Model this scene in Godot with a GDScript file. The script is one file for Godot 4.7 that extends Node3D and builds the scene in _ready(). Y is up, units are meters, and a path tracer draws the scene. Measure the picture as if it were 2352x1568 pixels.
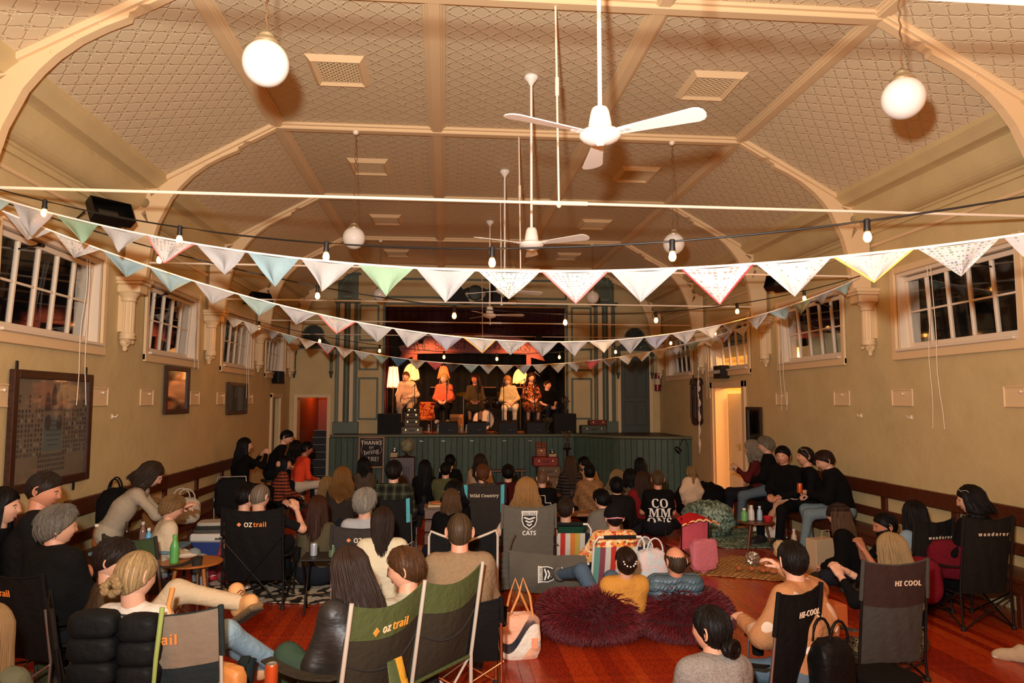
extends Node3D
# A community hall during a seated concert. y up, metres, the stage lies towards -z.

class G:
	var v := PackedVector3Array()
	var n := PackedVector3Array()
	var t := PackedVector2Array()
	var ix := PackedInt32Array()

	func quad(a: Vector3, b: Vector3, c: Vector3, d: Vector3) -> void:
		var nn := (b - a).cross(c - a)
		if nn.length_squared() < 1e-14:
			nn = (c - a).cross(d - a)
		nn = nn.normalized()
		var s := v.size()
		var w := (b - a).length()
		var h := (d - a).length()
		v.append_array(PackedVector3Array([a, b, c, d]))
		n.append_array(PackedVector3Array([nn, nn, nn, nn]))
		t.append_array(PackedVector2Array([Vector2(0, h), Vector2(w, h), Vector2(w, 0), Vector2(0, 0)]))
		ix.append_array(PackedInt32Array([s, s + 2, s + 1, s, s + 3, s + 2]))

	func tri(a: Vector3, b: Vector3, c: Vector3) -> void:
		var nn := (b - a).cross(c - a).normalized()
		var s := v.size()
		v.append_array(PackedVector3Array([a, b, c]))
		n.append_array(PackedVector3Array([nn, nn, nn]))
		t.append_array(PackedVector2Array([Vector2(a.x, -a.y), Vector2(b.x, -b.y), Vector2(c.x, -c.y)]))
		ix.append_array(PackedInt32Array([s, s + 2, s + 1]))

	func box(c: Vector3, size: Vector3, bev := 0.0, q := Basis()) -> G:
		var h := size / 2.0
		var e := minf(bev, minf(h.x, minf(h.y, h.z)) * 0.9)
		if e <= 0.0:
			for ax in 3:
				for sg in [-1.0, 1.0]:
					var N := Vector3(); N[ax] = sg
					var A := Vector3(); A[(ax + 1) % 3] = 1.0
					var B := N.cross(A)
					var o := c + q * (N * h[ax])
					var a: Vector3 = q * (A * h[(ax + 1) % 3])
					var b: Vector3 = q * (B * h[(ax + 2) % 3])
					quad(o - a - b, o + a - b, o + a + b, o - a + b)
			return self
		var P := {}
		for sx in [-1, 1]:
			for sy in [-1, 1]:
				for sz in [-1, 1]:
					for ax in 3:
						var d := Vector3(sx * (h.x - e), sy * (h.y - e), sz * (h.z - e))
						d[ax] = [sx, sy, sz][ax] * h[ax]
						P[[sx, sy, sz, ax]] = c + q * d
		for ax in 3:
			for sg in [-1, 1]:
				var k := [[-1, -1], [1, -1], [1, 1], [-1, 1]]
				if sg < 0:
					k.reverse()
				var pts := []
				for uv in k:
					var s3 := [0, 0, 0]
					s3[ax] = sg; s3[(ax + 1) % 3] = uv[0]; s3[(ax + 2) % 3] = uv[1]
					pts.append(P[[s3[0], s3[1], s3[2], ax]])
				quad(pts[0], pts[1], pts[2], pts[3])
			var a1 := (ax + 1) % 3
			var a2 := (ax + 2) % 3
			for s1 in [-1, 1]:
				for s2 in [-1, 1]:
					var lo := [0, 0, 0]
					var hi := [0, 0, 0]
					lo[ax] = -1; hi[ax] = 1
					lo[a1] = s1; hi[a1] = s1
					lo[a2] = s2; hi[a2] = s2
					var p1 = P[[lo[0], lo[1], lo[2], a1]]
					var p2 = P[[hi[0], hi[1], hi[2], a1]]
					var p3 = P[[hi[0], hi[1], hi[2], a2]]
					var p4 = P[[lo[0], lo[1], lo[2], a2]]
					if s1 * s2 > 0:
						quad(p4, p3, p2, p1)
					else:
						quad(p1, p2, p3, p4)
		for sx in [-1, 1]:
			for sy in [-1, 1]:
				for sz in [-1, 1]:
					var a = P[[sx, sy, sz, 0]]
					var b = P[[sx, sy, sz, 1]]
					var d = P[[sx, sy, sz, 2]]
					if sx * sy * sz > 0:
						tri(a, b, d)
					else:
						tri(a, d, b)
		return self

	# box between two corners
	func bb(lo: Vector3, hi: Vector3, bev := 0.0) -> G:
		return box((lo + hi) / 2.0, (hi - lo).abs(), bev)

	# beam of rectangular section from a to b (w across, h up)
	func bar(a: Vector3, b: Vector3, w: float, h: float, up := Vector3.UP, bev := 0.0) -> G:
		var d := (b - a).normalized()
		var r := d.cross(up).normalized()
		if r.length_squared() < 0.5:
			r = d.cross(Vector3.RIGHT).normalized()
		var u := r.cross(d)
		return box((a + b) / 2.0, Vector3(w, h, a.distance_to(b)), bev, Basis(r, u, -d))

	func fin(s: int, s_ix: int, auto := true) -> void:
		# smooth normals for everything added since vertex s / index s_ix
		if auto:
			var vol := 0.0
			var o := v[s] if v.size() > s else Vector3()
			for k in range(s_ix, ix.size(), 3):
				vol += (v[ix[k]] - o).dot((v[ix[k + 2]] - o).cross(v[ix[k + 1]] - o))
			if vol < 0.0:
				for k in range(s_ix, ix.size(), 3):
					var q := ix[k + 1]
					ix[k + 1] = ix[k + 2]
					ix[k + 2] = q
		n.resize(v.size())
		for k in range(s, v.size()):
			n[k] = Vector3()
		for k in range(s_ix, ix.size(), 3):
			var a := ix[k]
			var b := ix[k + 2]
			var c := ix[k + 1]
			var f := (v[b] - v[a]).cross(v[c] - v[a])
			n[a] += f; n[b] += f; n[c] += f

	func norm(s: int) -> void:
		for k in range(s, v.size()):
			n[k] = n[k].normalized() if n[k].length_squared() > 1e-24 else Vector3.UP

	func grid(nu: int, nv: int, f: Callable, cu := false, cv := false, auto := true) -> G:
		var s := v.size()
		var si := ix.size()
		for j in nv + 1:
			for i in nu + 1:
				v.append(f.call(float(i) / nu, float(j) / nv))
				t.append(Vector2(float(i) / nu, float(j) / nv))
		for j in nv:
			for i in nu:
				var a := s + j * (nu + 1) + i
				var d := a + nu + 1
				ix.append_array(PackedInt32Array([a, d, a + 1, a + 1, d, d + 1]))
		fin(s, si, auto)
		if cu:
			for j in nv + 1:
				var a := s + j * (nu + 1)
				var m := n[a] + n[a + nu]
				n[a] = m; n[a + nu] = m
		if cv:
			for i in nu + 1:
				var b := s + i
				var e := s + nv * (nu + 1) + i
				var m := n[b] + n[e]
				n[b] = m; n[e] = m
		norm(s)
		return self

	func sheet(nu: int, nv: int, th: float, f: Callable) -> G:
		# a cloth or plate of thickness th over the surface f(u, v)
		var base := G.new()
		base.grid(nu, nv, f, false, false, false)
		var s := v.size()
		var si := ix.size()
		var w := nu + 1
		for side in 2:
			for k in base.v.size():
				v.append(base.v[k] + base.n[k] * (th * (0.5 - side)))
				t.append(base.t[k])
		var m := base.v.size()
		for k in range(0, base.ix.size(), 3):
			ix.append_array(PackedInt32Array([s + base.ix[k], s + base.ix[k + 1], s + base.ix[k + 2]]))
			ix.append_array(PackedInt32Array([s + m + base.ix[k], s + m + base.ix[k + 2], s + m + base.ix[k + 1]]))
		fin(s, si, false)
		norm(s)
		var rim := []
		for i in nu:
			rim.append([i, i + 1]); rim.append([nv * w + i + 1, nv * w + i])
		for j in nv:
			rim.append([(j + 1) * w, j * w]); rim.append([j * w + nu, (j + 1) * w + nu])
		for e in rim:
			var a: Vector3 = v[s + e[0]]
			var b: Vector3 = v[s + e[1]]
			quad(a, b, v[s + m + e[1]], v[s + m + e[0]])
		return self

	func tube(path: Array, rad, sides := 8, closed := false) -> G:
		var s := v.size()
		var si := ix.size()
		var m := path.size()
		var up := Vector3.UP
		var R := Vector3()
		for k in m:
			var d: Vector3
			if closed:
				d = (path[(k + 1) % m] - path[(k + m - 1) % m]).normalized()
			else:
				d = (path[mini(k + 1, m - 1)] - path[maxi(k - 1, 0)]).normalized()
			if k == 0:
				R = d.cross(up)
				if R.length() < 0.1:
					R = d.cross(Vector3.RIGHT)
			R = (R - d * R.dot(d)).normalized()
			var U := R.cross(d)
			var r: float = rad[k] if rad is Array else rad
			for j in sides + 1:
				var a := TAU * j / sides
				var o := R * cos(a) + U * sin(a)
				v.append(path[k] + o * r)
				n.append(o)
				t.append(Vector2(float(j) / sides, float(k)))
		var rows := m if closed else m - 1
		for k in rows:
			for j in sides:
				var a := s + k * (sides + 1) + j
				var d := s + ((k + 1) % m) * (sides + 1) + j
				ix.append_array(PackedInt32Array([a, a + 1, d, a + 1, d + 1, d]))
		if not closed:
			for e in 2:
				var k := 0 if e == 0 else m - 1
				var c0 := v.size()
				var d: Vector3 = (path[0] - path[1]).normalized() if e == 0 else (path[m - 1] - path[m - 2]).normalized()
				v.append(path[k]); n.append(d); t.append(Vector2())
				for j in sides + 1:
					v.append(v[s + k * (sides + 1) + j]); n.append(d); t.append(Vector2())
				for j in sides:
					if e == 0:
						ix.append_array(PackedInt32Array([c0, c0 + 2 + j, c0 + 1 + j]))
					else:
						ix.append_array(PackedInt32Array([c0, c0 + 1 + j, c0 + 2 + j]))
		return self

	func rod(a: Vector3, b: Vector3, r: float, sides := 8) -> G:
		return tube([a, b], r, sides)

	# profile: [[radius, y], ...] from bottom to top
	func lathe(prof: Array, segs := 20, o := Vector3(), q := Basis(), hard := false) -> G:
		if hard:
			for k in prof.size() - 1:
				lathe([prof[k], prof[k + 1]], segs, o, q)
			return self
		var s := v.size()
		var si := ix.size()
		for k in prof.size():
			for j in segs + 1:
				var a := TAU * j / segs
				v.append(o + q * Vector3(cos(a) * prof[k][0], prof[k][1], sin(a) * prof[k][0]))
				t.append(Vector2(float(j) / segs, float(k) / (prof.size() - 1)))
		for k in prof.size() - 1:
			for j in segs:
				var a := s + k * (segs + 1) + j
				var d := a + segs + 1
				ix.append_array(PackedInt32Array([a, a + 1, d, a + 1, d + 1, d]))
		fin(s, si, false)
		for k in prof.size():
			var a := s + k * (segs + 1)
			var m := n[a] + n[a + segs]
			n[a] = m; n[a + segs] = m
		norm(s)
		return self

	func ball(c: Vector3, r: Vector3, nu := 16, nv := 10, q := Basis()) -> G:
		return grid(nu, nv, func(a, b): return c + q * (Vector3(cos(a * TAU) * sin(b * PI), cos(b * PI), sin(a * TAU) * sin(b * PI)) * r), true)

	# polygon in xy extruded along z from -d/2 to d/2
	func prism(poly: PackedVector2Array, d: float, x := Transform3D()) -> G:
		var p := poly
		if not Geometry2D.is_polygon_clockwise(p):
			pass
		else:
			p = p.duplicate(); p.reverse()
		var tris := Geometry2D.triangulate_polygon(p)
		for k in range(0, tris.size(), 3):
			var a := p[tris[k]]
			var b := p[tris[k + 1]]
			var c := p[tris[k + 2]]
			if (b - a).cross(c - a) < 0:
				var q := b
				b = c; c = q
			tri(x * Vector3(a.x, a.y, d / 2), x * Vector3(b.x, b.y, d / 2), x * Vector3(c.x, c.y, d / 2))
			tri(x * Vector3(a.x, a.y, -d / 2), x * Vector3(c.x, c.y, -d / 2), x * Vector3(b.x, b.y, -d / 2))
		for k in p.size():
			var a := p[k]
			var b := p[(k + 1) % p.size()]
			quad(x * Vector3(a.x, a.y, -d / 2), x * Vector3(b.x, b.y, -d / 2), x * Vector3(b.x, b.y, d / 2), x * Vector3(a.x, a.y, d / 2))
		return self

	func add(o: G, x := Transform3D()) -> G:
		var s := v.size()
		var flip := x.basis.determinant() < 0
		var q := x.basis.inverse().transposed()
		for k in o.v.size():
			v.append(x * o.v[k])
			n.append((q * o.n[k]).normalized())
		t.append_array(o.t)
		for k in range(0, o.ix.size(), 3):
			if flip:
				ix.append_array(PackedInt32Array([s + o.ix[k], s + o.ix[k + 2], s + o.ix[k + 1]]))
			else:
				ix.append_array(PackedInt32Array([s + o.ix[k], s + o.ix[k + 1], s + o.ix[k + 2]]))
		return self

	func mesh() -> ArrayMesh:
		var a := []
		a.resize(Mesh.ARRAY_MAX)
		a[Mesh.ARRAY_VERTEX] = v
		a[Mesh.ARRAY_NORMAL] = n
		a[Mesh.ARRAY_TEX_UV] = t
		a[Mesh.ARRAY_INDEX] = ix
		var m := ArrayMesh.new()
		if ix.size():
			m.add_surface_from_arrays(Mesh.PRIMITIVE_TRIANGLES, a)
		return m

	# smooth union of tapered capsules [a, b, ra, rb], meshed as surface nets
	static func net(bones: Array, cell: float, sm: float) -> G:
		var g := G.new()
		var lo := Vector3(1e9, 1e9, 1e9)
		var hi := -lo
		for b in bones:
			var r := maxf(b[2], b[3])
			var e := Vector3(r, r, r)
			lo = lo.min(b[0] - e).min(b[1] - e)
			hi = hi.max(b[0] + e).max(b[1] + e)
		var pad := 2.0 * cell + sm
		lo -= Vector3(pad, pad, pad)
		hi += Vector3(pad, pad, pad)
		var nx := int((hi.x - lo.x) / cell) + 2
		var ny := int((hi.y - lo.y) / cell) + 2
		var nz := int((hi.z - lo.z) / cell) + 2
		var S := PackedFloat32Array()
		S.resize(nx * ny * nz)
		var K := 1.0 / sm
		var m := 2.2 * cell + sm
		for b in bones:
			var A: Vector3 = b[0]
			var B: Vector3 = b[1]
			var ra: float = b[2]
			var rb: float = b[3]
			var d := B - A
			var il := 1.0 / maxf(d.length_squared(), 1e-9)
			var r := maxf(ra, rb) + m
			var e := Vector3(r, r, r)
			var c0 := ((A.min(B) - e - lo) / cell).floor()
			var c1 := ((A.max(B) + e - lo) / cell).ceil()
			for k in range(maxi(0, int(c0.z)), mini(nz, int(c1.z) + 1)):
				for j in range(maxi(0, int(c0.y)), mini(ny, int(c1.y) + 1)):
					var row := (k * ny + j) * nx
					for i in range(maxi(0, int(c0.x)), mini(nx, int(c1.x) + 1)):
						var p := lo + Vector3(i, j, k) * cell - A
						var h := clampf(p.dot(d) * il, 0.0, 1.0)
						var f := (p - d * h).length() - ra - (rb - ra) * h
						if f < m:
							S[row + i] += exp(-K * f)
		var big := m
		var neg := PackedByteArray()
		neg.resize(S.size())
		for q in S.size():
			var sv := S[q]
			if sv > 1.0:
				neg[q] = 1
			S[q] = -log(sv) / K if sv > 1e-9 else big
		var id := PackedInt32Array()
		id.resize(S.size())
		id.fill(-1)
		var sx := 1
		var sy := nx
		var sz := nx * ny
		var corner := [0, sx, sy, sx + sy, sz, sx + sz, sy + sz, sx + sy + sz]
		var cpos := [Vector3(0, 0, 0), Vector3(1, 0, 0), Vector3(0, 1, 0), Vector3(1, 1, 0), Vector3(0, 0, 1), Vector3(1, 0, 1), Vector3(0, 1, 1), Vector3(1, 1, 1)]
		var edges := [[0, 1], [2, 3], [4, 5], [6, 7], [0, 2], [1, 3], [4, 6], [5, 7], [0, 4], [1, 5], [2, 6], [3, 7]]
		for k in nz - 1:
			for j in ny - 1:
				var row := (k * ny + j) * nx
				for i in nx - 1:
					var q := row + i
					var c := neg[q] + neg[q + sx] + neg[q + sy] + neg[q + sx + sy] + neg[q + sz] + neg[q + sx + sz] + neg[q + sy + sz] + neg[q + sx + sy + sz]
					if c == 0 or c == 8:
						continue
					var acc := Vector3()
					var cnt := 0
					for e in edges:
						var a: int = q + corner[e[0]]
						var b: int = q + corner[e[1]]
						if neg[a] != neg[b]:
							var w := S[a] / (S[a] - S[b])
							acc += cpos[e[0]] + (cpos[e[1]] - cpos[e[0]]) * w
							cnt += 1
					id[q] = g.v.size()
					g.v.append(lo + (Vector3(i, j, k) + acc / cnt) * cell)
		for k in range(1, nz - 1):
			for j in range(1, ny - 1):
				var row := (k * ny + j) * nx
				for i in range(1, nx - 1):
					var q := row + i
					var s0 := neg[q]
					if s0 != neg[q + sx]:
						g._face(id[q - sy - sz], id[q - sz], id[q], id[q - sy], s0 == 1)
					if s0 != neg[q + sy]:
						g._face(id[q - sx - sz], id[q - sx], id[q], id[q - sz], s0 == 1)
					if s0 != neg[q + sz]:
						g._face(id[q - sx - sy], id[q - sy], id[q], id[q - sx], s0 == 1)
		g.t.resize(g.v.size())
		g.fin(0, 0)
		g.norm(0)
		return g

	func _face(a: int, b: int, c: int, d: int, front: bool) -> void:
		if front:
			ix.append_array(PackedInt32Array([a, c, b, a, d, c]))
		else:
			ix.append_array(PackedInt32Array([a, b, c, a, c, d]))

var M := {}
var names := {}
var rng := RandomNumberGenerator.new()
var tx := {}

func numbered(called: String) -> String:
	var k: int = names.get(called, 0)
	names[called] = k + 1
	return called if k == 0 else "%s_%03d" % [called, k]

func thing(called: String, label: String, category: String, at := Vector3(), turn := 0.0, group := "") -> Node3D:
	var o := Node3D.new()
	o.name = numbered(called)
	add_child(o)
	o.position = at
	o.rotation.y = turn
	o.set_meta("label", label)
	o.set_meta("category", category)
	if group:
		o.set_meta("group", group)
	return o

func part(parent: Node, called: String, g, m: Material, at := Transform3D()) -> MeshInstance3D:
	var o := MeshInstance3D.new()
	o.name = called
	o.mesh = g.mesh() if g is G else g
	o.material_override = m
	o.transform = at
	parent.add_child(o, true)
	return o

func struct(called: String) -> Node3D:
	var o := Node3D.new()
	o.name = called
	o.set_meta("kind", "structure")
	add_child(o)
	return o

func at(x: float, y: float, z: float, turn := 0.0) -> Transform3D:
	return Transform3D(Basis(Vector3.UP, turn), Vector3(x, y, z))

func col(r: float, g: float, b: float) -> Color:
	return Color(r / 255.0, g / 255.0, b / 255.0)

func mat(key: String, c := Color.WHITE, rough := 0.7, metal := 0.0) -> StandardMaterial3D:
	if not M.has(key):
		var m := StandardMaterial3D.new()
		m.resource_name = key
		m.albedo_color = c
		m.roughness = rough
		m.metallic = metal
		M[key] = m
	return M[key]

func noise_tex(key: String, freq: float, ramp: Array, normal := false, bump := 4.0, kind := FastNoiseLite.TYPE_SIMPLEX_SMOOTH, oct := 4, size := 512) -> NoiseTexture2D:
	if not tx.has(key):
		var f := FastNoiseLite.new()
		f.noise_type = kind
		f.frequency = freq
		f.fractal_octaves = oct
		f.seed = key.hash() % 1000
		var q := NoiseTexture2D.new()
		q.width = size; q.height = size
		q.seamless = true
		q.noise = f
		if normal:
			q.as_normal_map = true
			q.bump_strength = bump
		elif ramp:
			var gr := Gradient.new()
			gr.offsets = PackedFloat32Array(ramp.map(func(e): return e[0]))
			gr.colors = PackedColorArray(ramp.map(func(e): return e[1]))
			q.color_ramp = gr
		tx[key] = q
	return tx[key]

func pic(key: String, w: int, h: int, f: Callable) -> ImageTexture:
	if not tx.has(key):
		var im := Image.create(w, h, false, Image.FORMAT_RGB8)
		for y in h:
			for x in w:
				im.set_pixel(x, y, f.call(float(x) / w, float(y) / h))
		tx[key] = ImageTexture.create_from_image(im)
	return tx[key]

func tri_tex(m: StandardMaterial3D, scale, world := false) -> StandardMaterial3D:
	m.uv1_triplanar = true
	m.uv1_world_triplanar = world
	m.uv1_scale = scale if scale is Vector3 else Vector3(scale, scale, scale)
	return m

# woven cloth: soft creases as a normal map, sheen
func cloth(c: Color, rough := 0.9, crease := 0.9) -> StandardMaterial3D:
	var key := "cloth_%s_%.2f_%.2f" % [c.to_html(), rough, crease]
	if not M.has(key):
		var m := mat(key, c, rough)
		m.metallic_specular = 0.25
		m.normal_enabled = true
		m.normal_texture = noise_tex("crease", 0.012, [], true, 10.0, FastNoiseLite.TYPE_SIMPLEX_SMOOTH, 4)
		m.normal_scale = crease
		m.albedo_texture = noise_tex("weave", 0.25, [[0.0, Color(0.8, 0.8, 0.8)], [1.0, Color.WHITE]], false, 1.0, FastNoiseLite.TYPE_SIMPLEX, 2)
		tri_tex(m, 2.2)
	return M[key]

func metal(c: Color, rough := 0.35) -> StandardMaterial3D:
	return mat("metal_%s_%.2f" % [c.to_html(), rough], c, rough, 0.9)

func plain(c: Color, rough := 0.5) -> StandardMaterial3D:
	return mat("plain_%s_%.2f" % [c.to_html(), rough], c, rough)

func wood(c: Color, rough := 0.45, scale := Vector3(9, 9, 1.2)) -> StandardMaterial3D:
	var key := "wood_%s_%.2f_%s" % [c.to_html(), rough, scale]
	if not M.has(key):
		var m := mat(key, c, rough)
		m.albedo_texture = noise_tex("grain", 0.02, [[0.0, Color(0.55, 0.5, 0.48)], [0.5, Color(0.85, 0.83, 0.8)], [1.0, Color.WHITE]], false, 1.0, FastNoiseLite.TYPE_SIMPLEX, 5)
		tri_tex(m, scale)
	return M[key]

func letters(parent: Node, called: String, s: String, size: float, m: Material, x: Transform3D, serif := false, depth := 0.003, bold := true) -> MeshInstance3D:
	var q := TextMesh.new()
	var f := SystemFont.new()
	f.font_names = PackedStringArray(["Droid Serif" if serif else "Droid Sans"])
	f.font_weight = 700 if bold else 400
	q.font = f
	q.text = s
	q.font_size = 64
	q.pixel_size = size / 64.0
	q.depth = depth
	q.curve_step = 4.0
	return part(parent, called, q, m, x)

const HW := 4.5        # half width of the hall
const HC := 5.205      # flat part of the ceiling
const FA := 2.816      # half width of the flat part
const STAGE := 1.18
var paint: StandardMaterial3D
var trim: StandardMaterial3D
var green: StandardMaterial3D

func truss(k: int) -> float:
	return -(8.637+2.976*(k-1))

func lamp(parent: Node, c: Color, energy: float, pos: Vector3, size := 0.05) -> OmniLight3D:
	var l = OmniLight3D.new()
	l.name = "light"
	l.light_color = c
	l.light_energy = energy
	l.light_size = size
	l.omni_range = 40.0
	l.omni_attenuation = 2.0
	l.shadow_enabled = true
	parent.add_child(l, true)
	l.position = pos
	return l

func spot(parent: Node, c: Color, energy: float, pos: Vector3, aim: Vector3, angle: float, soft := 0.6, size := 0.08) -> SpotLight3D:
	var l = SpotLight3D.new()
	l.name = "light"
	l.light_color = c
	l.light_energy = energy
	l.light_size = size
	l.spot_range = 40.0
	l.spot_attenuation = 2.0
	l.spot_angle = angle
	l.spot_angle_attenuation = soft
	l.shadow_enabled = true
	parent.add_child(l, true)
	l.look_at_from_position(pos, aim,Vector3.UP if absf((aim-pos).normalized().y) < 0.95 else Vector3.RIGHT)
	return l

func _ready() -> void:
	rng.seed = 7
	var cam = Camera3D.new()
	cam.name = "view"
	add_child(cam)
	cam.position = V(-0.819,1.935,0)
	cam.rotation = V(0.082,-0.0908,0.0005)
	cam.fov = 49.92
	cam.near = 0.05
	cam.far = 200.0
	cam.current = true
	var we = WorldEnvironment.new()
	we.name = "surroundings"
	var e = Environment.new()
	e.background_mode = Environment.BG_COLOR
	e.background_color = Color(0.004,0.004,0.005)
	e.tonemap_mode = Environment.TONE_MAPPER_LINEAR
	e.tonemap_exposure = 1.0
	e.sdfgi_enabled = true
	e.ssao_enabled = true
	e.ssil_enabled = true
	we.environment = e
	add_child(we)
	# the flash on the camera: a little above and left of the lens
	spot(self, Color(0.98,0.985,0.97),57.0,V(-1.0,2.32,0.0),V(0.0,6.2,-10.0),66.0,1.0,0.06).name = "camera_flash"
	# unseen lamps behind the photographer, placed to warm the whole hall
	unseen_rear_lamp(V(-2.4,3.7,2.2))
	unseen_rear_lamp(V(2.4,3.7,2.2))
	materials()
	build_shell()
	build_ceiling()
	build_walls()
	build_end_wall()
	build_stage()
	build_overhead()
	build_strings()
	build_stage_things()
	build_wall_things()
	build_crowd()
	build_chairs()
	build_things()

func unseen_rear_lamp(p: Vector3) -> void:  # warm lamp out of view, placed to light the hall from behind
	var t = thing("unseen_lamp","warm pendant lamp hanging over the rear of the hall","lamp", p,0.0,"unseen rear lamps")
	var glow = mat("unseen_lamp_glow", Color(1,0.8,0.55),0.5)
	glow.emission_enabled = true
	glow.emission = Color(1.0,0.6,0.25)
	glow.emission_energy_multiplier = 2.0
	part(t,"bulb", G.new().ball(V(),V(0.08,0.08,0.08)), glow)
	part(t,"cord", G.new().rod(V(0,0.08,0),V(0, HC-p.y-0.05,0),0.01,6), plain(Color(0.05,0.05,0.05)))
	lamp(t, Color(1.0,0.61,0.2),4.4,V(),0.12)

func materials() -> void:
	paint = mat("wall_paint", col(205,183,131),0.75)
	paint.albedo_texture = noise_tex("plaster_tone",0.006, [[0.0, Color(0.95,0.94,0.93)], [0.5, Color(0.98,0.975,0.97)], [1.0, Color.WHITE]], false,1.0, FastNoiseLite.TYPE_SIMPLEX_SMOOTH,5)
	paint.normal_enabled = true
	paint.normal_texture = noise_tex("plaster",0.02, [], true,3.0)
	paint.normal_scale = 0.25
	tri_tex(paint,0.5, true)
	trim = mat("trim_paint", col(222,192,146),0.55)
	green = mat("green_trim", col(84,96,80),0.5)
	var tin = mat("pressed_tin", col(212,192,154),0.5)
	tin.heightmap_enabled = true
	tin.heightmap_texture = tin_relief()
	tin.heightmap_scale = 1.1
	tin.uv1_scale = V(1/0.2,1/0.2,1)

# one repeat of the pressed-metal pattern: a rosette between ribs that cross at the corners
func tin_relief() -> ImageTexture:
	return pic("tin",128,128, func(x: float, y: float) -> Color:
		var d = V2(absf(x-0.5), absf(y-0.5))
		var e = smoothstep(0.1,0.5, d.x)
		var rib = 0.15+0.35*e*(0.6+0.4*e)
		var h = 0.25+0.6*exp(-pow((d.y-rib)/0.035,2.0))*smoothstep(0.02,0.12, d.x)
		h += 0.3*exp(-pow((d.y-0.14)/0.05,2.0)-pow((d.x-0.18)/0.09,2.0))
		for c in [V2(0.085,0.0),V2(0.0,0.085)]:
			h = maxf(h,0.25+0.45*exp(-d.distance_squared_to(c)/0.0022))
		h = maxf(h,0.25+0.6*exp(-d.length_squared()/0.0012))
		return Color(h, h, h))

func build_shell() -> void:
	var fl = struct("floor")
	var w = [wood(col(200,70,26),0.27,V(14,3,0.9)), wood(col(182,58,22),0.25,V(14,3,0.9)), wood(col(208,84,32),0.3,V(14,3,0.9)), wood(col(164,48,20),0.27,V(14,3,0.9))]
	for m in w:
		m.uv1_world_triplanar = true
	part(fl,"subfloor", G.new().bb(V(-4.8,-0.3,-21),V(4.8,-0.016,4)), w[3])
	part(fl,"rear_boards", G.new().bb(V(-4.5,-0.016,-3.6),V(4.5,0,3.6)), w[0])
	part(fl,"front_boards", G.new().bb(V(-4.5,-0.016,-17.9),V(4.5,0,-16.9)), w[0])
	var r = RandomNumberGenerator.new()
	r.seed = 11
	var board = G.new().box(V(0,-0.008,0),V(0.0885,0.016,1.0),0.0012).mesh()
	for c in 100:
		var z0 = -3.6
		var cuts = [-3.6,-6.6-r.randf()*2.6,-11.0-r.randf()*2.6,-16.9]
		for s in 3:
			var l: float = cuts[s]-cuts[s+1]
			part(fl,"board", board, w[[0,0,1,1,2,3][r.randi() % 6]], Transform3D(Basis.from_scale(V(1,1, l-0.002)),V(-4.455+c*0.09, r.randf()*-0.0008, (cuts[s]+cuts[s+1])/2)))
	# rear wall behind the photographer
	var rw = struct("wall_rear")
	part(rw,"face", G.new().bb(V(-4.8,0,3.6),V(4.8,5.6,3.85)), paint)

func slope_y(x: float) -> float:
	return HC-(absf(x)-FA)*0.565

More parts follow.
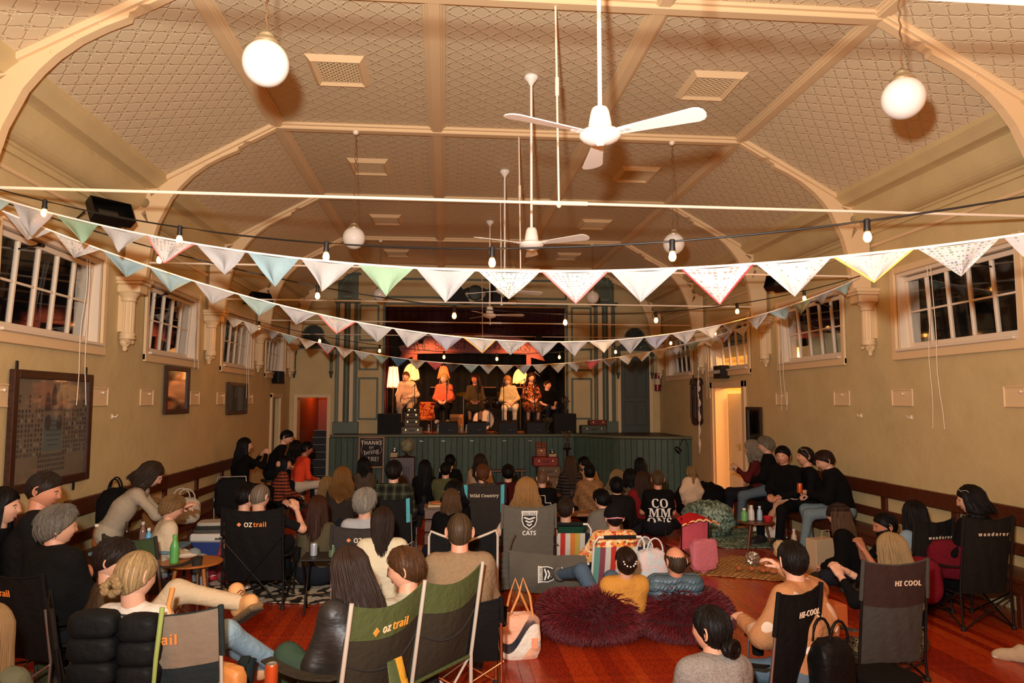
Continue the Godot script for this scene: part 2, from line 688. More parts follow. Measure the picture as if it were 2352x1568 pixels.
func build_ceiling() -> void:
	var ce = struct("ceiling")
	var tin: Material = M.pressed_tin
	var zs = [3.6]
	for k in range(-2,5):
		zs.append(truss(k))
	zs.append(-17.95)
	for b in zs.size()-1:
		var z0: float = zs[b]
		var z1: float = zs[b+1]
		for c in 3:
			var x0 = -FA+c*FA*2/3
			part(ce,"tin_panel", G.new().bb(V(x0, HC, z1),V(x0+FA*2/3, HC+0.05, z0)), tin)
		for s in [-1.0,1.0]:
			var g = G.new()
			var a = V(s*FA, HC, z0)
			var d = V(s*4.62, slope_y(4.62), z0)
			var off = V(0,0.05,0)
			var zz = V(0,0, z1-z0)
			if s < 0:
				g.quad(a, a+zz, d+zz, d)
			else:
				g.quad(d, d+zz, a+zz, a)
			g.quad(a+off, d+off, d+zz+off, a+zz+off)
			part(ce,"tin_panel", g, tin)
	part(ce,"roof", G.new().bb(V(-5, HC+0.08,-21),V(5, HC+0.3,4)), plain(Color(0.1,0.09,0.08)))
	# long ribs along the hall, with a stepped profile
	for c in 4:
		var x = -FA+c*FA*2/3
		var g = G.new()
		for st in [[0.2,0.02], [0.15,0.045], [0.11,0.06]]:
			g.bb(V(x-st[0]/2, HC-st[1],-17.9),V(x+st[0]/2, HC,3.6),0.008)
		part(ce,"rib", g, trim)
	for s in [-1.0,1.0]:
		# cove along the head of the wall
		var poly = PackedVector2Array()
		poly.append_array([V2(4.52,4.02),V2(4.47,4.02),V2(4.465,4.07),V2(4.44,4.08)])
		for i in 9:
			poly.append(V2(4.44-0.2*sin(i/8.0*PI/2),4.1+0.26*(1.0-cos(i/8.0*PI/2))))
		poly.append_array([V2(4.2,4.37),V2(4.12,4.38),V2(4.08,4.42),V2(4.02,4.47),V2(4.02,4.53),V2(4.52,4.53)])
		if s < 0:
			for i in poly.size():
				poly[i].x = -poly[i].x
		part(ce,"cove", G.new().prism(poly,21.5, Transform3D(Basis(),V(0,0,-7.15))), M.wall_paint)
		part(ce,"wall_moulding", G.new().bb(V(s*4.5,3.86,-17.9),V(s*4.47,3.9,3.6),0.006), trim)
	# cross beams and curved brackets at each truss
	for k in range(-2,5):
		var z = truss(k)
		var g = G.new()
		g.bb(V(-FA, HC-0.07, z-0.055),V(FA, HC, z+0.055),0.008)
		g.bb(V(-FA, HC-0.035, z-0.095),V(FA, HC, z+0.095),0.008)
		part(ce,"cross_beam", g, trim)
		for s in [-1.0,1.0]:
			var sl = G.new()
			sl.bar(V(s*FA, HC-0.02, z),V(s*4.3, slope_y(4.3)-0.02, z),0.17,0.05,Vector3.UP,0.008)
			part(ce,"slope_beam", sl, trim)
			bracket(ce, s, z)
			part(ce,"pilaster", pilaster(s, z), trim)
	# ventilators between the trusses
	for k in range(-1,5):
		for s in [-1.0,1.0]:
			vent(ce,V(s*1.89, HC, truss(k)+1.5))

const ARCH := [[4.22,3.33], [4.2,3.5], [4.17,3.75], [4.11,3.98], [3.98,4.27], [3.87,4.42], [3.76,4.54], [3.6,4.67], [3.42,4.775], [3.25,4.855], [3.24,4.9], [3.2,4.915], [3.17,4.96], [3.1,4.97], [2.82,5.13]]

func bracket(parent: Node3D, s: float, z: float) -> void:
	# sawn plank between wall, slope and curve, pierced by a ring and two darts
	var c = CSGPolygon3D.new()
	c.name = "arch_bracket"
	var p = PackedVector2Array()
	for q in ARCH:
		p.append(V2(s*q[0], q[1]))
	p.append_array([V2(s*2.82,5.17),V2(s*4.35, slope_y(4.35)-0.035),V2(s*4.45,4.2),V2(s*4.45,3.33)])
	c.polygon = p
	c.depth = 0.085
	c.material = trim
	parent.add_child(c, true)
	c.position = V(0,0, z+0.0425)
	var h = CSGCylinder3D.new()
	h.name = "ring"
	h.operation = CSGShape3D.OPERATION_SUBTRACTION
	h.radius = 0.058
	h.material = trim
	h.height = 0.3
	h.sides = 20
	c.add_child(h)
	h.position = V(s*4.27,4.205,-0.04)
	h.rotation.x = PI/2
	for w in [[[4.255,4.12], [4.215,3.96], [4.3,4.08]], [[4.2,4.28], [4.1,4.37], [4.21,4.33]]]:
		var d = CSGPolygon3D.new()
		d.name = "dart"
		d.operation = CSGShape3D.OPERATION_SUBTRACTION
		var t = PackedVector2Array()
		for q in w:
			t.append(V2(s*q[0], q[1]))
		d.polygon = t
		d.depth = 0.3
		d.material = trim
		c.add_child(d, true)
		d.position.z = 0.1
	var g = G.new()
	for k in [6,7,8,13]:
		g.ball(V(s*(ARCH[k][0]+0.03), ARCH[k][1]+0.02, z+0.045),V(0.014,0.014,0.01),8,5)
	part(parent,"bolt_heads", g, trim)

func pilaster(s: float, z: float) -> G:
	var g = G.new()
	# moulded capital in three steps, fluted shaft, scrolled drop
	g.bb(V(s*4.5,3.29, z-0.15),V(s*4.2,3.335, z+0.15),0.006)
	g.bb(V(s*4.5,3.255, z-0.135),V(s*4.22,3.29, z+0.135),0.006)
	g.bb(V(s*4.5,3.16, z-0.11),V(s*4.25,3.255, z+0.11),0.01)
	g.lathe([[0.0,3.06], [0.075,3.06], [0.085,3.075], [0.078,3.09], [0.085,3.11], [0.11,3.15], [0.115,3.16]],16,V(s*4.41,0, z))
	g.grid(60,1, func(a, b): return V(s*4.41,0, z)+V(cos(a*TAU)*(0.07-0.008*(0.5+0.5*cos(a*TAU*14))),2.7+b*0.36, sin(a*TAU)*(0.07-0.008*(0.5+0.5*cos(a*TAU*14)))), true, false, false)
	g.lathe([[0.0,2.63], [0.07,2.63], [0.092,2.65], [0.075,2.67], [0.088,2.69], [0.075,2.71]],16,V(s*4.41,0, z))
	g.lathe([[0.0,2.5], [0.018,2.505], [0.03,2.53], [0.025,2.55], [0.05,2.575], [0.06,2.6], [0.055,2.63], [0.075,2.64]],14,V(s*4.43,0, z))
	for d in [-0.07,0.07]:
		g.tube(range(10).map(func(i): return V(s*4.38,2.61+0.03*sin(i*0.75)*(1-i/12.0), z+d+0.03*cos(i*0.75)*(1-i/12.0))),0.012,6)
	g.bb(V(s*4.5,2.72, z-0.05),V(s*4.42,3.16, z+0.05))
	return g

var vent_mesh = {}
func vent(parent: Node3D, p: Vector3) -> void:
	if vent_mesh.is_empty():
		var f = G.new()
		for q in [[V(-0.28,0,-0.32),V(0.28,0,-0.32)], [V(0.28,0,-0.32),V(0.28,0,0.32)], [V(0.28,0,0.32),V(-0.28,0,0.32)], [V(-0.28,0,0.32),V(-0.28,0,-0.32)]]:
			var d: Vector3 = (q[1]-q[0]).normalized()
			var inw = Vector3.UP.cross(d)
			inw = inw if inw.dot(-q[0]) > 0 else -inw
			var a0: Vector3 = q[0]
			var a1: Vector3 = q[1]
			var b0 = a0+inw*0.05+d*0.05+V(0,-0.05,0)
			var b1 = a1+inw*0.05-d*0.05+V(0,-0.05,0)
			var c0 = a0+inw*0.085+d*0.085+V(0,-0.02,0)
			var c1 = a1+inw*0.085-d*0.085+V(0,-0.02,0)
			f.quad(a0, a1, b1, b0)
			f.quad(b0, b1, c1, c0)
		var l = G.new()
		for i in range(-7,8):
			for s in [-1.0,1.0]:
				# diagonal slats clipped to the opening
				var pts = []
				var o = i*0.058
				var t0 = -1.0
				var t1 = 1.0
				var dir = V2(s,1).normalized()
				for ax in 2:
					var h: float = [0.205,0.245][ax]
					var oo: float = [o,0.0][ax]
					var ta = (-h-oo)/dir[ax]
					var tb = (h-oo)/dir[ax]
					t0 = maxf(t0, minf(ta, tb))
					t1 = minf(t1, maxf(ta, tb))
				if t1 > t0+0.02:
					l.bar(V(o+dir.x*t0,-0.02-0.002*s, dir.y*t0),V(o+dir.x*t1,-0.02-0.002*s, dir.y*t1),0.015,0.006)
		vent_mesh = {"f": f.mesh(),"l": l.mesh(),"b": G.new().bb(V(-0.22,-0.004,-0.26),V(0.22,-0.001,0.26)).mesh()}
	var o = Node3D.new()
	o.name = "ceiling_vent"
	parent.add_child(o, true)
	o.position = p
	part(o,"frame", vent_mesh.f, trim)
	part(o,"lattice", vent_mesh.l, trim)
	part(o,"shade_plate", vent_mesh.b, plain(Color(0.03,0.02,0.015)))  # dark plate, its colour stands in for the shade behind the lattice

func build_walls() -> void:
	for s in [-1.0,1.0]:
		var wl = struct("wall_left" if s < 0 else "wall_right")
		var g = G.new()
		var xa = 4.5*s
		var xb = 4.75*s
		var y0 = 2.52
		var y1 = 3.44
		# openings: windows [z0, z1], plus a door in the right wall
		var low = [[3.6,-17.9]]
		if s > 0:
			low = [[3.6,-12.72], [-14.16,-17.9]]
			g.bb(V(xa,2.2,-14.16),V(xb, y0,-12.72))
		else:
			low = [[3.6,-16.05], [-16.75,-17.9]]
			g.bb(V(xa,2.02,-16.75),V(xb, y0,-16.05))
		for q in low:
			g.bb(V(xa,0, q[1]),V(xb, y0, q[0]))
		g.bb(V(xa, y1,-17.9),V(xb,4.6,3.6))
		var edge = 3.6
		for q in window_spans():
			g.bb(V(xa, y0, q[1]),V(xb, y1, edge))
			edge = q[0]
		g.bb(V(xa, y0,-17.9),V(xb, y1, edge))
		part(wl,"face", g, paint)
		var i = 0
		for q in window_spans():
			i += 1
			window(s, q[0], q[1], i+(0 if s < 0 else 6))

func window_spans() -> Array:
	return [[-5.17,-3.32], [-8.15,-6.3], [-11.2,-9.36], [-14.36,-12.42], [-17.15,-15.4]]

func window(s: float, z0: float, z1: float, num: int) -> void:
	var w = struct("window_%d" % num)
	var y0 = 2.52
	var y1 = 3.44
	var white = mat("window_paint", col(222,205,180),0.5)
	var f = G.new()
	# architrave on the wall face, jambs in the reveal, sill
	var o = 0.08
	f.bb(V(s*4.49, y0-o, z1),V(s*4.455, y1+o, z1+o),0.006)
	f.bb(V(s*4.49, y0-o, z0-o),V(s*4.455, y1+o, z0),0.006)
	f.bb(V(s*4.49, y1, z0),V(s*4.455, y1+o, z1),0.006)
	f.bb(V(s*4.49, y0-o*1.2, z0-o),V(s*4.45, y0, z1+o),0.006)
	part(w,"architrave", f, trim)
	var j = G.new()
	j.bb(V(s*4.49, y0, z1-0.05),V(s*4.74, y1, z1),0.003)
	j.bb(V(s*4.49, y0, z0),V(s*4.74, y1, z0+0.05),0.003)
	j.bb(V(s*4.49, y1-0.04, z0+0.05),V(s*4.74, y1, z1-0.05))
	part(w,"jamb", j, white)
	part(w,"window_sill", G.new().bb(V(s*4.42, y0, z0+0.02),V(s*4.74, y0+0.03, z1-0.02),0.006), white)
	# hopper sash, five by two panes, leaning in at the head
	var sash = Node3D.new()
	sash.name = "sash"
	w.add_child(sash)
	sash.position = V(s*4.62, y0+0.03, (z0+z1)/2)
	sash.rotation.z = 0.06*s
	var W = (z1-z0)-0.1
	var H = y1-y0-0.08
	var fr = G.new()
	fr.bb(V(-0.02,0,-W/2),V(0.02,0.07, W/2),0.004)
	fr.bb(V(-0.02, H-0.05,-W/2),V(0.02, H, W/2),0.004)
	fr.bb(V(-0.02,0.07,-W/2),V(0.02, H-0.05,-W/2+0.05),0.004)
	fr.bb(V(-0.02,0.07, W/2-0.05),V(0.02, H-0.05, W/2),0.004)
	part(sash,"sash_frame", fr, white)
	var cw = (W-0.1)/5.0
	var ch = (H-0.12)/2.0
	var bar_v = G.new().bb(V(-0.02,0.07,-0.016),V(0.02, H-0.05,0.016),0.004).mesh()
	for i in range(1,5):
		part(sash,"glazing_bar", bar_v, white, at(0,0,-W/2+0.05+i*cw))
	part(sash,"glazing_bar", G.new().bb(V(-0.012,0.07+ch-0.011,-W/2+0.05),V(0.012,0.07+ch+0.011, W/2-0.05),0.003), white)
	var glass = mat("window_glass", Color(0.2,0.2,0.2,0.06),0.03)
	glass.transparency = BaseMaterial3D.TRANSPARENCY_ALPHA
	var pane = G.new().bb(V(-0.003,0.0,0.0),V(0.003, ch-0.004, cw-0.004)).mesh()
	for r in 2:
		for c in 5:
			part(sash,"pane", pane, glass, at(0,0.072+r*ch,-W/2+0.052+c*cw))
	# latch rod and cord pulley
	var hw = G.new()
	hw.box(V(-0.04*s, H-0.02, W*0.12),V(0.05,0.03,0.05),0.006)
	hw.rod(V(-0.03*s, H-0.02, W*0.12),V(-0.03*s, H-0.12, W*0.3),0.008,6)
	part(sash,"latch", hw, plain(Color(0.03,0.03,0.03),0.4))

func rect_frame(g: G, x0: float, y0: float, x1: float, y1: float, w: float, z: float, d: float) -> void:
	g.bb(V(x0, y0, z),V(x0+w, y1, z+d),0.006)
	g.bb(V(x1-w, y0, z),V(x1, y1, z+d),0.006)
	g.bb(V(x0+w, y0, z),V(x1-w, y0+w, z+d),0.006)
	g.bb(V(x0+w, y1-w, z),V(x1-w, y1, z+d),0.006)

func build_end_wall() -> void:
	var wl = struct("wall_stage")
	var Z = -17.9
	var g = G.new()
	g.bb(V(-4.75,2.03, Z),V(-2.3,5.3, Z-0.3))
	g.bb(V(-4.75,0, Z),V(-4.31,2.03, Z-0.3))
	g.bb(V(-3.62,0, Z),V(-2.3,2.03, Z-0.3))
	g.bb(V(2.17,0, Z),V(4.75,5.3, Z-0.3))
	g.bb(V(-2.3,4.28, Z),V(2.17,5.3, Z-0.3))
	part(wl,"face", g, paint)
	# closing walls behind: stage house
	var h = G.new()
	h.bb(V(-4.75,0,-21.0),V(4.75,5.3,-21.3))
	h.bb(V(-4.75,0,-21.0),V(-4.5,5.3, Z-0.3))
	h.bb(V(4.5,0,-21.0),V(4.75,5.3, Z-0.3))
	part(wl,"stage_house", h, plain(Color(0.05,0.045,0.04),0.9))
	# columns of four green and cream strips, lyre capitals, picked-out panels
	for s in [-1.0,1.0]:
		var o = -3.17 if s < 0 else 3.12
		var c = G.new()
		c.bb(V(o-0.27, STAGE, Z),V(o+0.27,4.32, Z+0.05))
		part(wl,"column_backing", c, trim)
		c = G.new()
		for q in [[-0.25,0.02], [-0.2,0.02], [0.19,0.03], [0.24,0.02]]:
			c.bb(V(o+q[0]-q[1], STAGE, Z+0.05),V(o+q[0]+q[1],4.3, Z+0.075),0.005)
		c.grid(40,1, func(a, b): return V(o+cos(a*TAU)*(0.075-0.008*absf(cos(a*TAU*5))), STAGE+b*3.13, Z+0.06+sin(a*TAU)*0.07), true, false, false)
		c.bb(V(o-0.3,4.3, Z),V(o+0.3,4.36, Z+0.15),0.01)
		c.bb(V(o-0.33,4.36, Z),V(o+0.33,4.39, Z+0.17),0.01)
		c.bb(V(o-0.24,4.39, Z),V(o+0.24,5.05, Z+0.06),0.01)
		c.bb(V(o-0.3,5.0, Z),V(o+0.3,5.05, Z+0.1),0.01)
		c.bb(V(o-0.3, STAGE, Z),V(o+0.3, STAGE+0.28, Z+0.14),0.01)
		part(wl,"column", c, green)
		var ly = G.new()
		for d in [-1.0,1.0]:
			ly.tube(range(14).map(func(i): return V(o+d*(0.07+0.11*sin(i/13.0*PI)-0.03*(i/13.0)),4.45+i*0.034, Z+0.075)),0.022,6)
			ly.ball(V(o+d*0.08,4.93, Z+0.08),V(0.04,0.04,0.02),10,6)
		for d in [-0.06,-0.02,0.02,0.06]:
			ly.rod(V(o+d,4.5, Z+0.075),V(o+d,4.9, Z+0.075),0.008,5)
		ly.box(V(o,4.46, Z+0.08),V(0.22,0.06,0.03),0.008)
		ly.box(V(o,4.9, Z+0.08),V(0.18,0.025,0.03),0.006)
		part(wl,"lyre", ly, mat("green_light", col(112,122,98),0.5))
		# panels beside the opening
		var p = G.new()
		var xi = -2.42 if s < 0 else 2.28
		var xo = -2.9 if s < 0 else 2.8
		for q in [[3.39,4.28], [2.69,3.25], [1.5,2.52]]:
			rect_frame(p, minf(xi, xo), q[0], maxf(xi, xo), q[1],0.045, Z,0.02)
		part(wl,"panel_frame", p, green)
		# jamb strip of the opening
		var jx = -2.3 if s < 0 else 2.17
		part(wl,"opening_trim", G.new().bb(V(jx-0.03, STAGE, Z),V(jx+0.03,4.28, Z+0.03),0.005), green)
		# door case with scrolled pediment and fan wheel
		var dx = -3.97 if s < 0 else 3.88
		var dc = G.new()
		dc.bb(V(dx-0.52,3.2, Z),V(dx+0.52,3.245, Z+0.1),0.006)
		dc.bb(V(dx-0.48,3.245, Z),V(dx+0.48,3.275, Z+0.07),0.006)
		for d in [-1.0,1.0]:
			var px: float = dx+d*0.43
			dc.bb(V(px-0.05,3.06, Z),V(px+0.05,3.2, Z+0.09),0.008)
			dc.bb(V(px-0.03,2.66, Z),V(px-0.012,3.06, Z+0.06))
			dc.bb(V(px+0.012,2.66, Z),V(px+0.03,3.06, Z+0.06))
			dc.lathe([[0.0,2.5], [0.022,2.5], [0.03,2.58], [0.045,2.62], [0.05,2.66], [0.0,2.66]],10,V(px,0, Z+0.04))
			var sc = PackedVector2Array()
			for i in 9:
				var a = i/8.0
				sc.append(V2(d*(0.46-0.28*a),3.275+0.17*sin(a*PI*0.62)*(0.6+0.4*a)))
			sc.append(V2(d*0.18,3.275))
			dc.prism(sc,0.05, Transform3D(Basis(),V(dx,0, Z+0.03)))
			dc.lathe([[0.0,-0.03], [0.045,-0.03], [0.045,0.03], [0.0,0.03]],14,V(dx+d*0.24,3.4, Z+0.035), Basis(Vector3.RIGHT, PI/2))
		dc.tube(range(28).map(func(i): return V(dx+0.235*cos(i/28.0*TAU),3.515+0.235*sin(i/28.0*TAU), Z+0.04)),0.028,6, true)
		for i in 12:
			var a = i/12.0*TAU
			dc.rod(V(dx,3.515, Z+0.035),V(dx+0.23*cos(a),3.515+0.23*sin(a), Z+0.035),0.01,5)
			dc.tube(range(8).map(func(j): return V(dx+0.19*cos(a+0.26)+0.035*cos(j/8.0*TAU),3.515+0.19*sin(a+0.26)+0.035*sin(j/8.0*TAU), Z+0.035)),0.008,4, true)
		dc.lathe([[0.0,-0.03], [0.05,-0.03], [0.05,0.03], [0.0,0.03]],14,V(dx,3.515, Z+0.04), Basis(Vector3.RIGHT, PI/2))
		part(wl,"door_case", dc, mat("green_dark", col(58,66,54),0.5))
		part(wl,"wheel_disc", G.new().lathe([[0.0,-0.004], [0.23,-0.004], [0.23,0.004], [0.0,0.004]],24,V(dx,3.515, Z+0.006), Basis(Vector3.RIGHT, PI/2)), plain(Color(0.05,0.055,0.045)))
	# frieze over the opening
	var fr = G.new()
	rect_frame(fr,-2.3,4.45,2.18,4.95,0.05, Z,0.025)
	fr.bb(V(-2.3,4.28, Z),V(2.2,4.33, Z+0.04),0.006)
	part(wl,"frieze_frame", fr, green)
	# architraves of the two end-wall doors
	var a = G.new()
	a.bb(V(-4.4,0, Z),V(-4.31,2.11, Z+0.03),0.006)
	a.bb(V(-3.62,0, Z),V(-3.53,2.11, Z+0.03),0.006)
	a.bb(V(-4.31,2.03, Z),V(-3.62,2.11, Z+0.03),0.006)
	a.bb(V(3.43, STAGE, Z),V(3.52,3.08, Z+0.03),0.006)
	a.bb(V(4.24, STAGE, Z),V(4.33,3.08, Z+0.03),0.006)
	part(wl,"architrave", a, trim)
	# right door leaf, painted dark green, above the stage wing
	var d1 = struct("door_1")
	var dm = mat("green_door", col(62,70,62),0.45)
	part(d1,"leaf", G.new().bb(V(3.52, STAGE, Z),V(4.24,3.06, Z+0.025),0.004), dm)
	var pn = G.new()
	for q in [[1.35,1.95], [2.05,2.95]]:
		rect_frame(pn,3.6, q[0],3.86, q[1],0.02, Z+0.025,0.012)
		rect_frame(pn,3.9, q[0],4.16, q[1],0.02, Z+0.025,0.012)
	part(d1,"panel_moulding", pn, dm)
	part(d1,"door_handle", G.new().ball(V(4.18,2.05, Z+0.06),V(0.025,0.025,0.025),10,6), metal(col(150,120,70)))
	# stair to the stage beyond the left door
	var st = struct("stair")
	var stp = G.new().bb(V(-4.2,-0.02,-0.125),V(-3.55,0,0.125),0.004).mesh()
	var rise = G.new().bb(V(-4.2,-0.17,0.1),V(-3.55,-0.02,0.115)).mesh()
	var nos = G.new().bb(V(-4.2,0.0,0.115),V(-3.55,0.008,0.128)).mesh()
	for i in 7:
		part(st,"tread", stp, plain(Color(0.03,0.027,0.025),0.5), at(0,0.17*(i+1), Z-0.35-i*0.24))
		part(st,"riser", rise, plain(Color(0.035,0.03,0.028),0.6), at(0,0.17*(i+1), Z-0.35-i*0.24))
		part(st,"nosing", nos, metal(Color(0.6,0.56,0.5)), at(0,0.17*(i+1), Z-0.35-i*0.24))
	part(st,"stair_wall", G.new().bb(V(-4.5,0,-20.9),V(-4.3,2.6, Z-0.3)), wood(col(150,84,40),0.5))
	part(st,"stair_wall", G.new().bb(V(-4.5,0,-20.95),V(-3.4,2.6,-20.75)), wood(col(150,70,30),0.5))
	part(st,"stair_wall", G.new().bb(V(-3.5,0,-20.9),V(-3.4,2.6, Z-0.3)), wood(col(120,60,30),0.5))
	lamp(st, Color(1.0,0.5,0.2),1.2,V(-3.9,2.4,-19.6),0.1)  # unseen lamp, placed to light the stair
	# lobby beyond the right door
	var lb = struct("lobby")
	var cr = mat("lobby_paint", col(240,214,160),0.6)
	var q = G.new()
	q.bb(V(6.6,0,-15.6),V(6.8,3,-11.0))
	q.bb(V(4.75,0,-15.8),V(6.8,3,-15.6))
	q.bb(V(4.75,0,-11.0),V(6.8,3,-10.8))
	q.bb(V(4.75,2.8,-15.8),V(6.8,3.0,-10.8))
	q.bb(V(4.75,-0.2,-15.8),V(6.8,0,-10.8))
	part(lb,"lobby_wall", q, cr)
	var d2 = struct("door_2")
	var wd = mat("door_white", col(238,226,196),0.45)
	part(d2,"leaf", G.new().bb(V(4.95,0.01,-14.62),V(5.0,2.1,-13.9),0.004), wd)
	part(d2,"door_handle", G.new().box(V(4.93,1.05,-14.0),V(0.03,0.14,0.04),0.006).rod(V(4.91,1.07,-14.0),V(4.91,1.07,-14.12),0.01,6), metal(col(190,160,90)))
	var da = G.new()
	for zz in [-14.16,-12.72]:
		var sg = -1.0 if zz < -13 else 1.0
		da.bb(V(4.5,0, zz),V(4.45,2.32, zz+sg*0.13),0.008)
		da.bb(V(4.5,0, zz),V(4.75,2.2, zz-sg*0.03))
	da.bb(V(4.5,2.2,-14.29),V(4.45,2.32,-12.59),0.008)
	part(d2,"door_frame", da, trim)
	lamp(lb, Color(1.0,0.8,0.5),3.2,V(5.9,2.5,-13.2),0.15)  # lamp out of view, placed to light the lobby
	# side door near the stage in the left wall
	var d3 = struct("door_3")
	part(d3,"leaf", G.new().bb(V(-4.62,0,-16.72),V(-4.57,2.0,-16.08),0.004), dm)
	var dl = G.new()
	dl.bb(V(-4.5,0,-16.86),V(-4.45,2.1,-16.75),0.006)
	dl.bb(V(-4.5,0,-16.05),V(-4.45,2.1,-15.94),0.006)
	dl.bb(V(-4.5,2.02,-16.86),V(-4.44,2.12,-15.94),0.006)
	part(d3,"door_frame", dl, trim)
	part(d3,"door_handle", G.new().ball(V(-4.54,1.0,-16.15),V(0.03,0.03,0.03),10,6), metal(col(190,150,80)))

func stage_path() -> PackedVector2Array:
	# plan of the stage front (x, z): straight, then swinging forward to the right wall
	var p = PackedVector2Array([V2(-3.4,-17.0),V2(2.1,-17.0)])
	for i in range(1,9):
		var a = i/8.0
		p.append(V2(2.1+1.0*a,-17.0+1.05*(a*a*(3-2*a))))
	for i in range(1,7):
		var a = i/6.0
		p.append(V2(3.1+1.4*a,-15.95+0.38*sin(a*PI/2)))
	return p

func build_stage() -> void:
	var st = struct("stage_platform")
	var p = stage_path()
	var poly = p.duplicate()
	poly.append(V2(4.5,-20.9))
	poly.append(V2(-3.4,-20.9))
	var flat = Transform3D(Basis(Vector3.RIGHT, PI/2),V(0, STAGE-0.03,0))
	part(st,"stage_floor", G.new().prism(poly,0.06, flat), wood(col(58,34,24),0.5,V(8,8,1)))
	var gm = [mat("stage_green_a", col(62,84,70),0.6), mat("stage_green_b", col(57,78,65),0.6), mat("stage_green_c", col(68,90,75),0.6)]
	for m in gm:
		m.albedo_texture = noise_tex("scuffs",0.03, [[0.0, Color(0.75,0.73,0.7)], [0.4, Color(0.95,0.95,0.94)], [1.0, Color.WHITE]], false,1.0, FastNoiseLite.TYPE_SIMPLEX,5)
		tri_tex(m,V(1.3,0.3,1.3), true)
	# tongued boards one by one along the curve
	var bm = G.new().bb(V(-0.0635,0.0,-0.01),V(0.0635, STAGE-0.06,0.012),0.006).mesh()
	var total = 0.0
	for i in p.size()-1:
		total += p[i].distance_to(p[i+1])
	var cnt = int(total/0.13)
	var r = RandomNumberGenerator.new()
	r.seed = 5
	var seg = 0
	var acc = 0.0
	for b in cnt:
		var want = (b+0.5)*0.13
		while seg < p.size()-2 and acc+p[seg].distance_to(p[seg+1]) < want:
			acc += p[seg].distance_to(p[seg+1])
			seg += 1
		var d = (p[seg+1]-p[seg]).normalized()
		var q = p[seg]+d*(want-acc)
		part(st,"board", bm, gm[r.randi() % 3], Transform3D(Basis(V(d.x,0, d.y),Vector3.UP,V(-d.y,0, d.x)),V(q.x,0, q.y)))
	var lip = []
	for q in p:
		lip.append(V(q.x, STAGE-0.02, q.y+0.02))
	part(st,"stage_edge", G.new().tube(lip,0.035,8), mat("stage_edge", col(96,100,78),0.45))
	part(st,"stage_end", G.new().bb(V(-3.42,0,-17.9),V(-3.38, STAGE-0.06,-17.0),0.004), gm[0])
	# pull handles of the under-stage hatches
	for x in [-1.35,-0.85,0.55,1.15,-0.2]:
		part(st,"hatch_handle", G.new().box(V(x,1.04,-16.97),V(0.09,0.014,0.02),0.004), metal(Color(0.75,0.72,0.65)))
	# black drapes, with real folds, and the red border
	var drape = mat("black_drape", Color(0.012,0.011,0.01),0.95)
	var back = struct("stage_backdrop")
	part(back,"drape", G.new().sheet(160,3,0.01, func(u, v): return V(-3.3+6.6*u, STAGE+v*3.6,-20.2+0.06*sin(u*130.0)+0.03*sin(u*47.0))), drape)
	for s in [-1.0,1.0]:
		part(back,"side_drape", G.new().sheet(40,2,0.01, func(u, v): return V(s*(3.2-0.85*u), STAGE+v*3.6,-19.6+u*1.2+0.05*sin(u*40.0))), drape)
	var red = mat("red_border", col(52,12,12),0.9)
	part(back,"border", G.new().sheet(150,4,0.012, func(u, v): return V(-2.6+5.1*u,3.62+v*0.85,-18.35+0.035*sin(u*170.0+v)+0.01*sin(u*61.0))), red)
	part(back,"leg_curtain", G.new().sheet(16,3,0.012, func(u, v): return V(-2.55+0.3*u, STAGE+v*2.6,-18.6+0.05*sin(u*26.0))), mat("red_leg", col(92,22,16),0.9))

func build_overhead() -> void:
	# tie rods with hangers
	for k in range(-1,5):
		var z = truss(k) if k >= 0 else -2.58
		var t = thing("tie_rod", ["thin cream tie rod spanning the hall overhead","thin cream tie rod crossing above the nearest bunting","thin cream tie rod level with the second pair of arches","thin cream tie rod between the third pair of arches","thin cream tie rod crossing before the red stage border","thin cream tie rod close to the stage wall"][k+1],"rod",V(0,3.508, z))
		part(t,"rod", G.new().rod(V(-4.4,0.012,0),V(4.4,-0.012,0),0.0125,8), mat("rod_paint", col(236,220,196),0.4))
		part(t,"turnbuckle", G.new().rod(V(-0.14,0,0),V(0.3,0,0),0.019,8), M.rod_paint)
		part(t,"hanger", G.new().rod(V(0.07,0,0),V(0.05, HC-3.508-0.07,0),0.009,8), M.rod_paint)
		part(t,"coupling", G.new().rod(V(0.06,0.88,0),V(0.06,1.03,0),0.017,8), M.rod_paint)
		part(t,"eye", G.new().ball(V(0.07,-0.012,0),V(0.022,0.028,0.022),10,8), M.rod_paint)
	# ceiling fans
	var fp = [[-4.1,0.07,1.45,"white ceiling fan with blades spread over the nearest rows"], [-7.095,0.02,1.45,"white ceiling fan above the second bunting string"], [-10.14,0.0,0.45,"white ceiling fan third along the ridge from the rear"], [-13.08,-0.03,0.0,"white ceiling fan hanging just before the stage"]]
	for f in fp:
		fan(V(f[1],3.47, f[0]), f[2], f[3])
	# globe pendants
	for q in [[-1.86,3.87,-4.18,"white glass globe pendant over the left seats, large brass cap"], [2.07,3.86,-4.28,"white glass globe pendant beside the right-hand arch"], [-1.9,3.85,-8.62,"white globe pendant on the left of the second fan"], [1.95,3.86,-8.62,"white globe pendant on the right of the second fan"], [-2.12,4.05,-14.57,"small white globe pendant by the left stage column"], [2.15,4.05,-14.57,"small white globe pendant by the right stage column"]]:
		globe(V(q[0], q[1], q[2]), q[3])

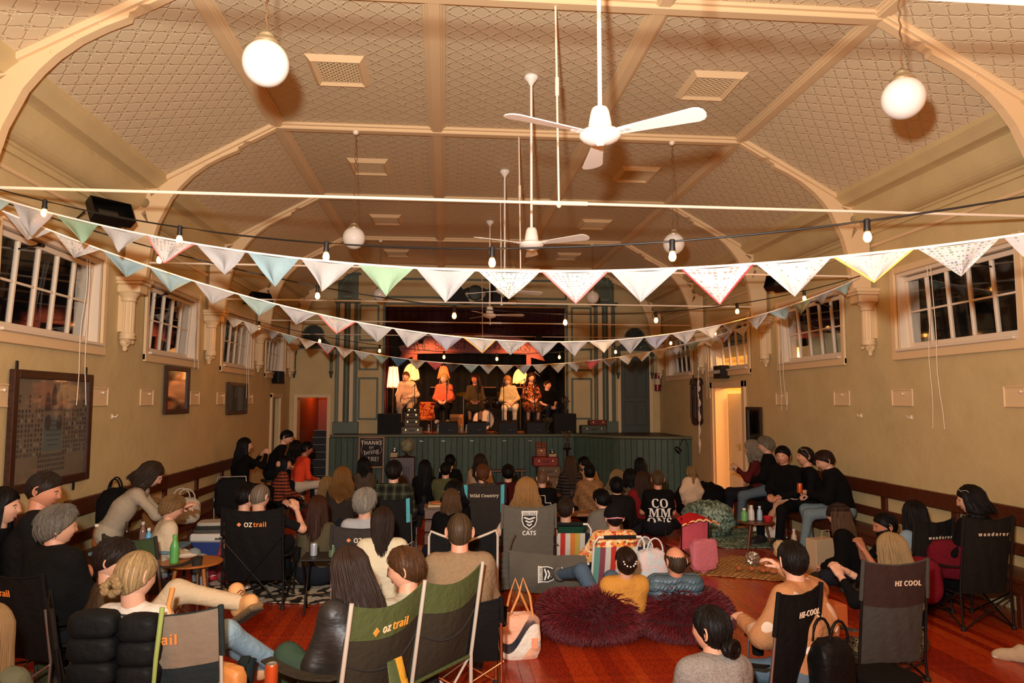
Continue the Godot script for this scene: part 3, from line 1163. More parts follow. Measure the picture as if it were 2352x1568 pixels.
func fan(p: Vector3, turn: float, label: String) -> void:
	var t = thing("ceiling_fan", label,"fan", p,0.0)
	var w = mat("fan_white", col(236,230,218),0.35)
	part(t,"canopy", G.new().lathe([[0.0,-0.1], [0.02,-0.1], [0.028,-0.08], [0.07,-0.03], [0.075,0.0], [0.0,0.0]],20,V(0, HC-p.y,0)), w)
	part(t,"down_rod", G.new().rod(V(0,0.17,0),V(0, HC-p.y-0.08,0),0.0135,10), w)
	part(t,"motor_cap", G.new().lathe([[0.066,0.045], [0.07,0.05], [0.066,0.09], [0.055,0.15], [0.045,0.175], [0.02,0.185], [0.0,0.185]],24), w)
	part(t,"motor", G.new().lathe([[0.0,-0.048], [0.02,-0.05], [0.025,-0.04], [0.06,-0.035], [0.095,-0.02], [0.12,0.0], [0.122,0.02], [0.11,0.035], [0.06,0.042], [0.0,0.042]],28), w)
	for k in 3:
		var b = Node3D.new()
		b.name = "blade_arm"
		t.add_child(b, true)
		b.rotation.y = turn+TAU*k/3
		part(b,"bracket", G.new().box(V(0.14,0.015,0),V(0.1,0.006,0.05),0.002).ball(V(0.15,0.012,0.012),V(0.006,0.005,0.006),8,4).ball(V(0.15,0.012,-0.012),V(0.006,0.005,0.006),8,4), w)
		var pl = PackedVector2Array([V2(0.12,-0.032),V2(0.57,-0.068)])
		for i in 7:
			var a = -PI/2+PI*i/6.0
			pl.append(V2(0.575+0.05*cos(a),0.0+0.066*sin(a)))
		pl.append_array([V2(0.57,0.068),V2(0.12,0.032)])
		part(b,"blade", G.new().prism(pl,0.006, Transform3D(Basis(Vector3.RIGHT, PI/2-0.2),V(0,0.018,0))), w)

func globe(p: Vector3, label: String) -> void:
	var t = thing("globe_pendant", label,"lamp", p)
	var glass = mat("opal_glass", col(226,221,211),0.12)
	glass.subsurf_scatter_enabled = true
	glass.subsurf_scatter_strength = 0.15
	part(t,"globe", G.new().ball(V(),V(0.131,0.131,0.131),36,20), glass)
	part(t,"gallery", G.new().lathe([[0.07,0.1], [0.078,0.115], [0.068,0.13], [0.05,0.145], [0.045,0.165], [0.05,0.17], [0.02,0.18], [0.012,0.2], [0.0,0.2]],24), metal(col(205,190,160),0.3))
	var top = HC-p.y
	part(t,"flex", G.new().tube(range(2*int(top/0.03)).map(func(i): return V(0.005*sin(i*0.9),0.2+(top-0.24)*i/(2.0*int(top/0.03)-1),0.005*cos(i*0.9))),0.0055,5), mat("flex", col(120,84,48),0.7))
	part(t,"ceiling_rose", G.new().lathe([[0.0,-0.06], [0.015,-0.06], [0.035,-0.045], [0.035,-0.01], [0.04,0.0], [0.0,0.0]],16,V(0, top-0.05,0)), M.rod_paint)

# cable with bulbs and a bunting line below it
func sag(a: Vector3, b: Vector3, drop: float, u: float) -> Vector3:
	return a.lerp(b, u)-V(0, drop*4.0*u*(1.0-u),0)

func cable(called: String, label: String, a: Vector3, b: Vector3, drop: float, us: Array, energy := 0.1) -> void:
	var t = thing(called, label,"string lights", a)
	part(t,"cable", G.new().tube(range(49).map(func(i): return sag(a, b, drop, i/48.0)-a),0.006,6), mat("cable_black", Color(0.02,0.02,0.02),0.5))
	var bulb = mat("bulb_glass", Color(1.0,0.85,0.6),0.1)
	bulb.emission_enabled = true
	bulb.emission = Color(1.0,0.72,0.4)
	bulb.emission_energy_multiplier = 7.0
	for u in us:
		var p = sag(a, b, drop, u)-a
		var s = Node3D.new()
		s.name = "socket"
		t.add_child(s, true)
		s.position = p
		part(s,"holder", G.new().lathe([[0.0,-0.058], [0.016,-0.058], [0.019,-0.05], [0.016,-0.03], [0.017,0.006], [0.012,0.012], [0.0,0.012]],12), M.cable_black)
		part(s,"bulb", G.new().lathe([[0.0,-0.115], [0.012,-0.112], [0.02,-0.1], [0.022,-0.088], [0.018,-0.07], [0.012,-0.058], [0.0,-0.058]],14), bulb)
		lamp(s, Color(1.0,0.61,0.2), energy,V(0,-0.09,0),0.02)

func bunting(called: String, label: String, a: Vector3, b: Vector3, drop: float, flags: Array) -> void:
	# flags: [u0, u1, length, kind]
	var t = thing(called, label,"bunting", a)
	var tape = mat("bunting_tape", col(240,234,224),0.9)
	part(t,"tape", G.new().tube(range(65).map(func(i): return sag(a, b, drop, i/64.0)-a),0.007,5), tape)
	var side = (b-a).normalized()
	var out = side.cross(Vector3.UP).normalized()
	var k = 0
	for f in flags:
		k += 1
		var p0 = sag(a, b, drop, f[0])-a
		var p1 = sag(a, b, drop, f[1])-a
		var mid: Vector3 = (p0+p1)/2.0+V(0,-f[2],0)+side*(0.02*sin(k*2.3))+out*(0.05*sin(k*1.7))
		var ph = k*1.3
		var fun = func(u, v):
			var top: Vector3 = p0.lerp(p1, u)
			var tip: Vector3 = mid
			var e: Vector3 = top.lerp(tip, v)
			# edges stay on the triangle; soft folds run to the tip
			var w: float = 0.016*sin(u*9.0+ph)*sin(v*PI*0.9)+0.012*sin(v*5.0+ph*2.0)*v
			return e+out*w-V(0,0.012*(1-v)*sin(u*PI),0)
		var m: StandardMaterial3D = hanky(f[3])
		part(t,"flag", G.new().sheet(12,10,0.002, fun), m)
		if f[3] in ["pink","red","gold"]:
			var ec: Color = {"pink": col(226,110,104),"red": col(206,50,52),"gold": col(222,176,84)}[f[3]]
			var path = []
			for i in 9:
				path.append(fun.call(0.0, i/8.0))
			for i in range(1,9):
				path.append(fun.call(1.0,1.0-i/8.0))
			part(t,"edging", G.new().tube(path,0.006,5), plain(ec,0.9))

func hanky(kind: String) -> StandardMaterial3D:
	var key = "hanky_"+kind
	if M.has(key):
		return M[key]
	var c = {"white": col(180,176,171),"green": col(150,178,144),"blue": col(150,176,178),"mint": col(164,184,174),"lilac": col(176,172,180),"cream": col(236,222,200),"dusk": col(80,110,130),"rose": col(216,96,92),"charcoal": col(66,58,54),"ecru": col(206,190,164)}
	var m = mat(key, c.get(kind, col(180,176,171)),0.9)
	m.backlight_enabled = true
	m.backlight = Color(0.25,0.24,0.22)
	m.normal_enabled = true
	m.normal_texture = noise_tex("crease",0.012, [], true,10.0)
	m.normal_scale = 0.35
	if kind in ["floral","sprig","pink","gold","red"]:
		# small printed sprigs gathered towards the corner of the cloth
		var tint: Array = {"floral": [col(140,160,120), col(120,130,150)],"sprig": [col(214,130,80), col(120,150,110)],"pink": [col(200,170,170), col(150,160,150)],"gold": [col(206,190,150), col(190,180,160)],"red": [col(206,150,130), col(170,160,150)]}[kind]
		m.albedo_texture = pic(key,96,96, func(x: float, y: float) -> Color:
			var cell = V2(floor(x*12), floor(y*12))
			var q = V2(x*12, y*12)-cell-V2(0.5,0.5)
			var hsh = fmod(absf(sin(cell.x*12.9+cell.y*78.2+kind.length()*7.0)*4375.5),1.0)
			var keep = 0.55 if kind in ["floral","pink","red"] else 0.22
			if hsh < keep and q.length() < 0.16+hsh*0.4:
				return tint[int(hsh*97) % 2].lerp(Color.WHITE,0.25)
			return col(252,250,246))
	else:
		m.albedo_texture = noise_tex("weave",0.25, [[0.0, Color(0.8,0.8,0.8)], [1.0, Color.WHITE]], false,1.0, FastNoiseLite.TYPE_SIMPLEX,2)
	M[key] = m
	return m

func flag_row(u0: float, u1: float, count: int, len: float, kinds: Array, grow := 0.0) -> Array:
	var r = []
	var q = RandomNumberGenerator.new()
	q.seed = count*31
	for i in count:
		var a = lerpf(u0, u1, float(i)/count)
		var b = lerpf(u0, u1, float(i+1)/count)
		r.append([a, b-(b-a)*0.03, len*q.randf_range(0.88,1.12), kinds[i % kinds.size()]])
	return r

func build_strings() -> void:
	var A = V(-4.35,3.55,-5.7)
	var B = V(4.3,3.32,-2.6)
	cable("festoon_lights","black bulb cable draped along the nearest bunting", A+V(0,0.02,0), B+V(0,0.14,0),0.68, [0.075,0.2,0.32,0.44,0.555,0.665,0.765,0.875])
	bunting("bunting","bunting of folded handkerchiefs nearest the rear of the hall", A+V(0,-0.04,0), B+V(0,-0.1,0.05),0.68, flag_row(0.0,0.86,20,0.185, ["mint","white","green","white","pink","white","blue","white","green","white","floral","pink","white","red","sprig","gold","floral","sprig","floral","white"]))
	var C = V(4.25,3.48,-8.5)
	cable("festoon_lights","black bulb cable above the second bunting string", A+V(0,-0.05,-0.05), C,0.68, [0.14,0.28,0.42,0.55,0.67,0.79,0.9])
	bunting("bunting","bunting of white handkerchiefs sagging across the middle of the hall", A+V(0,-0.1,-0.05), C+V(0,-0.02,0),0.93, flag_row(0.02,0.99,26,0.14, ["white","floral","blue","blue","white","mint","white","pink","white","sprig","lilac","gold","floral","white","white","cream","white","lilac","white","cream"]))
	var D = V(-4.2,3.3,-11.6)
	var E2 = V(4.2,3.3,-11.7)
	cable("festoon_lights","thin bulb cable hanging before the stage arch", D, E2,0.6, [0.06,0.17,0.28,0.4,0.5,0.62,0.73,0.84,0.93])
	bunting("bunting","faded bunting of small cloths before the stage sign", D+V(0,-0.04,0.05), E2+V(0,-0.1,0.05),0.72, flag_row(0.0,1.0,30,0.14, ["cream","cream","white","mint","cream","red","cream","floral","mint","dusk","ecru","rose","charcoal","mint","floral","ecru","white","ecru","ecru","floral","rose","white","cream"]))
	# tail of bunting hanging down the right wall
	var t = thing("bunting_tail","loose bunting tail hanging straight down by the lobby door","bunting",V(4.32,3.1,-14.55))
	part(t,"tape", G.new().tube(range(12).map(func(i): return V(0.02*sin(i*1.1),-0.2*i,0.03*sin(i*0.7))),0.007,5), M.bunting_tape)
	for i in 7:
		var y = -0.1-i*0.3
		part(t,"flag", G.new().sheet(5,6,0.002, func(u, v): return V(0.02*sin(v*5.0+i), y-0.26*u*(1.0-0.0*v)-0.13*(1-u)*v+0.0,0.1*v*(1.0-absf(u-0.5)*2.0)+0.01*sin(u*9.0))), hanky("cream"))

# ---------------------------------------------------------------- people
var jobs = []
var cache = {}

func gauss(n: Vector3, d: Vector3, wx: float, wy: float) -> float:
	var a = atan2(n.x,-n.z)-atan2(d.x,-d.z)
	var b = asin(clampf(n.y,-1,1))-asin(clampf(d.normalized().y,-1,1))
	return exp(-(a*a)/(wx*wx)-(b*b)/(wy*wy))

func skull(n: Vector3) -> Vector3:
	var p = V(n.x*0.075, n.y*0.113, n.z*0.096)
	if n.y < 0.0:
		var q = -n.y
		p.x *= 1.0-0.3*q*q
		p.z *= (1.0-0.45*q*q) if n.z > 0 else 1.0-0.06*q
	else:
		p.x *= 1.0+0.05*n.y*(1-n.y)*4.0
		if n.z > 0:
			p.z *= 1.0+0.07*sin(n.y*PI)
	return p

func head_mesh() -> G:
	if not cache.has("head"):
		var g = G.new()
		g.grid(48,36, func(u, v):
			var th: float = v*PI
			var az: float = u*TAU
			var n = V(sin(th)*sin(az), cos(th),-sin(th)*cos(az))
			var p = skull(n)
			var f = 0.0
			f += 0.021*gauss(n,V(0,-0.16,-1),0.12,0.1)          # tip of the nose
			f += 0.012*gauss(n,V(0,0.05,-1),0.09,0.17)          # bridge
			f += 0.005*gauss(n,V(0,0.2,-1),0.45,0.09)           # brow
			f -= 0.008*(gauss(n,V(0.36,0.06,-1),0.18,0.1)+gauss(n,V(-0.36,0.06,-1),0.18,0.1))
			f += 0.006*(gauss(n,V(0.55,-0.15,-1),0.3,0.16)+gauss(n,V(-0.55,-0.15,-1),0.3,0.16))
			f += 0.007*gauss(n,V(0,-0.47,-1),0.24,0.06)         # lips
			f -= 0.004*gauss(n,V(0,-0.62,-1),0.2,0.05)
			f += 0.009*gauss(n,V(0,-0.95,-1),0.3,0.14)          # chin
			return p+V(n.x*f*0.5,0,-f), true)
		for s in [-1.0,1.0]:
			# ear: rim and bowl
			g.tube(range(9).map(func(i): return V(s*(0.077+0.012*sin(i/8.0*PI)),0.03*cos(i*0.42-0.3),0.012+0.02*sin(i*0.42-0.3))), [0.004,0.005,0.005,0.005,0.005,0.005,0.0055,0.006,0.005],6)
			g.ball(V(s*0.077,0,0.018),V(0.008,0.027,0.017),10,8)
		cache.head = g
	return cache.head

func face_parts() -> Dictionary:
	if not cache.has("face"):
		var eye = G.new()
		var brow = G.new()
		var iris = G.new()
		for s in [-1.0,1.0]:
			eye.ball(V(s*0.031,0.006,-0.0775),V(0.0125,0.0055,0.008),12,8)
			iris.ball(V(s*0.031,0.006,-0.083),V(0.0055,0.005,0.0045),10,6)
			brow.tube([V(s*0.015,0.021,-0.09),V(s*0.03,0.026,-0.086),V(s*0.046,0.02,-0.075)], [0.003,0.0036,0.002],6)
		var lip = G.new()
		lip.tube([V(-0.022,-0.053,-0.081),V(-0.008,-0.0495,-0.0895),V(0,-0.051,-0.09),V(0.008,-0.0495,-0.0895),V(0.022,-0.053,-0.081)], [0.0015,0.0035,0.0035,0.0035,0.0015],6)
		lip.tube([V(-0.02,-0.054,-0.081),V(0,-0.0585,-0.089),V(0.02,-0.054,-0.081)], [0.0015,0.0045,0.0015],6)
		cache.face = {"eye": eye.mesh(),"iris": iris.mesh(),"brow": brow.mesh(),"lip": lip.mesh()}
	return cache.face

# a right hand: wrist at the origin, fingers towards -z, palm down, thumb on the left
func hand_mesh(curl: float) -> G:
	var key = "hand%.2f" % curl
	if not cache.has(key):
		var b = []
		var kn = [[-0.03,-0.088,0.068], [-0.009,-0.094,0.078], [0.012,-0.09,0.072], [0.031,-0.08,0.056]]
		for k in 4:
			var q = kn[k]
			var K = V(q[0],0.004, q[1])
			b.append([V(q[0]*0.6,0,-0.01), K,0.017,0.0125])
			var a = curl*(0.7+0.08*k)
			var p = K
			for j in 3:
				var l: float = q[2]*[0.45,0.3,0.25][j]
				var e = p+V((q[0])*0.12,-sin(a),-cos(a)).normalized()*l
				b.append([p, e, [0.0098,0.009,0.008][j], [0.009,0.008,0.0072][j]])
				p = e
				a += curl
		b.append([V(-0.018,-0.004,-0.02),V(-0.046,-0.014,-0.052),0.0165,0.012])
		b.append([V(-0.046,-0.014,-0.052),V(-0.05,-0.026-0.012*curl,-0.083),0.0115,0.0095])
		b.append([V(-0.05,-0.026-0.012*curl,-0.083),V(-0.044,-0.034-0.02*curl,-0.105),0.0095,0.008])
		b.append([V(0,0,0.02),V(0,0,-0.02),0.022,0.024])
		cache[key] = G.net(b,0.0055,0.004)
	return cache[key]

func hair_line(az: float, style: String) -> float:
	var c = cos(az)
	var front = 59.0
	var side = 104.0
	var back = 138.0
	if style == "buzz" or style == "crop" or style == "short":
		side = 99.0; back = 131.0
	return deg_to_rad(lerpf(side, front, pow(c,0.75)) if c > 0 else lerpf(side, back, pow(-c,0.8)))

func cap(g: G, thick: float, style: String, rough := 0.0, drop := 0.0) -> void:
	# scalp of hair from the crown to the hairline, turned in at the edge
	g.grid(72,24, func(u, v):
		var az: float = u*TAU
		var tm = hair_line(az, style)+drop
		var th: float = tm*minf(v*1.05,1.0)
		if style == "bald":
			var lo = deg_to_rad(62.0+14.0*cos(az)*-0.4)
			th = lerpf(lo, tm, minf(v*1.05,1.0))
		var n = V(sin(th)*sin(az), cos(th),-sin(th)*cos(az))
		var e: float = thick*(1.0-0.75*pow(v,5.0))*(1.0 if v < 0.98 else -0.6)
		if style == "bald":
			e *= sin(clampf(v*1.6,0,1)*PI/2)
		e += rough*(sin(az*13.0+th*9.0)*sin(th*17.0+az*3.0)+0.6*sin(az*29.0+th*4.0))*(1.0-v*0.5)
		e += 0.0016*sin(az*47.0+sin(th*6.0)*2.0)
		return skull(n)+n*e, true)

func curtain(g: G, a0: float, length: float, thick: float, wave: float, spread: float, taper := 0.0) -> void:
	# hair falling from the side and back of the head; a closed strip
	var half = 40
	g.grid(half*2+1,34, func(u, v):
		var k = u*(half*2+1)
		var outer: bool = k <= half
		var w: float = (k/half) if outer else (half*2+1-k)/half
		var az: float = deg_to_rad(lerpf(a0,360.0-a0, w))
		var t0 = 0.3
		var n: Vector3
		var p: Vector3
		var ins: float = 0.0 if outer else -0.022
		var th = deg_to_rad(45.0+50.0*minf(v/t0,1.0))
		n = V(sin(th)*sin(az), cos(th),-sin(th)*cos(az))
		p = skull(n)+n*(thick+ins)
		var hor = V(n.x,0, n.z).normalized()
		if v > t0:
			var s: float = (v-t0)/(1.0-t0)
			p.y -= length*s*(1.0-0.1*sin(az*5.0+1.0))
			p += hor*(spread*sin(s*PI*0.75)+wave*sin(s*11.0+az*3.0)*s)
			p.x *= 1.0-taper*s
			p.z += 0.018*s-taper*0.03*s
		p += hor*(0.0035*sin(az*31.0+v*3.0)+0.0025*sin(az*73.0+v*7.0))*(0.3+v)
		return p, true)

func strand_ball(g: G, c: Vector3, r: Vector3, turns := 5.0) -> void:
	g.grid(36,18, func(u, v):
		var a: float = u*TAU
		var b: float = v*PI
		var k = 1.0+0.07*sin(a*turns+b*7.0)
		return c+V(cos(a)*sin(b), cos(b), sin(a)*sin(b))*r*k, true)

func strands(g: G, style: String, count: int, thick: float, len: float, wave: float, a0: float, spread: float, taper := 0.0) -> void:
	# single locks lying over the mass of the hair, lifting a little at the tips
	var r = RandomNumberGenerator.new()
	r.seed = style.hash()
	for i in count:
		var az = deg_to_rad(r.randf_range(a0,360.0-a0)) if len > 0.0 else r.randf()*TAU
		var tm = hair_line(az, style)
		var t0 = r.randf_range(0.05,0.55)
		var t1 = minf(1.0, t0+r.randf_range(0.25,0.5))
		var ph = r.randf()*9.0
		var lift = r.randf_range(0.0, maxf(0.007, thick*0.6))
		var dz = r.randf_range(-0.12,0.12)
		var l = len*r.randf_range(0.75,1.03)
		var path = []
		var rad = []
		var n_ = 8 if len <= 0.0 else 12
		for k in n_+1:
			var f = float(k)/n_
			var p: Vector3
			var aa = az+dz*f+0.05*sin(f*5.0+ph)
			if len <= 0.0:
				var th = tm*lerpf(t0, t1, f)
				var n = V(sin(th)*sin(aa), cos(th),-sin(th)*cos(aa))
				p = skull(n)+n*(thick*(1.0-0.6*pow(lerpf(t0, t1, f),4.0))+lift*f*f)
			else:
				var th = deg_to_rad(lerpf(10.0,95.0, minf(f/0.35,1.0)))
				var n = V(sin(th)*sin(aa), cos(th),-sin(th)*cos(aa))
				p = skull(n)+n*(thick+0.002+lift*f)
				if f > 0.35:
					var s = (f-0.35)/0.65
					var hor = V(n.x,0, n.z).normalized()
					p.y -= l*s
					p += hor*(spread*sin(s*PI*0.75)+wave*sin(s*11.0+aa*3.0+ph*0.2)*s)
					p.x *= 1.0-taper*s
					p.z += 0.018*s-taper*0.03*s
			path.append(p)
			rad.append((0.0034 if len <= 0.0 else 0.0042)*(1.0-0.75*f)*(0.5 if k == 0 else 1.0))
		g.tube(path, rad,4)

func hair_mesh(style: String) -> Mesh:
	var key = "hair_"+style
	if cache.has(key):
		return cache[key]
	var g = G.new()
	match style:
		"buzz": cap(g,0.006,"buzz",0.0008)
		"crop": cap(g,0.012,"crop",0.002)
		"short": cap(g,0.021,"short",0.0035)
		"thick": cap(g,0.028,"short",0.006,0.03)
		"bald": cap(g,0.009,"bald",0.001)
		"shaved": cap(g,0.0015,"buzz")
		"long":
			cap(g,0.016,"f"); curtain(g,62.0,0.34,0.018,0.006,0.02)
		"longer":
			cap(g,0.016,"f"); curtain(g,66.0,0.46,0.018,0.008,0.02,0.12)
		"half":
			# drawn back from the temples, the length gathered down the spine
			cap(g,0.014,"f"); curtain(g,100.0,0.5,0.016,0.006,0.0,0.45)
		"wavy":
			cap(g,0.022,"f",0.003); curtain(g,60.0,0.3,0.026,0.016,0.035)
		"bob":
			cap(g,0.018,"f"); curtain(g,58.0,0.12,0.022,0.004,0.012)
		"curly":
			cap(g,0.04,"f",0.009,0.15); curtain(g,60.0,0.16,0.042,0.02,0.03)
		"curlylong":
			cap(g,0.032,"f",0.007,0.1); curtain(g,62.0,0.27,0.034,0.022,0.03)
		"bun":
			cap(g,0.012,"f"); strand_ball(g,V(0,0.045,0.118),V(0.045,0.04,0.035),7.0)
		"lowbun":
			cap(g,0.013,"f",0.0,0.06); strand_ball(g,V(-0.01,-0.065,0.105),V(0.05,0.042,0.036),9.0)
			g.tube(range(11).map(func(i): return V(-0.01+0.042*cos(i*0.65),-0.065+0.036*sin(i*0.65),0.13)),0.014,7)
		"sidebun":
			cap(g,0.015,"f",0.0015,0.04)
			for i in 9:
				strand_ball(g,V(-0.02+0.042*cos(i*0.8),-0.052+0.034*sin(i*0.8),0.112+0.012*sin(i*1.7)),V(0.022,0.02,0.02),4.0)
		"topbun":
			cap(g,0.014,"f",0.0,0.05); strand_ball(g,V(0,0.115,0.03),V(0.042,0.036,0.042),6.0)
		"pony":
			cap(g,0.013,"f")
			g.tube(range(12).map(func(i): return V(0.01*sin(i*0.6),0.05-0.03*i+0.02*sin(minf(i,3)*0.9),0.105+0.035*sin(minf(i,4)*0.7))), [0.012,0.024,0.03,0.033,0.033,0.031,0.028,0.025,0.022,0.018,0.012,0.004],12)
		"braid":
			cap(g,0.014,"f",0.001)
			for i in 9:
				strand_ball(g,V(0.015+0.009*(1 if i % 2 else -1)+i*0.004,-0.06-0.034*i,0.095+0.004*i),V(0.026,0.024,0.022)*(1.0-i*0.05),3.0)
	var st = {"buzz": [0],"shaved": [0],"bald": [0],"crop": [260,0.012],"short": [260,0.021],"thick": [300,0.031],"long": [170,0.018,0.34,0.006,64.0,0.02,0.0],"longer": [170,0.018,0.46,0.008,68.0,0.02,0.12],"half": [110,0.016,0.5,0.006,104.0,0.0,0.45],"wavy": [170,0.026,0.3,0.016,62.0,0.035,0.0],"bob": [150,0.022,0.12,0.004,60.0,0.012,0.0],"curly": [240,0.042,0.16,0.026,60.0,0.035,0.0],"curlylong": [260,0.034,0.27,0.03,62.0,0.035,0.0]}.get(style, [200,0.013])
	if st[0] > 0:
		strands(g, style, st[0], st[1], st[2] if st.size() > 2 else 0.0, st[3] if st.size() > 2 else 0.0, st[4] if st.size() > 2 else 0.0, st[5] if st.size() > 2 else 0.0, st[6] if st.size() > 2 else 0.0)
	var m = g.mesh()
	cache[key] = m
	return m

func hair_mat(c: Color) -> StandardMaterial3D:
	var key = "hair_%s" % c.to_html()
	if not M.has(key):
		var m = mat(key, c,0.5)
		if not tx.has("strands"):
			var r = RandomNumberGenerator.new()
			r.seed = 3
			var im = Image.create(512,64, false, Image.FORMAT_RGB8)
			var a = PackedFloat32Array()
			a.resize(512)
			for q in [[8,0.22], [3,0.2], [1,0.2]]:
				var b = PackedFloat32Array()
				for i in 512/int(q[0])+2:
					b.append(r.randf())
				for i in 512:
					var f = float(i)/q[0]
					a[i] += lerpf(b[int(f)], b[int(f)+1 if int(f)+1 < 512/int(q[0]) else 0], f-int(f))*q[1]
			for y in 64:
				for x in 512:
					var k = 0.35+a[(x+int(4.0*sin(y*0.098))) % 512]*1.05
					im.set_pixel(x, y, Color(k, k, k))
			tx.strands = ImageTexture.create_from_image(im)
			var bm: Image = im.duplicate()
			bm.bump_map_to_normal_map(3.0)
			tx.strands_n = ImageTexture.create_from_image(bm)
		m.albedo_texture = tx.strands
		m.normal_enabled = true
		m.normal_texture = tx.strands_n
		m.normal_scale = 0.8
		m.uv1_scale = V(2,1,1)
		m.metallic_specular = 0.3
	return M[key]

func skin_mat(c: Color) -> StandardMaterial3D:
	var key = "skin_%s" % c.to_html()
	if not M.has(key):
		var m = mat(key, c,0.5)
		m.subsurf_scatter_enabled = true
		m.subsurf_scatter_strength = 0.12
		m.albedo_texture = noise_tex("skin",0.05, [[0.0, Color(0.9,0.84,0.82)], [1.0, Color.WHITE]], false,1.0)
		tri_tex(m,6.0)
	return M[key]

func knee(a: Vector3, c: Vector3, l1: float, l2: float, pole: Vector3) -> Vector3:
	# middle joint of a two-bone limb
	var d = c-a
	var l = clampf(d.length(),0.05, (l1+l2)*0.999)
	var x = (l1*l1-l2*l2+l*l)/(2*l)
	var h = sqrt(maxf(0.0, l1*l1-x*x))
	var dir = d.normalized()
	var p = (pole-dir*pole.dot(dir)).normalized()
	return a+dir*x+p*h

# top: world point of the crown; o: pose and clothes
func person(label: String, top: Vector3, yaw: float, o: Dictionary) -> Node3D:
	var sc: float = o.get("sc",1.0)
	var lean: float = o.get("lean",0.08)
	var side: float = o.get("side",0.0)
	var T = Basis(Vector3.RIGHT,-lean)*Basis(Vector3.BACK, side)
	var fem: bool = o.get("f", true)
	var sw = (0.148 if fem else 0.168)*sc
	var H = V(0,0.095*sc,0)
	var twist = Basis(Vector3.UP, o.get("twist",0.0))
	var N = H+T*V(0,0.5,0)*sc
	var hb = Basis(Vector3.UP, o.get("hy",0.0))*Basis(Vector3.RIGHT,-o.get("hp",0.05))*Basis(Vector3.BACK, o.get("hr",0.0))
	var hc = N+(Basis(Vector3.RIGHT,-lean*0.6-0.12)*Basis(Vector3.BACK, side)*V(0,0.142*(0.5+0.5*o.get("hs",1.0)),0))*sc
	var hs: float = o.get("hs",1.0)
	var crown = hc+hb*V(0,0.132,0)*sc*hs
	# settle the seat from the crown
	var R = Basis(Vector3.UP, yaw)
	var base = top-R*crown
	var seat: float = o.get("seat", base.y)
	var t = thing("person", label,"person",V(base.x,0, base.z), yaw)
	var up = V(0, base.y,0)
	if o.get("show", false):
		print("%s seat %.2f" % [label, base.y])
	H += up; N += up; hc += up
	var hx = Transform3D(hb.scaled(V(sc, sc, sc)*1.07*hs), hc)
	var C = H+T*V(0,0.29,0.025)*sc
	var cell: float = o.get("cell",0.022)
	var fat: float = o.get("fat",1.0)
	var bulk: float = o.get("bulk",0.0)
	var sho = []
	for s in [-1.0,1.0]:
		sho.append(H+T*(twist*V(s*sw,0.44*sc,0.0)))
	# legs
	var hip = [H+V(-0.085,-0.005,0)*sc, H+V(0.085,-0.005,0)*sc]
	var kn = []
	var an = []
	var leg = o.get("legs","fwd" if base.y > 0.22 else "cross")
	for k in 2:
		var s: float = [-1.0,1.0][k]
		var a: Vector3
		var kk: Vector3
		if leg is Array:
			a = leg[k][1]; kk = leg[k][0]
		elif leg == "fwd":
			a = V(s*0.14,0.09,-0.46*sc); kk = knee(hip[k], a,0.43*sc,0.42*sc,V(s*0.25,1,-0.6))
		elif leg == "out":
			a = V(s*0.12,0.1,-0.78*sc); kk = knee(hip[k], a,0.43*sc,0.42*sc,V(s*0.2,1,0))
		elif leg == "stand":
			a = V(s*0.08,0.08,0.0); kk = (hip[k]+a)/2+V(0,0,-0.02)
		else:
			a = V(-s*0.1,0.08,-0.3*sc); kk = V(s*0.29*sc, maxf(0.16, base.y+0.06),-0.24*sc)
		kn.append(kk); an.append(a)
	# arms
	var el = []
	var wr = []
	var arm = o.get("arms","lap")
	for k in 2:
		var s: float = [-1.0,1.0][k]
		var w: Vector3
		var pole = V(s*0.8,-1,0.5)
		if arm is Array and arm[k] != null:
			w = arm[k]
			if arm.size() > 2:
				pole = arm[2+k]
		elif arm is String and arm == "rest":
			w = H+V(s*0.27,0.17,-0.24)*sc
		elif arm is String and arm == "down":
			w = sho[k]+V(s*0.07,-0.49,-0.04)*sc
		else:
			w = H+V(s*0.09,0.1,-0.3)*sc
		var e = knee(sho[k], w,0.28*sc,0.25*sc, pole)
		el.append(e); wr.append(e+(w-e).normalized()*0.25*sc)
	# garments as smooth skins over the skeleton
	var tb = []
	var q = T*twist
	for s in [-1.0,1.0]:
		tb.append([H+T*V(s*0.07,0.0,0.0)*sc, C+T*V(s*0.075,-0.02,0)*sc, (0.108*fat+bulk)*sc, (0.104*fat+bulk)*sc])
		tb.append([C+T*V(s*0.07,-0.02,0)*sc, H+q*V(s*sw*0.72,0.405*sc,0.01), (0.102*fat+bulk)*sc, (0.066+bulk)*sc])
	tb.append([sho[0]+T*V(0.03,0,0), sho[1]-T*V(0.03,0,0), (0.05+bulk)*sc, (0.05+bulk)*sc])
	tb.append([C+T*V(0,0.1,-0.01)*sc, N+V(0,-0.025,0), (0.09)*sc, (0.062+bulk*0.5)*sc])
	var sl: float = o.get("sleeve",1.0)
	for k in 2:
		if sl >= 0.3:
			tb.append([sho[k], el[k] if sl > 0.6 else sho[k].lerp(el[k],0.8), (0.05+bulk)*sc, (0.043+bulk)*sc])
		if sl > 0.6:
			tb.append([el[k], el[k].lerp(wr[k], minf(1.0, sl)*0.96), (0.043+bulk)*sc, (0.034+bulk*0.8)*sc])
	if o.get("hood", false):
		for s in [-1.0,0.0,1.0]:
			tb.append([N+q*V(s*0.075,-0.03,0.075)*sc, N+q*V(s*0.06,-0.13,0.115)*sc,0.04*sc,0.035*sc])
		for s in [-1.0,1.0]:
			tb.append([N+q*V(s*0.08,-0.02,0.05)*sc, N+q*V(s*0.06,-0.03,-0.06)*sc,0.034*sc,0.03*sc])
	var bb = []
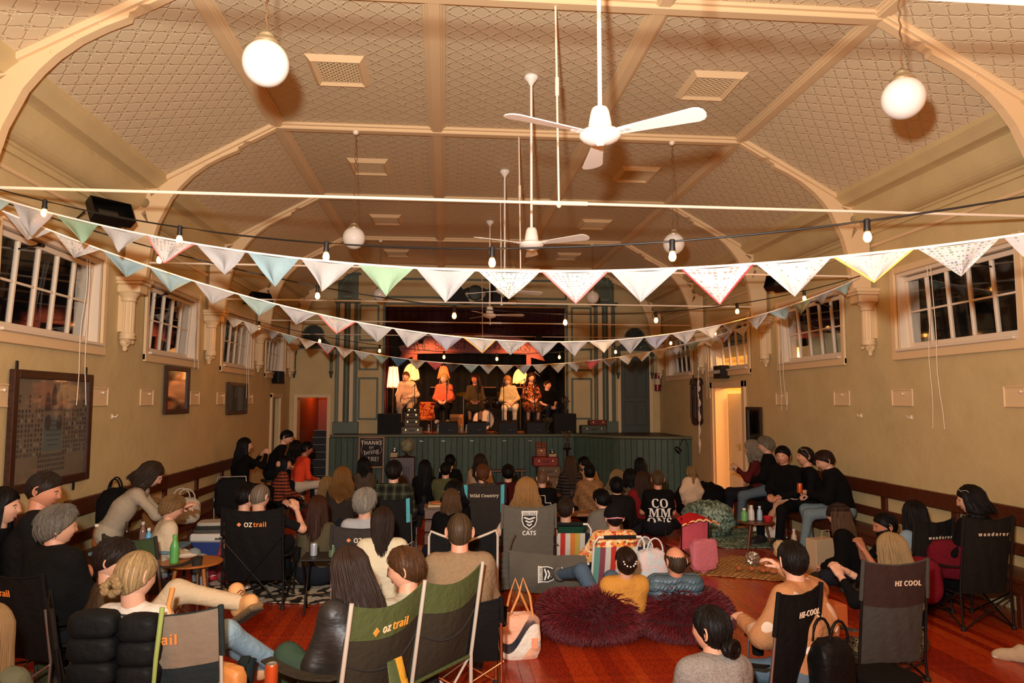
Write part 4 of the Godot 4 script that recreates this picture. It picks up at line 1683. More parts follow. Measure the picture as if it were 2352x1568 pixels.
	if o.get("skirt",0.0) > 0.0:
		for k in 2:
			bb.append([hip[k], hip[k].lerp(kn[k], o.skirt),0.12*sc,0.115*sc])
			bb.append([hip[k].lerp(kn[1-k],0.2), kn[k].lerp(kn[1-k],0.35),0.12*sc,0.1*sc])
	bb.append([hip[0], hip[1],0.118*fat*sc,0.118*fat*sc])
	bb.append([H, H+T*V(0,0.1,0)*sc,0.125*fat*sc,0.11*sc])
	var lb: float = o.get("leglen",1.0)
	for k in 2:
		bb.append([hip[k], kn[k] if lb > 0.45 else hip[k].lerp(kn[k], lb*2.0),0.088*sc,0.066*sc])
		if lb > 0.5:
			bb.append([kn[k], kn[k].lerp(an[k], lb),0.064*sc,0.05*sc])
	var sk = [[N+T*V(0,-0.06,0.0)*sc, hc+hb*V(0,-0.05,0.012)*sc,0.06*sc,0.056*sc], [sho[0], sho[1],0.04*sc,0.04*sc]]
	for k in 2:
		sk.append([sho[k], el[k],0.042*sc,0.037*sc])
		sk.append([el[k], wr[k],0.037*sc,0.026*sc])
		if lb < 0.9 or o.has("bare"):
			sk.append([hip[k], kn[k],0.075*sc,0.055*sc])
			sk.append([kn[k], an[k],0.053*sc,0.036*sc])
	if lb < 0.9 or o.has("bare"):
		sk.append([N, H,0.05*sc,0.08*sc])
		sk.append([hip[0], hip[1],0.07*sc,0.07*sc])
	# body: one mesh with head, ears, hands
	var extra = [[head_mesh(), hx]]
	for k in 2:
		var s: float = [-1.0,1.0][k]
		var d: Vector3 = (wr[k]-el[k]).normalized()
		var u: Vector3 = o.get("palm", [V(s*0.3,1,0.2),V(s*0.3,1,0.2)])[k]
		u = (u-d*u.dot(d)).normalized()
		var b = Basis(d.cross(u), u,-d)
		extra.append([hand_mesh(o.get("grip",0.45)), Transform3D(b.scaled_local(V(s,1,1)*sc), wr[k]-d*0.005)])
	var body = part(t,"body", G.new(), skin_mat(o.get("skin", col(218,170,140))))
	jobs.append([sk, minf(cell,0.018),0.012, body, extra, null])
	var tm: Material = o.get("top", cloth(col(30,30,30)))
	var tp = part(t, o.get("top_name","shirt"), G.new(), tm)
	jobs.append([tb, cell, o.get("smooth",0.022), tp, [], o.get("print", null)])
	var bt = part(t, o.get("bottom_name","trousers"), G.new(), o.get("bottom", cloth(col(36,38,46))))
	jobs.append([bb, cell*1.15,0.02, bt, [], null])
	if o.has("boots"):
		for k in 2:
			var n = Node3D.new()
			n.name = "boot"
			t.add_child(n, true)
			n.position = an[k]+V(0,-0.07,0)
			boot(n, o.boots[k])
	# shoes
	if not o.has("noshoes"):
		for k in 2:
			var d: Vector3 = V(kn[k].x-an[k].x,0,0)*0.0+o.get("toe", [V(-0.12,0,-1),V(0.12,0,-1)])[k]
			d = d.normalized()
			var u = (Vector3.UP-d*d.y).normalized()
			part(t,"shoe", shoe_mesh(), o.get("shoe", plain(col(34,30,28),0.6)), Transform3D(Basis(u.cross(-d).normalized(), u,-d).scaled_local(V(sc, sc, sc)), an[k]+V(0,-0.035,0)))
	var style: String = o.get("hair","short")
	var hcol: Color = o.get("hc", col(40,28,20))
	if style != "none":
		part(t,"hair", hair_mesh(style), hair_mat(hcol), hx)
	if o.get("face", false):
		var f = face_parts()
		part(t,"eyes", f.eye, plain(col(225,215,205),0.25), hx)
		part(t,"irises", f.iris, plain(col(50,34,22),0.2), hx)
		part(t,"eyebrows", f.brow, hair_mat(hcol.darkened(0.2)), hx)
		part(t,"lips", f.lip, plain(o.get("lip", col(176,92,80)),0.4), hx)
	if o.has("beard"):
		var g = G.new()
		g.grid(40,14, func(u, v):
			var az: float = lerpf(-1.75,1.75, u)
			var th: float = deg_to_rad(lerpf(108.0-14.0*absf(az)/1.75,158.0, v))
			var n = V(sin(th)*sin(az), cos(th),-sin(th)*cos(az))
			return skull(n)+n*(0.013*sin(v*PI)*(0.6+0.4*sin(u*PI))+0.002)-V(0,0,0.006*gauss(n,V(0,-0.95,-1),0.5,0.3)))
		part(t,"beard", g, hair_mat(o.beard), hx)
	if o.has("glasses"):
		var g = G.new()
		var on_top: bool = str(o.glasses) == "top"
		var gy = 0.098 if on_top else 0.006
		var gz = -0.055 if on_top else -0.092
		for s in [-1.0,1.0]:
			g.tube(range(14).map(func(i): return V(s*0.032+0.024*cos(i/14.0*TAU), gy+0.019*sin(i/14.0*TAU)*(0.8 if on_top else 1.0), gz-(0.01*sin(i/14.0*TAU) if on_top else 0.0))),0.0022,5, true)
			g.tube([V(s*0.056, gy, gz),V(s*0.084, gy+(0.0 if on_top else 0.004), gz+0.04),V(s*0.086, gy-(0.05 if on_top else 0.0),0.02)],0.0022,5)
		g.rod(V(-0.009, gy, gz),V(0.009, gy, gz),0.002,5)
		part(t,"glasses", g, plain(o.get("gc", col(30,22,18)),0.3), hx)
	if o.has("pearls"):
		var g = G.new()
		for i in 9:
			var a = -0.6+i*0.54
			g.ball(V(0.05*cos(a),0.03-0.04*absf(sin(a)),0.118+0.012*sin(a)),V(0.007,0.007,0.007),8,6)
		part(t,"hair_pearls", g, plain(col(236,226,206),0.2), hx)
	if o.has("strap"):
		part(t,"cap_strap", G.new().tube(range(9).map(func(i): return V(0.088*sin((i-4)*0.3),0.012-0.012*absf(i-4)/4.0,0.115*cos((i-4)*0.3))),0.007,6), plain(o.strap,0.6), hx)
	if o.has("cap"):
		var g = G.new()
		g.grid(40,12, func(u, v):
			var az: float = u*TAU
			var th: float = deg_to_rad(88.0*v)
			var n = V(sin(th)*sin(az), cos(th),-sin(th)*cos(az))
			return skull(n)+n*(0.02+0.004*sin(v*PI)), true)
		var dirs: float = 1.0 if o.get("cap_back", false) else -1.0
		if not o.get("beanie", false):
			g.sheet(12,6,0.004, func(u, v): return V(0.075*sin((u-0.5)*2.6),0.012-0.02*v-0.02*pow((u-0.5)*2,2), dirs*(0.088*cos((u-0.5)*2.2)+0.065*v)))
		part(t,"hat", g, o.cap, hx)
	t.set_meta("seat", base.y)
	t.set_meta("head", hx)
	t.set_meta("wr", wr)
	return t

func shoe_mesh() -> Mesh:
	if not cache.has("shoe"):
		var g = G.net([[V(0,0.035,0.05),V(0,0.03,-0.12),0.04,0.036], [V(0,0.045,0.03),V(0,0.085,0.0),0.042,0.04], [V(0,0.02,0.06),V(-0.006,0.02,-0.16),0.032,0.034], [V(0,0.05,-0.02),V(0,0.035,-0.11),0.038,0.034]],0.011,0.012)
		for i in g.v.size():
			g.v[i].y = maxf(g.v[i].y,0.0)
		cache.shoe = g.mesh()
	return cache.shoe

func run_jobs() -> void:
	var done = []
	done.resize(jobs.size())
	var work = func(i: int) -> void:
		var j = jobs[i]
		done[i] = G.net(j[0], j[1], j[2])
	var id = WorkerThreadPool.add_group_task(work, jobs.size(),4)
	WorkerThreadPool.wait_for_group_task_completion(id)
	for i in jobs.size():
		var g: G = done[i]
		for e in jobs[i][4]:
			g.add(e[0], e[1])
		jobs[i][3].mesh = g.mesh()
		if jobs[i][5]:
			print_on(jobs[i][3], g, jobs[i][5])
	jobs.clear()

# lay flat lettering or line work over the back of a garment
func print_on(o: MeshInstance3D, g: G, spec: Array) -> void:
	for s in spec:
		# [text or G, height, centre (x, y), colour, serif, turn]
		var arr: Array
		var basis = Transform3D(Basis(Vector3.BACK, s[5] if s.size() > 5 else 0.0),V())
		var q = G.new()
		if s[0] is String:
			var tm = TextMesh.new()
			var f = SystemFont.new()
			f.font_names = PackedStringArray(["Droid Serif" if s[4] else "Droid Sans"])
			f.font_weight = 700
			tm.font = f
			tm.text = s[0]
			tm.font_size = 48
			tm.pixel_size = s[1]/48.0
			tm.depth = 0.003
			arr = tm.get_mesh_arrays()
			q.v = arr[Mesh.ARRAY_VERTEX]
			q.n = arr[Mesh.ARRAY_NORMAL]
			q.t = arr[Mesh.ARRAY_TEX_UV]
			q.ix = arr[Mesh.ARRAY_INDEX]
		else:
			q.add(s[0])
		for i in q.v.size():
			var p: Vector3 = basis*q.v[i]+V(s[2].x, s[2].y,0)
			var z = -9.0
			var wsum = 0.0
			var zs = 0.0
			for k in g.v.size():
				var d = V2(g.v[k].x-p.x, g.v[k].y-p.y).length_squared()
				if d < 0.0009 and g.n[k].z > 0.15:
					var w = exp(-d*5000.0)
					wsum += w
					zs += w*g.v[k].z
			if wsum > 0.0:
				z = zs/wsum
			else:
				z = 0.1
			q.v[i] = V(p.x, p.y, z+0.004+p.z)
		part(o,"print", q, plain(s[3],0.8))

func build_crowd() -> void:
	var t: Node3D
	t = person("person in white top slumped in the grey and teal chair",V(-2.443,1.130,-4.200),-0.140, {"hair":"sidebun","hc":col(206,170,116),"hy":-0.35,"hp":0.3,"hr":0.1,"lean":-0.1,"top":k3(226,214,196),"bottom":k3(150,176,190),"legs":[[V(0.18,0.56,-0.46),V(0.42,0.26,-0.78)],[V(0.3,0.58,-0.42),V(0.5,0.28,-0.76)]],"cell":0.016,"toe":[V(0.5,0.2,-1),V(0.6,0.3,-1)],"shoe":plain(col(206,150,104),0.6),"arms":"rest"})
	seat_for(t,"chair_grey")
	t = person("person in brown jacket, cream trousers and tan boots resting ankle on knee",V(-2.766,1.097,-4.750),-1.082, {"f":false,"hair":"short","hc":col(52,36,28),"hp":0.35,"hy":-0.3,"lean":0.0,"top":k3(84,66,48),"bulk":0.012,"bottom":k3(214,188,150),"legs":[[V(-0.02,0.74,-0.38),V(0.13,0.64,-0.76)],[V(0.14,0.5,-0.46),V(0.12,0.12,-0.5)]],"cell":0.017,"noshoes":1,"boots":[Basis(Vector3.UP,-1.3)*Basis(Vector3.RIGHT,0.5),Basis()]})
	seat_for(t,"plainchair")
	t = person("grey-collared black jacket person in a black chair with silver legs",V(-3.307,1.250,-5.100),-0.419, {"hair":"thick","hc":col(150,140,124),"hy":-0.5,"hp":0.1,"top":k3(20,19,18),"bulk":0.02,"hood":true,"bottom":k3(30,30,34),"cell":0.017,"lean":-0.02})
	seat_for(t,"chair_black_silver")
	t = person("person in black t-shirt with bare arms looking down beside the honour board",V(-3.553,1.444,-5.450),-1.309, {"f":false,"face":true,"hair":"crop","hc":col(58,44,32),"hy":-0.12,"hp":0.32,"lean":0.12,"sleeve":0.5,"fat":1.12,"top":k3(24,22,21),"bottom":k3(40,42,48),"cell":0.018,"skin":col(206,146,112)})
	seat_for(t,"stool")
	t = person("person in black coat with very long dark hair turned towards the tables",V(-3.796,1.350,-5.350),-1.484, {"face":true,"hair":"longer","hc":col(24,18,16),"top":k3(18,17,18),"bottom":k3(60,70,48),"hp":0.1,"hy":0.05,"cell":0.02,"legs":"fwd"})
	seat_for(t,"stool")
	t = person("person with long fair hair half hidden beside the olive chair",V(-2.858,1.025,-3.600),-0.175, {"hair":"longer","hc":col(196,156,104),"top":k3(110,112,88),"cell":0.022,"lean":-0.1})
	seat_for(t,"oliveseat")
	t = person("person in black leather jacket on the green double chair",V(-1.377,1.115,-4.300),0.785, {"hair":"long","hc":col(70,48,34),"hp":0.25,"hy":0.1,"hr":0.08,"lean":0.1,"top":leather(),"bulk":0.008,"bottom":k3(60,78,60),"cell":0.015})
	t = person("person in beige sweater laughing towards the leather jacket on the double chair",V(-1.076,1.047,-4.600),0.838, {"f":false,"face":true,"hair":"short","hc":col(104,64,34),"hy":0.45,"hp":0.2,"top":k3(186,172,146),"bottom":k3(40,40,44),"cell":0.015,"skin":col(224,164,130),"lean":0.04})
	t = person("person in brown tweed jacket seated in a black chair with copper legs",V(-0.715,1.198,-5.000),0.000, {"f":false,"hair":"buzz","hc":col(92,70,46),"hp":0.1,"fat":1.12,"bulk":0.014,"top":tweed(),"bottom":k3(112,92,66),"cell":0.015,"lean":0.05,"skin":col(216,150,118)})
	seat_for(t,"chair_copper")
	t = person("person in mustard sweater lying back on the dark red fur beanbag",V(0.660,0.753,-6.000),0.035, {"hair":"bun","hc":col(58,34,22),"hp":0.05,"sc":0.95,"lean":-0.42,"top":k3(212,150,66),"bulk":0.016,"bottom":k3(84,104,124),"legs":[[V(-0.22,0.42,-0.45),V(-0.36,0.3,-0.85)],[V(0.05,0.35,-0.45),V(0.1,0.12,-0.85)]],"cell":0.016,"shoe":plain(col(90,88,80),0.8),"pearls":1})
	t = person("person in teal quilted puffer jacket on the second fur beanbag",V(1.069,0.756,-6.000),-0.052, {"f":false,"hair":"bald","hc":col(84,66,48),"hp":0.1,"hy":0.25,"sc":0.96,"lean":-0.4,"top":puffer(col(70,92,102)),"top_name":"puffer_jacket","bulk":0.028,"bottom":k3(40,40,46),"legs":"out","cell":0.016,"skin":col(214,150,116),"shoe":plain(col(24,22,22),0.6)})
	t = person("person in caramel jumper with white polka dots in the black chair",V(1.415,1.044,-4.650),0.524, {"hair":"crop","hc":col(34,24,18),"hp":0.12,"hy":-0.5,"fat":1.28,"bulk":0.02,"top":polka(),"top_name":"jumper","bottom":denim(col(78,96,110)),"cell":0.015,"lean":0.1,"arms":[V(-0.14,0.5,-0.36),V(0.3,0.78,-0.36),V(-0.8,-1,0.5),V(1,-0.5,0.2)]})
	seat_for(t,"chair_cool")
	t = person("person in grey marle hooded jumper sitting on the floor before the beanbags",V(0.631,0.826,-4.000),0.105, {"hair":"lowbun","hc":col(30,22,18),"hy":0.55,"hp":0.05,"lean":0.05,"hood":true,"bulk":0.012,"top":heather(),"bottom":k3(40,40,44),"cell":0.014,"skin":col(222,166,132)})
	t = person("person in black top and leopard scarf with hands clasped, in the grey chair",V(2.486,0.959,-5.300),0.698, {"hair":"long","hc":col(206,170,116),"hp":0.15,"hy":-0.2,"lean":0.1,"top":k3(16,15,15),"bottom":leopard(),"cell":0.016,"arms":[V(-0.1,0.62,-0.42),V(0.12,0.6,-0.44)],"sleeve":0.72})
	seat_for(t,"chair_grey_brown")
	t = person("person in oatmeal jumper bending over the bench by the wall",V(-3.659,1.314,-7.700),-1.309, {"face":true,"hair":"bob","hc":col(70,52,36),"hp":0.6,"lean":0.6,"top":k3(178,164,140),"bottom":k3(186,176,150),"legs":[[V(-0.1,0.42,-0.05),V(-0.1,0.1,0.1)],[V(0.1,0.42,-0.08),V(0.1,0.1,0.08)]],"cell":0.018,"arms":[V(-0.1,0.85,-0.62),V(0.14,0.9,-0.66)],"sleeve":0.8})
	t = person("small person in cream fleece sitting beside the green chair",V(-3.368,1.023,-7.400),-1.047, {"hair":"thick","hc":col(176,134,84),"hp":0.4,"lean":0.15,"sc":0.82,"hs":1.1,"top":k3(222,204,172),"bulk":0.015,"bottom":k3(150,160,160),"cell":0.018})
	t = person("person all in black seated on the wall bench with clasped hands",V(-4.029,1.353,-12.300),-0.873, {"hair":"long","hc":col(16,13,12),"hy":-0.5,"top":k3(13,12,12),"bottom":k3(18,18,20),"arms":[V(-0.02,1.06,-0.36),V(0.14,1.08,-0.36)]})
	seat_for(t,"none")
	t = person("person in dark polo leaning forward on the front bench",V(-3.506,1.428,-13.200),-1.396, {"f":false,"face":true,"hair":"crop","hc":col(22,18,15),"hp":0.5,"hy":-0.2,"lean":0.4,"top":k3(16,15,16),"bottom":k3(20,20,22),"sleeve":0.5})
	seat_for(t,"stool")
	t = person("person in rust and black striped jacket with folded arms",V(-3.549,1.006,-13.000),-1.222, {"face":true,"hair":"long","hc":col(18,14,13),"hy":-0.2,"top":stripe(col(150,74,50),col(40,26,24)),"top_name":"striped_jacket","bulk":0.02,"bottom":k3(20,20,22)})
	t = person("person with dark wavy hair and black top behind the orange shirt",V(-3.503,1.228,-13.700),-0.349, {"hair":"wavy","hc":col(34,22,18),"top":k3(18,17,17)})
	seat_for(t,"stool")
	t = person("person in bright orange shirt and pale trousers by the stage stairs",V(-3.206,1.233,-13.300),-1.047, {"f":false,"hair":"crop","hc":col(20,16,14),"hp":0.25,"lean":0.25,"top":k3(236,78,44),"bottom":k3(206,194,170),"skin":col(170,110,82)})
	seat_for(t,"stool")
	t = person("person in maroon jumper with one arm stretched along the row",V(-2.453,0.883,-10.600),0.175, {"hair":"wavy","hc":col(190,146,88),"top":k3(78,28,26),"arms":[V(-0.5,0.5,-0.1),V(0.2,0.2,-0.25)]})
	t = person("person in dark grey cardigan with big curly fair hair",V(-2.205,1.035,-10.300),0.000, {"hair":"curlylong","hc":col(176,122,62),"top":k3(58,50,44)})
	t = person("person in green, brown and cream panelled jumper and jeans kneeling on the rug",V(-2.857,1.067,-8.000),-0.698, {"hair":"short","hc":col(30,22,18),"top":panelled(),"bottom":denim(col(112,134,142)),"hp":0.2,"legs":"cross"})
	t = person("person in dark jacket and tattooed forearm raised, in the black crossed-leg chair",V(-2.585,1.134,-7.450),0.000, {"f":false,"hair":"buzz","hc":col(150,132,112),"hp":0.35,"lean":-0.1,"top":k3(24,23,22),"bottom":k3(24,24,28),"glasses":1,"hy":-0.35,"arms":[V(-0.24,0.5,-0.2),V(0.3,0.86,-0.22)],"sleeve":0.5,"cell":0.018})
	seat_for(t,"chair_black_cross")
	t = person("person in olive jumper with auburn ponytail hair sitting low by the drinks",V(-2.143,0.947,-8.000),-0.140, {"hair":"longer","hc":col(88,48,28),"top":k3(92,84,62),"cell":0.02})
	t = person("person in pale grey shirt with silver hair in the charcoal chair",V(-1.567,1.098,-7.200),0.000, {"f":false,"hair":"thick","hc":col(186,174,156),"hy":-0.3,"top":k3(176,176,176),"bottom":k3(40,40,46),"lean":-0.12,"cell":0.018})
	seat_for(t,"chair_charcoal")
	t = person("person in ivory jumper with very long straight brown hair",V(-1.335,1.047,-6.400),0.000, {"hair":"half","hc":col(62,42,28),"top":k3(226,214,180),"bulk":0.012,"bottom":k3(50,50,54),"hp":0.1,"cell":0.016})
	t = person("person in olive hooded jumper sitting under the chalkboard",V(-2.187,0.990,-12.800),0.087, {"hair":"long","hc":col(20,15,13),"top":k3(88,76,62),"hood":true})
	t = person("person in green and black checked flannel shirt",V(-1.410,1.243,-8.800),-0.070, {"f":false,"hair":"short","hc":col(36,24,18),"top":plaid(),"top_name":"flannel_shirt","bulk":0.012,"bottom":k3(30,30,34),"cell":0.018,"lean":0.05})
	seat_for(t,"chair_teal_a")
	t = person("person in black coat with straight black hair before the stage",V(-1.146,0.962,-12.500),0.000, {"hair":"longer","hc":col(12,10,10),"top":k3(14,13,13)})
	t = person("person in moss green shirt leaning on an elbow",V(-0.797,0.932,-12.400),-0.105, {"f":false,"hair":"crop","hc":col(26,20,16),"top":k3(88,92,60),"arms":[V(-0.2,0.2,-0.2),V(0.45,0.42,-0.2)]})
	t = person("person in black with dark hair close to the stage front",V(-0.712,0.926,-14.200),0.000, {"hair":"short","hc":col(16,13,12),"top":k3(16,15,15)})
	t = person("person in beige knitted jumper close to the stage front",V(-0.167,0.973,-13.600),-0.175, {"hair":"wavy","hc":col(66,46,34),"top":k3(190,160,128),"bulk":0.012})
	t = person("person in charcoal coat with a red-tied braid",V(-0.309,1.108,-9.900),0.000, {"hair":"braid","hc":col(120,70,36),"top":k3(72,64,58),"bulk":0.014,"cell":0.018})
	seat_for(t,"chair_teal_b")
	t = person("person in burgundy jumper with cropped dark hair",V(0.168,0.958,-11.500),-0.070, {"hair":"short","hc":col(24,18,16),"top":k3(70,18,20)})
	t = person("person in black beside the pizza boxes, dark fluffy hair",V(-0.688,0.902,-9.600),0.175, {"hair":"curly","hc":col(20,15,13),"top":k3(18,16,16)})
	t = person("person in black coat with sunglasses pushed up on light brown hair",V(-0.734,0.907,-8.800),-0.105, {"hair":"bob","hc":col(120,86,54),"glasses":"top","gc":col(220,190,160),"top":k3(15,14,14),"bulk":0.014,"cell":0.02})
	t = person("person in white t-shirt in the grey emblem chair, curly blond hair",V(0.050,1.115,-7.850),0.000, {"hair":"curlylong","hc":col(198,146,84),"top":k3(214,202,180),"sleeve":0.5,"lean":-0.12,"bottom":k3(40,42,50),"arms":"rest","cell":0.018})
	seat_for(t,"chair_emblem")
	t = person("person in black t-shirt with a white outlined cross on the back",V(0.687,0.882,-11.400),0.000, {"f":false,"hair":"shaved","hc":col(150,110,86),"top":k3(16,15,15),"sleeve":0.5,"print":[[cross_outline(),1.0,V2(-0.02,0.36),col(225,222,214),false]]})
	t = person("person in dark pinstriped top with long chestnut hair",V(1.406,0.976,-13.000),0.000, {"hair":"longer","hc":col(96,66,40),"top":stripe(col(60,52,46),col(18,16,16))})
	t = person("person in tan jacket stooping towards the suitcases",V(1.748,0.898,-13.700),0.436, {"f":false,"hair":"short","hc":col(18,15,14),"lean":0.45,"hp":0.5,"top":k3(168,130,86)})
	t = person("person in brown paisley jacket with a dark topknot",V(1.473,0.954,-11.600),-0.087, {"hair":"topbun","hc":col(20,15,13),"top":paisley(),"bulk":0.012})
	t = person("person in fawn jacket with frizzy fair hair",V(2.016,0.796,-12.000),0.000, {"hair":"curly","hc":col(190,160,112),"top":k3(150,124,92)})
	t = person("person in black coat with a white collar tag",V(1.554,0.893,-10.100),-0.105, {"f":false,"hair":"short","hc":col(22,17,15),"top":k3(26,24,22),"bulk":0.02,"hood":true})
	t = person("person in speckled khaki top with a black bob",V(2.076,0.885,-11.400),0.000, {"hair":"bob","hc":col(14,11,10),"top":leopard()})
	t = person("person in brown jumper with long dark hair at the stage wing",V(2.775,0.906,-13.400),0.000, {"hair":"longer","hc":col(22,16,14),"top":k3(62,38,30)})
	t = person("person in red jacket with straight brown hair",V(2.128,0.897,-10.900),-0.070, {"hair":"long","hc":col(84,54,36),"top":k3(132,30,30),"bulk":0.012})
	t = person("person in black t-shirt with large white gothic letters on the back",V(2.252,0.946,-10.500),-0.140, {"f":false,"hair":"crop","hc":col(120,92,62),"top":k3(17,16,16),"sleeve":0.5,"fat":1.1,"bottom":k3(30,30,34),"skin":col(206,146,112),"cell":0.018,"print":[["CO",0.17,V2(0.0,0.5),col(228,224,214),true],["MM",0.17,V2(0.0,0.37),col(228,224,214),true],["ONS",0.17,V2(0.0,0.24),col(228,224,214),true]]})
	t = person("small standing person in cream hooded tracksuit with a braid",V(3.017,0.934,-11.300),-0.105, {"hair":"pony","hc":col(186,146,92),"sc":0.58,"hs":1.35,"top":k3(228,194,158),"bulk":0.02,"hood":true,"bottom":k3(224,190,156),"legs":"stand","arms":"down","cell":0.015,"lean":0.0,"hy":0.2})
	t = person("person in bottle green t-shirt and glasses in a striped beach chair",V(0.533,0.873,-8.200),-0.070, {"f":false,"hair":"crop","hc":col(66,46,34),"glasses":1,"hy":-0.35,"top":k3(28,66,50),"sleeve":0.5,"lean":-0.2,"legs":"out","cell":0.018,"fat":1.1})
	seat_for(t,"beach_a")
	t = person("person in grey hooded jumper hunched over the rug",V(1.103,0.848,-9.100),0.349, {"hair":"short","hc":col(16,13,12),"hp":0.3,"lean":0.3,"top":k3(120,114,104),"hood":true,"bulk":0.012})
	t = person("person in orange floral shirt and pink-strapped cap in a striped beach chair",V(0.890,0.902,-7.400),0.000, {"f":false,"hair":"buzz","hc":col(40,30,24),"cap":cloth(col(20,18,18)),"strap":col(236,150,160),"top":floral(),"top_name":"floral_shirt","sleeve":0.62,"bulk":0.014,"fat":1.1,"lean":-0.22,"legs":"out","cell":0.016,"arms":"rest"})
	seat_for(t,"beach_b")
	t = person("person in maroon jumper with a pale flower pinned on, on the right bench",V(3.978,1.314,-11.200),1.222, {"hair":"curly","hc":col(186,170,146),"hy":-0.1,"top":k3(92,30,28),"bottom":k3(30,30,36),"face":true,"arms":[V(-0.1,0.9,-0.3),V(0.12,0.85,-0.3)]})
	seat_for(t,"none")
	t = person("person in black blazer and jeans with grey hair on the right bench",V(4.089,1.391,-11.000),1.082, {"f":false,"hair":"thick","hc":col(170,150,122),"hp":0.15,"top":k3(17,16,16),"bulk":0.014,"bottom":denim(col(76,88,96)),"cell":0.02})
	seat_for(t,"none")
	t = person("person in black jumper facing the room between the blazer and the sunglasses",V(3.781,1.327,-9.750),2.059, {"f":false,"face":true,"hair":"short","hc":col(20,16,14),"hy":0.3,"hp":0.15,"lean":0.2,"top":k3(16,15,15),"bulk":0.012,"bottom":k3(18,18,20),"cell":0.018,"skin":col(208,150,118)})
	seat_for(t,"none")
	t = person("person in black dress with bare crossed legs and sunglasses on the head",V(4.079,1.323,-9.700),1.361, {"face":true,"hair":"lowbun","hc":col(54,36,26),"glasses":"top","gc":col(210,180,140),"top":k3(18,17,17),"bottom":k3(18,17,17),"bottom_name":"skirt","leglen":0.36,"bare":1,"skin":col(222,162,124),"legs":[[V(-0.05,0.62,-0.46),V(0.12,0.2,-0.62)],[V(0.1,0.56,-0.46),V(0.08,0.12,-0.5)]],"cell":0.018,"shoe":plain(col(214,200,180),0.6),"lean":0.12})
	seat_for(t,"none")
	t = person("person in black hoodie and blue jeans holding an orange can",V(3.978,1.299,-9.100),1.152, {"f":false,"face":true,"hair":"short","hc":col(64,38,24),"hp":0.45,"hy":0.2,"lean":0.35,"hood":true,"bulk":0.02,"top":k3(14,13,13),"bottom":denim(col(98,116,122)),"cell":0.018,"arms":[V(-0.12,0.78,-0.42),V(0.14,0.72,-0.42)],"grip":0.8,"legs":[[V(-0.16,0.52,-0.44),V(-0.16,0.1,-0.52)],[V(0.16,0.54,-0.46),V(0.14,0.1,-0.42)]]})
	seat_for(t,"none")
	t = person("person in black coat and brown beanie kneeling by the paper bag",V(3.311,0.869,-7.500),0.873, {"hair":"long","hc":col(120,86,54),"cap":cloth(col(44,32,26)),"beanie":true,"top":k3(13,12,12),"bulk":0.02,"lean":0.25,"cell":0.018})
	t = person("person in black printed t-shirt with a beard beside the bench",V(3.492,0.841,-7.000),1.309, {"f":false,"face":true,"hair":"crop","hc":col(20,16,14),"beard":col(36,26,20),"hp":0.2,"top":k3(15,14,14),"cell":0.018,"sleeve":0.5,"skin":col(188,130,98),"arms":[V(-0.1,0.5,-0.3),V(0.1,0.5,-0.28)]})
	t = person("person in denim jacket with dark hair in the nearer black folding chair",V(3.683,0.988,-6.800),0.262, {"hair":"long","hc":col(26,19,17),"top":denim(col(120,138,150)),"hp":0.1,"lean":0.05,"cell":0.018})
	seat_for(t,"chair_wander_a")
	t = person("person in black with hair clip looking left in the black chair by the wall",V(3.905,1.174,-6.350),0.314, {"face":true,"hair":"bob","hc":col(32,22,19),"hy":0.7,"hp":0.25,"glasses":"top","gc":col(180,180,180),"top":k3(15,14,14),"cell":0.018})
	seat_for(t,"chair_wander_b")
	t = person("singer in pale pink blazer leaning forward over a microphone",V(-1.786,2.675,-18.200),2.880, {"f":true,"face":true,"hair":"crop","hc":col(120,80,44),"lean":0.45,"hp":0.2,"top":k3(232,196,160),"top_name":"blazer","bulk":0.016,"bottom":k3(196,176,148),"arms":[V(-0.1,2.05,-0.36),V(0.15,1.9,-0.4)],"legs":[[V(-0.13,1.78,-0.36),V(-0.12,1.45,-0.3)],[V(0.13,1.78,-0.36),V(0.12,1.45,-0.3)]],"cell":0.018})
	seat_for(t,"stool_stage")
	t = person("singer in coral shirt and black trousers with hands in lap",V(-0.847,2.625,-18.200),3.002, {"face":true,"hair":"long","hc":col(232,190,120),"hy":-0.5,"top":k3(232,112,78),"bulk":0.014,"bottom":k3(26,22,20),"legs":[[V(-0.13,1.78,-0.36),V(-0.12,1.45,-0.3)],[V(0.13,1.78,-0.36),V(0.12,1.45,-0.3)]],"cell":0.018,"shoe":plain(col(235,225,215),0.5)})
	seat_for(t,"stool_stage")
	t = person("singer in olive wrap dress holding a microphone to the mouth",V(-0.084,2.617,-18.200),3.107, {"face":true,"hair":"wavy","hc":col(74,36,26),"hy":-0.45,"top":k3(78,66,40),"top_name":"dress_bodice","bottom":k3(78,66,40),"bottom_name":"skirt","skirt":0.85,"leglen":0.3,"bare":1,"legs":[[V(-0.13,1.78,-0.36),V(-0.12,1.45,-0.3)],[V(0.13,1.78,-0.36),V(0.12,1.45,-0.3)]],"cell":0.018,"skin":col(220,150,112)})
	seat_for(t,"stool_stage")
	t = person("singer in cream top and wide white trousers with head bowed",V(0.729,2.577,-18.200),2.967, {"hair":"long","hc":col(216,160,96),"hp":0.5,"hy":0.2,"lean":0.15,"side":-0.12,"top":k3(206,190,140),"bottom":k3(240,226,196),"legs":[[V(-0.13,1.78,-0.36),V(-0.12,1.45,-0.3)],[V(0.13,1.78,-0.36),V(0.12,1.45,-0.3)]],"cell":0.018})
	seat_for(t,"stool_stage")
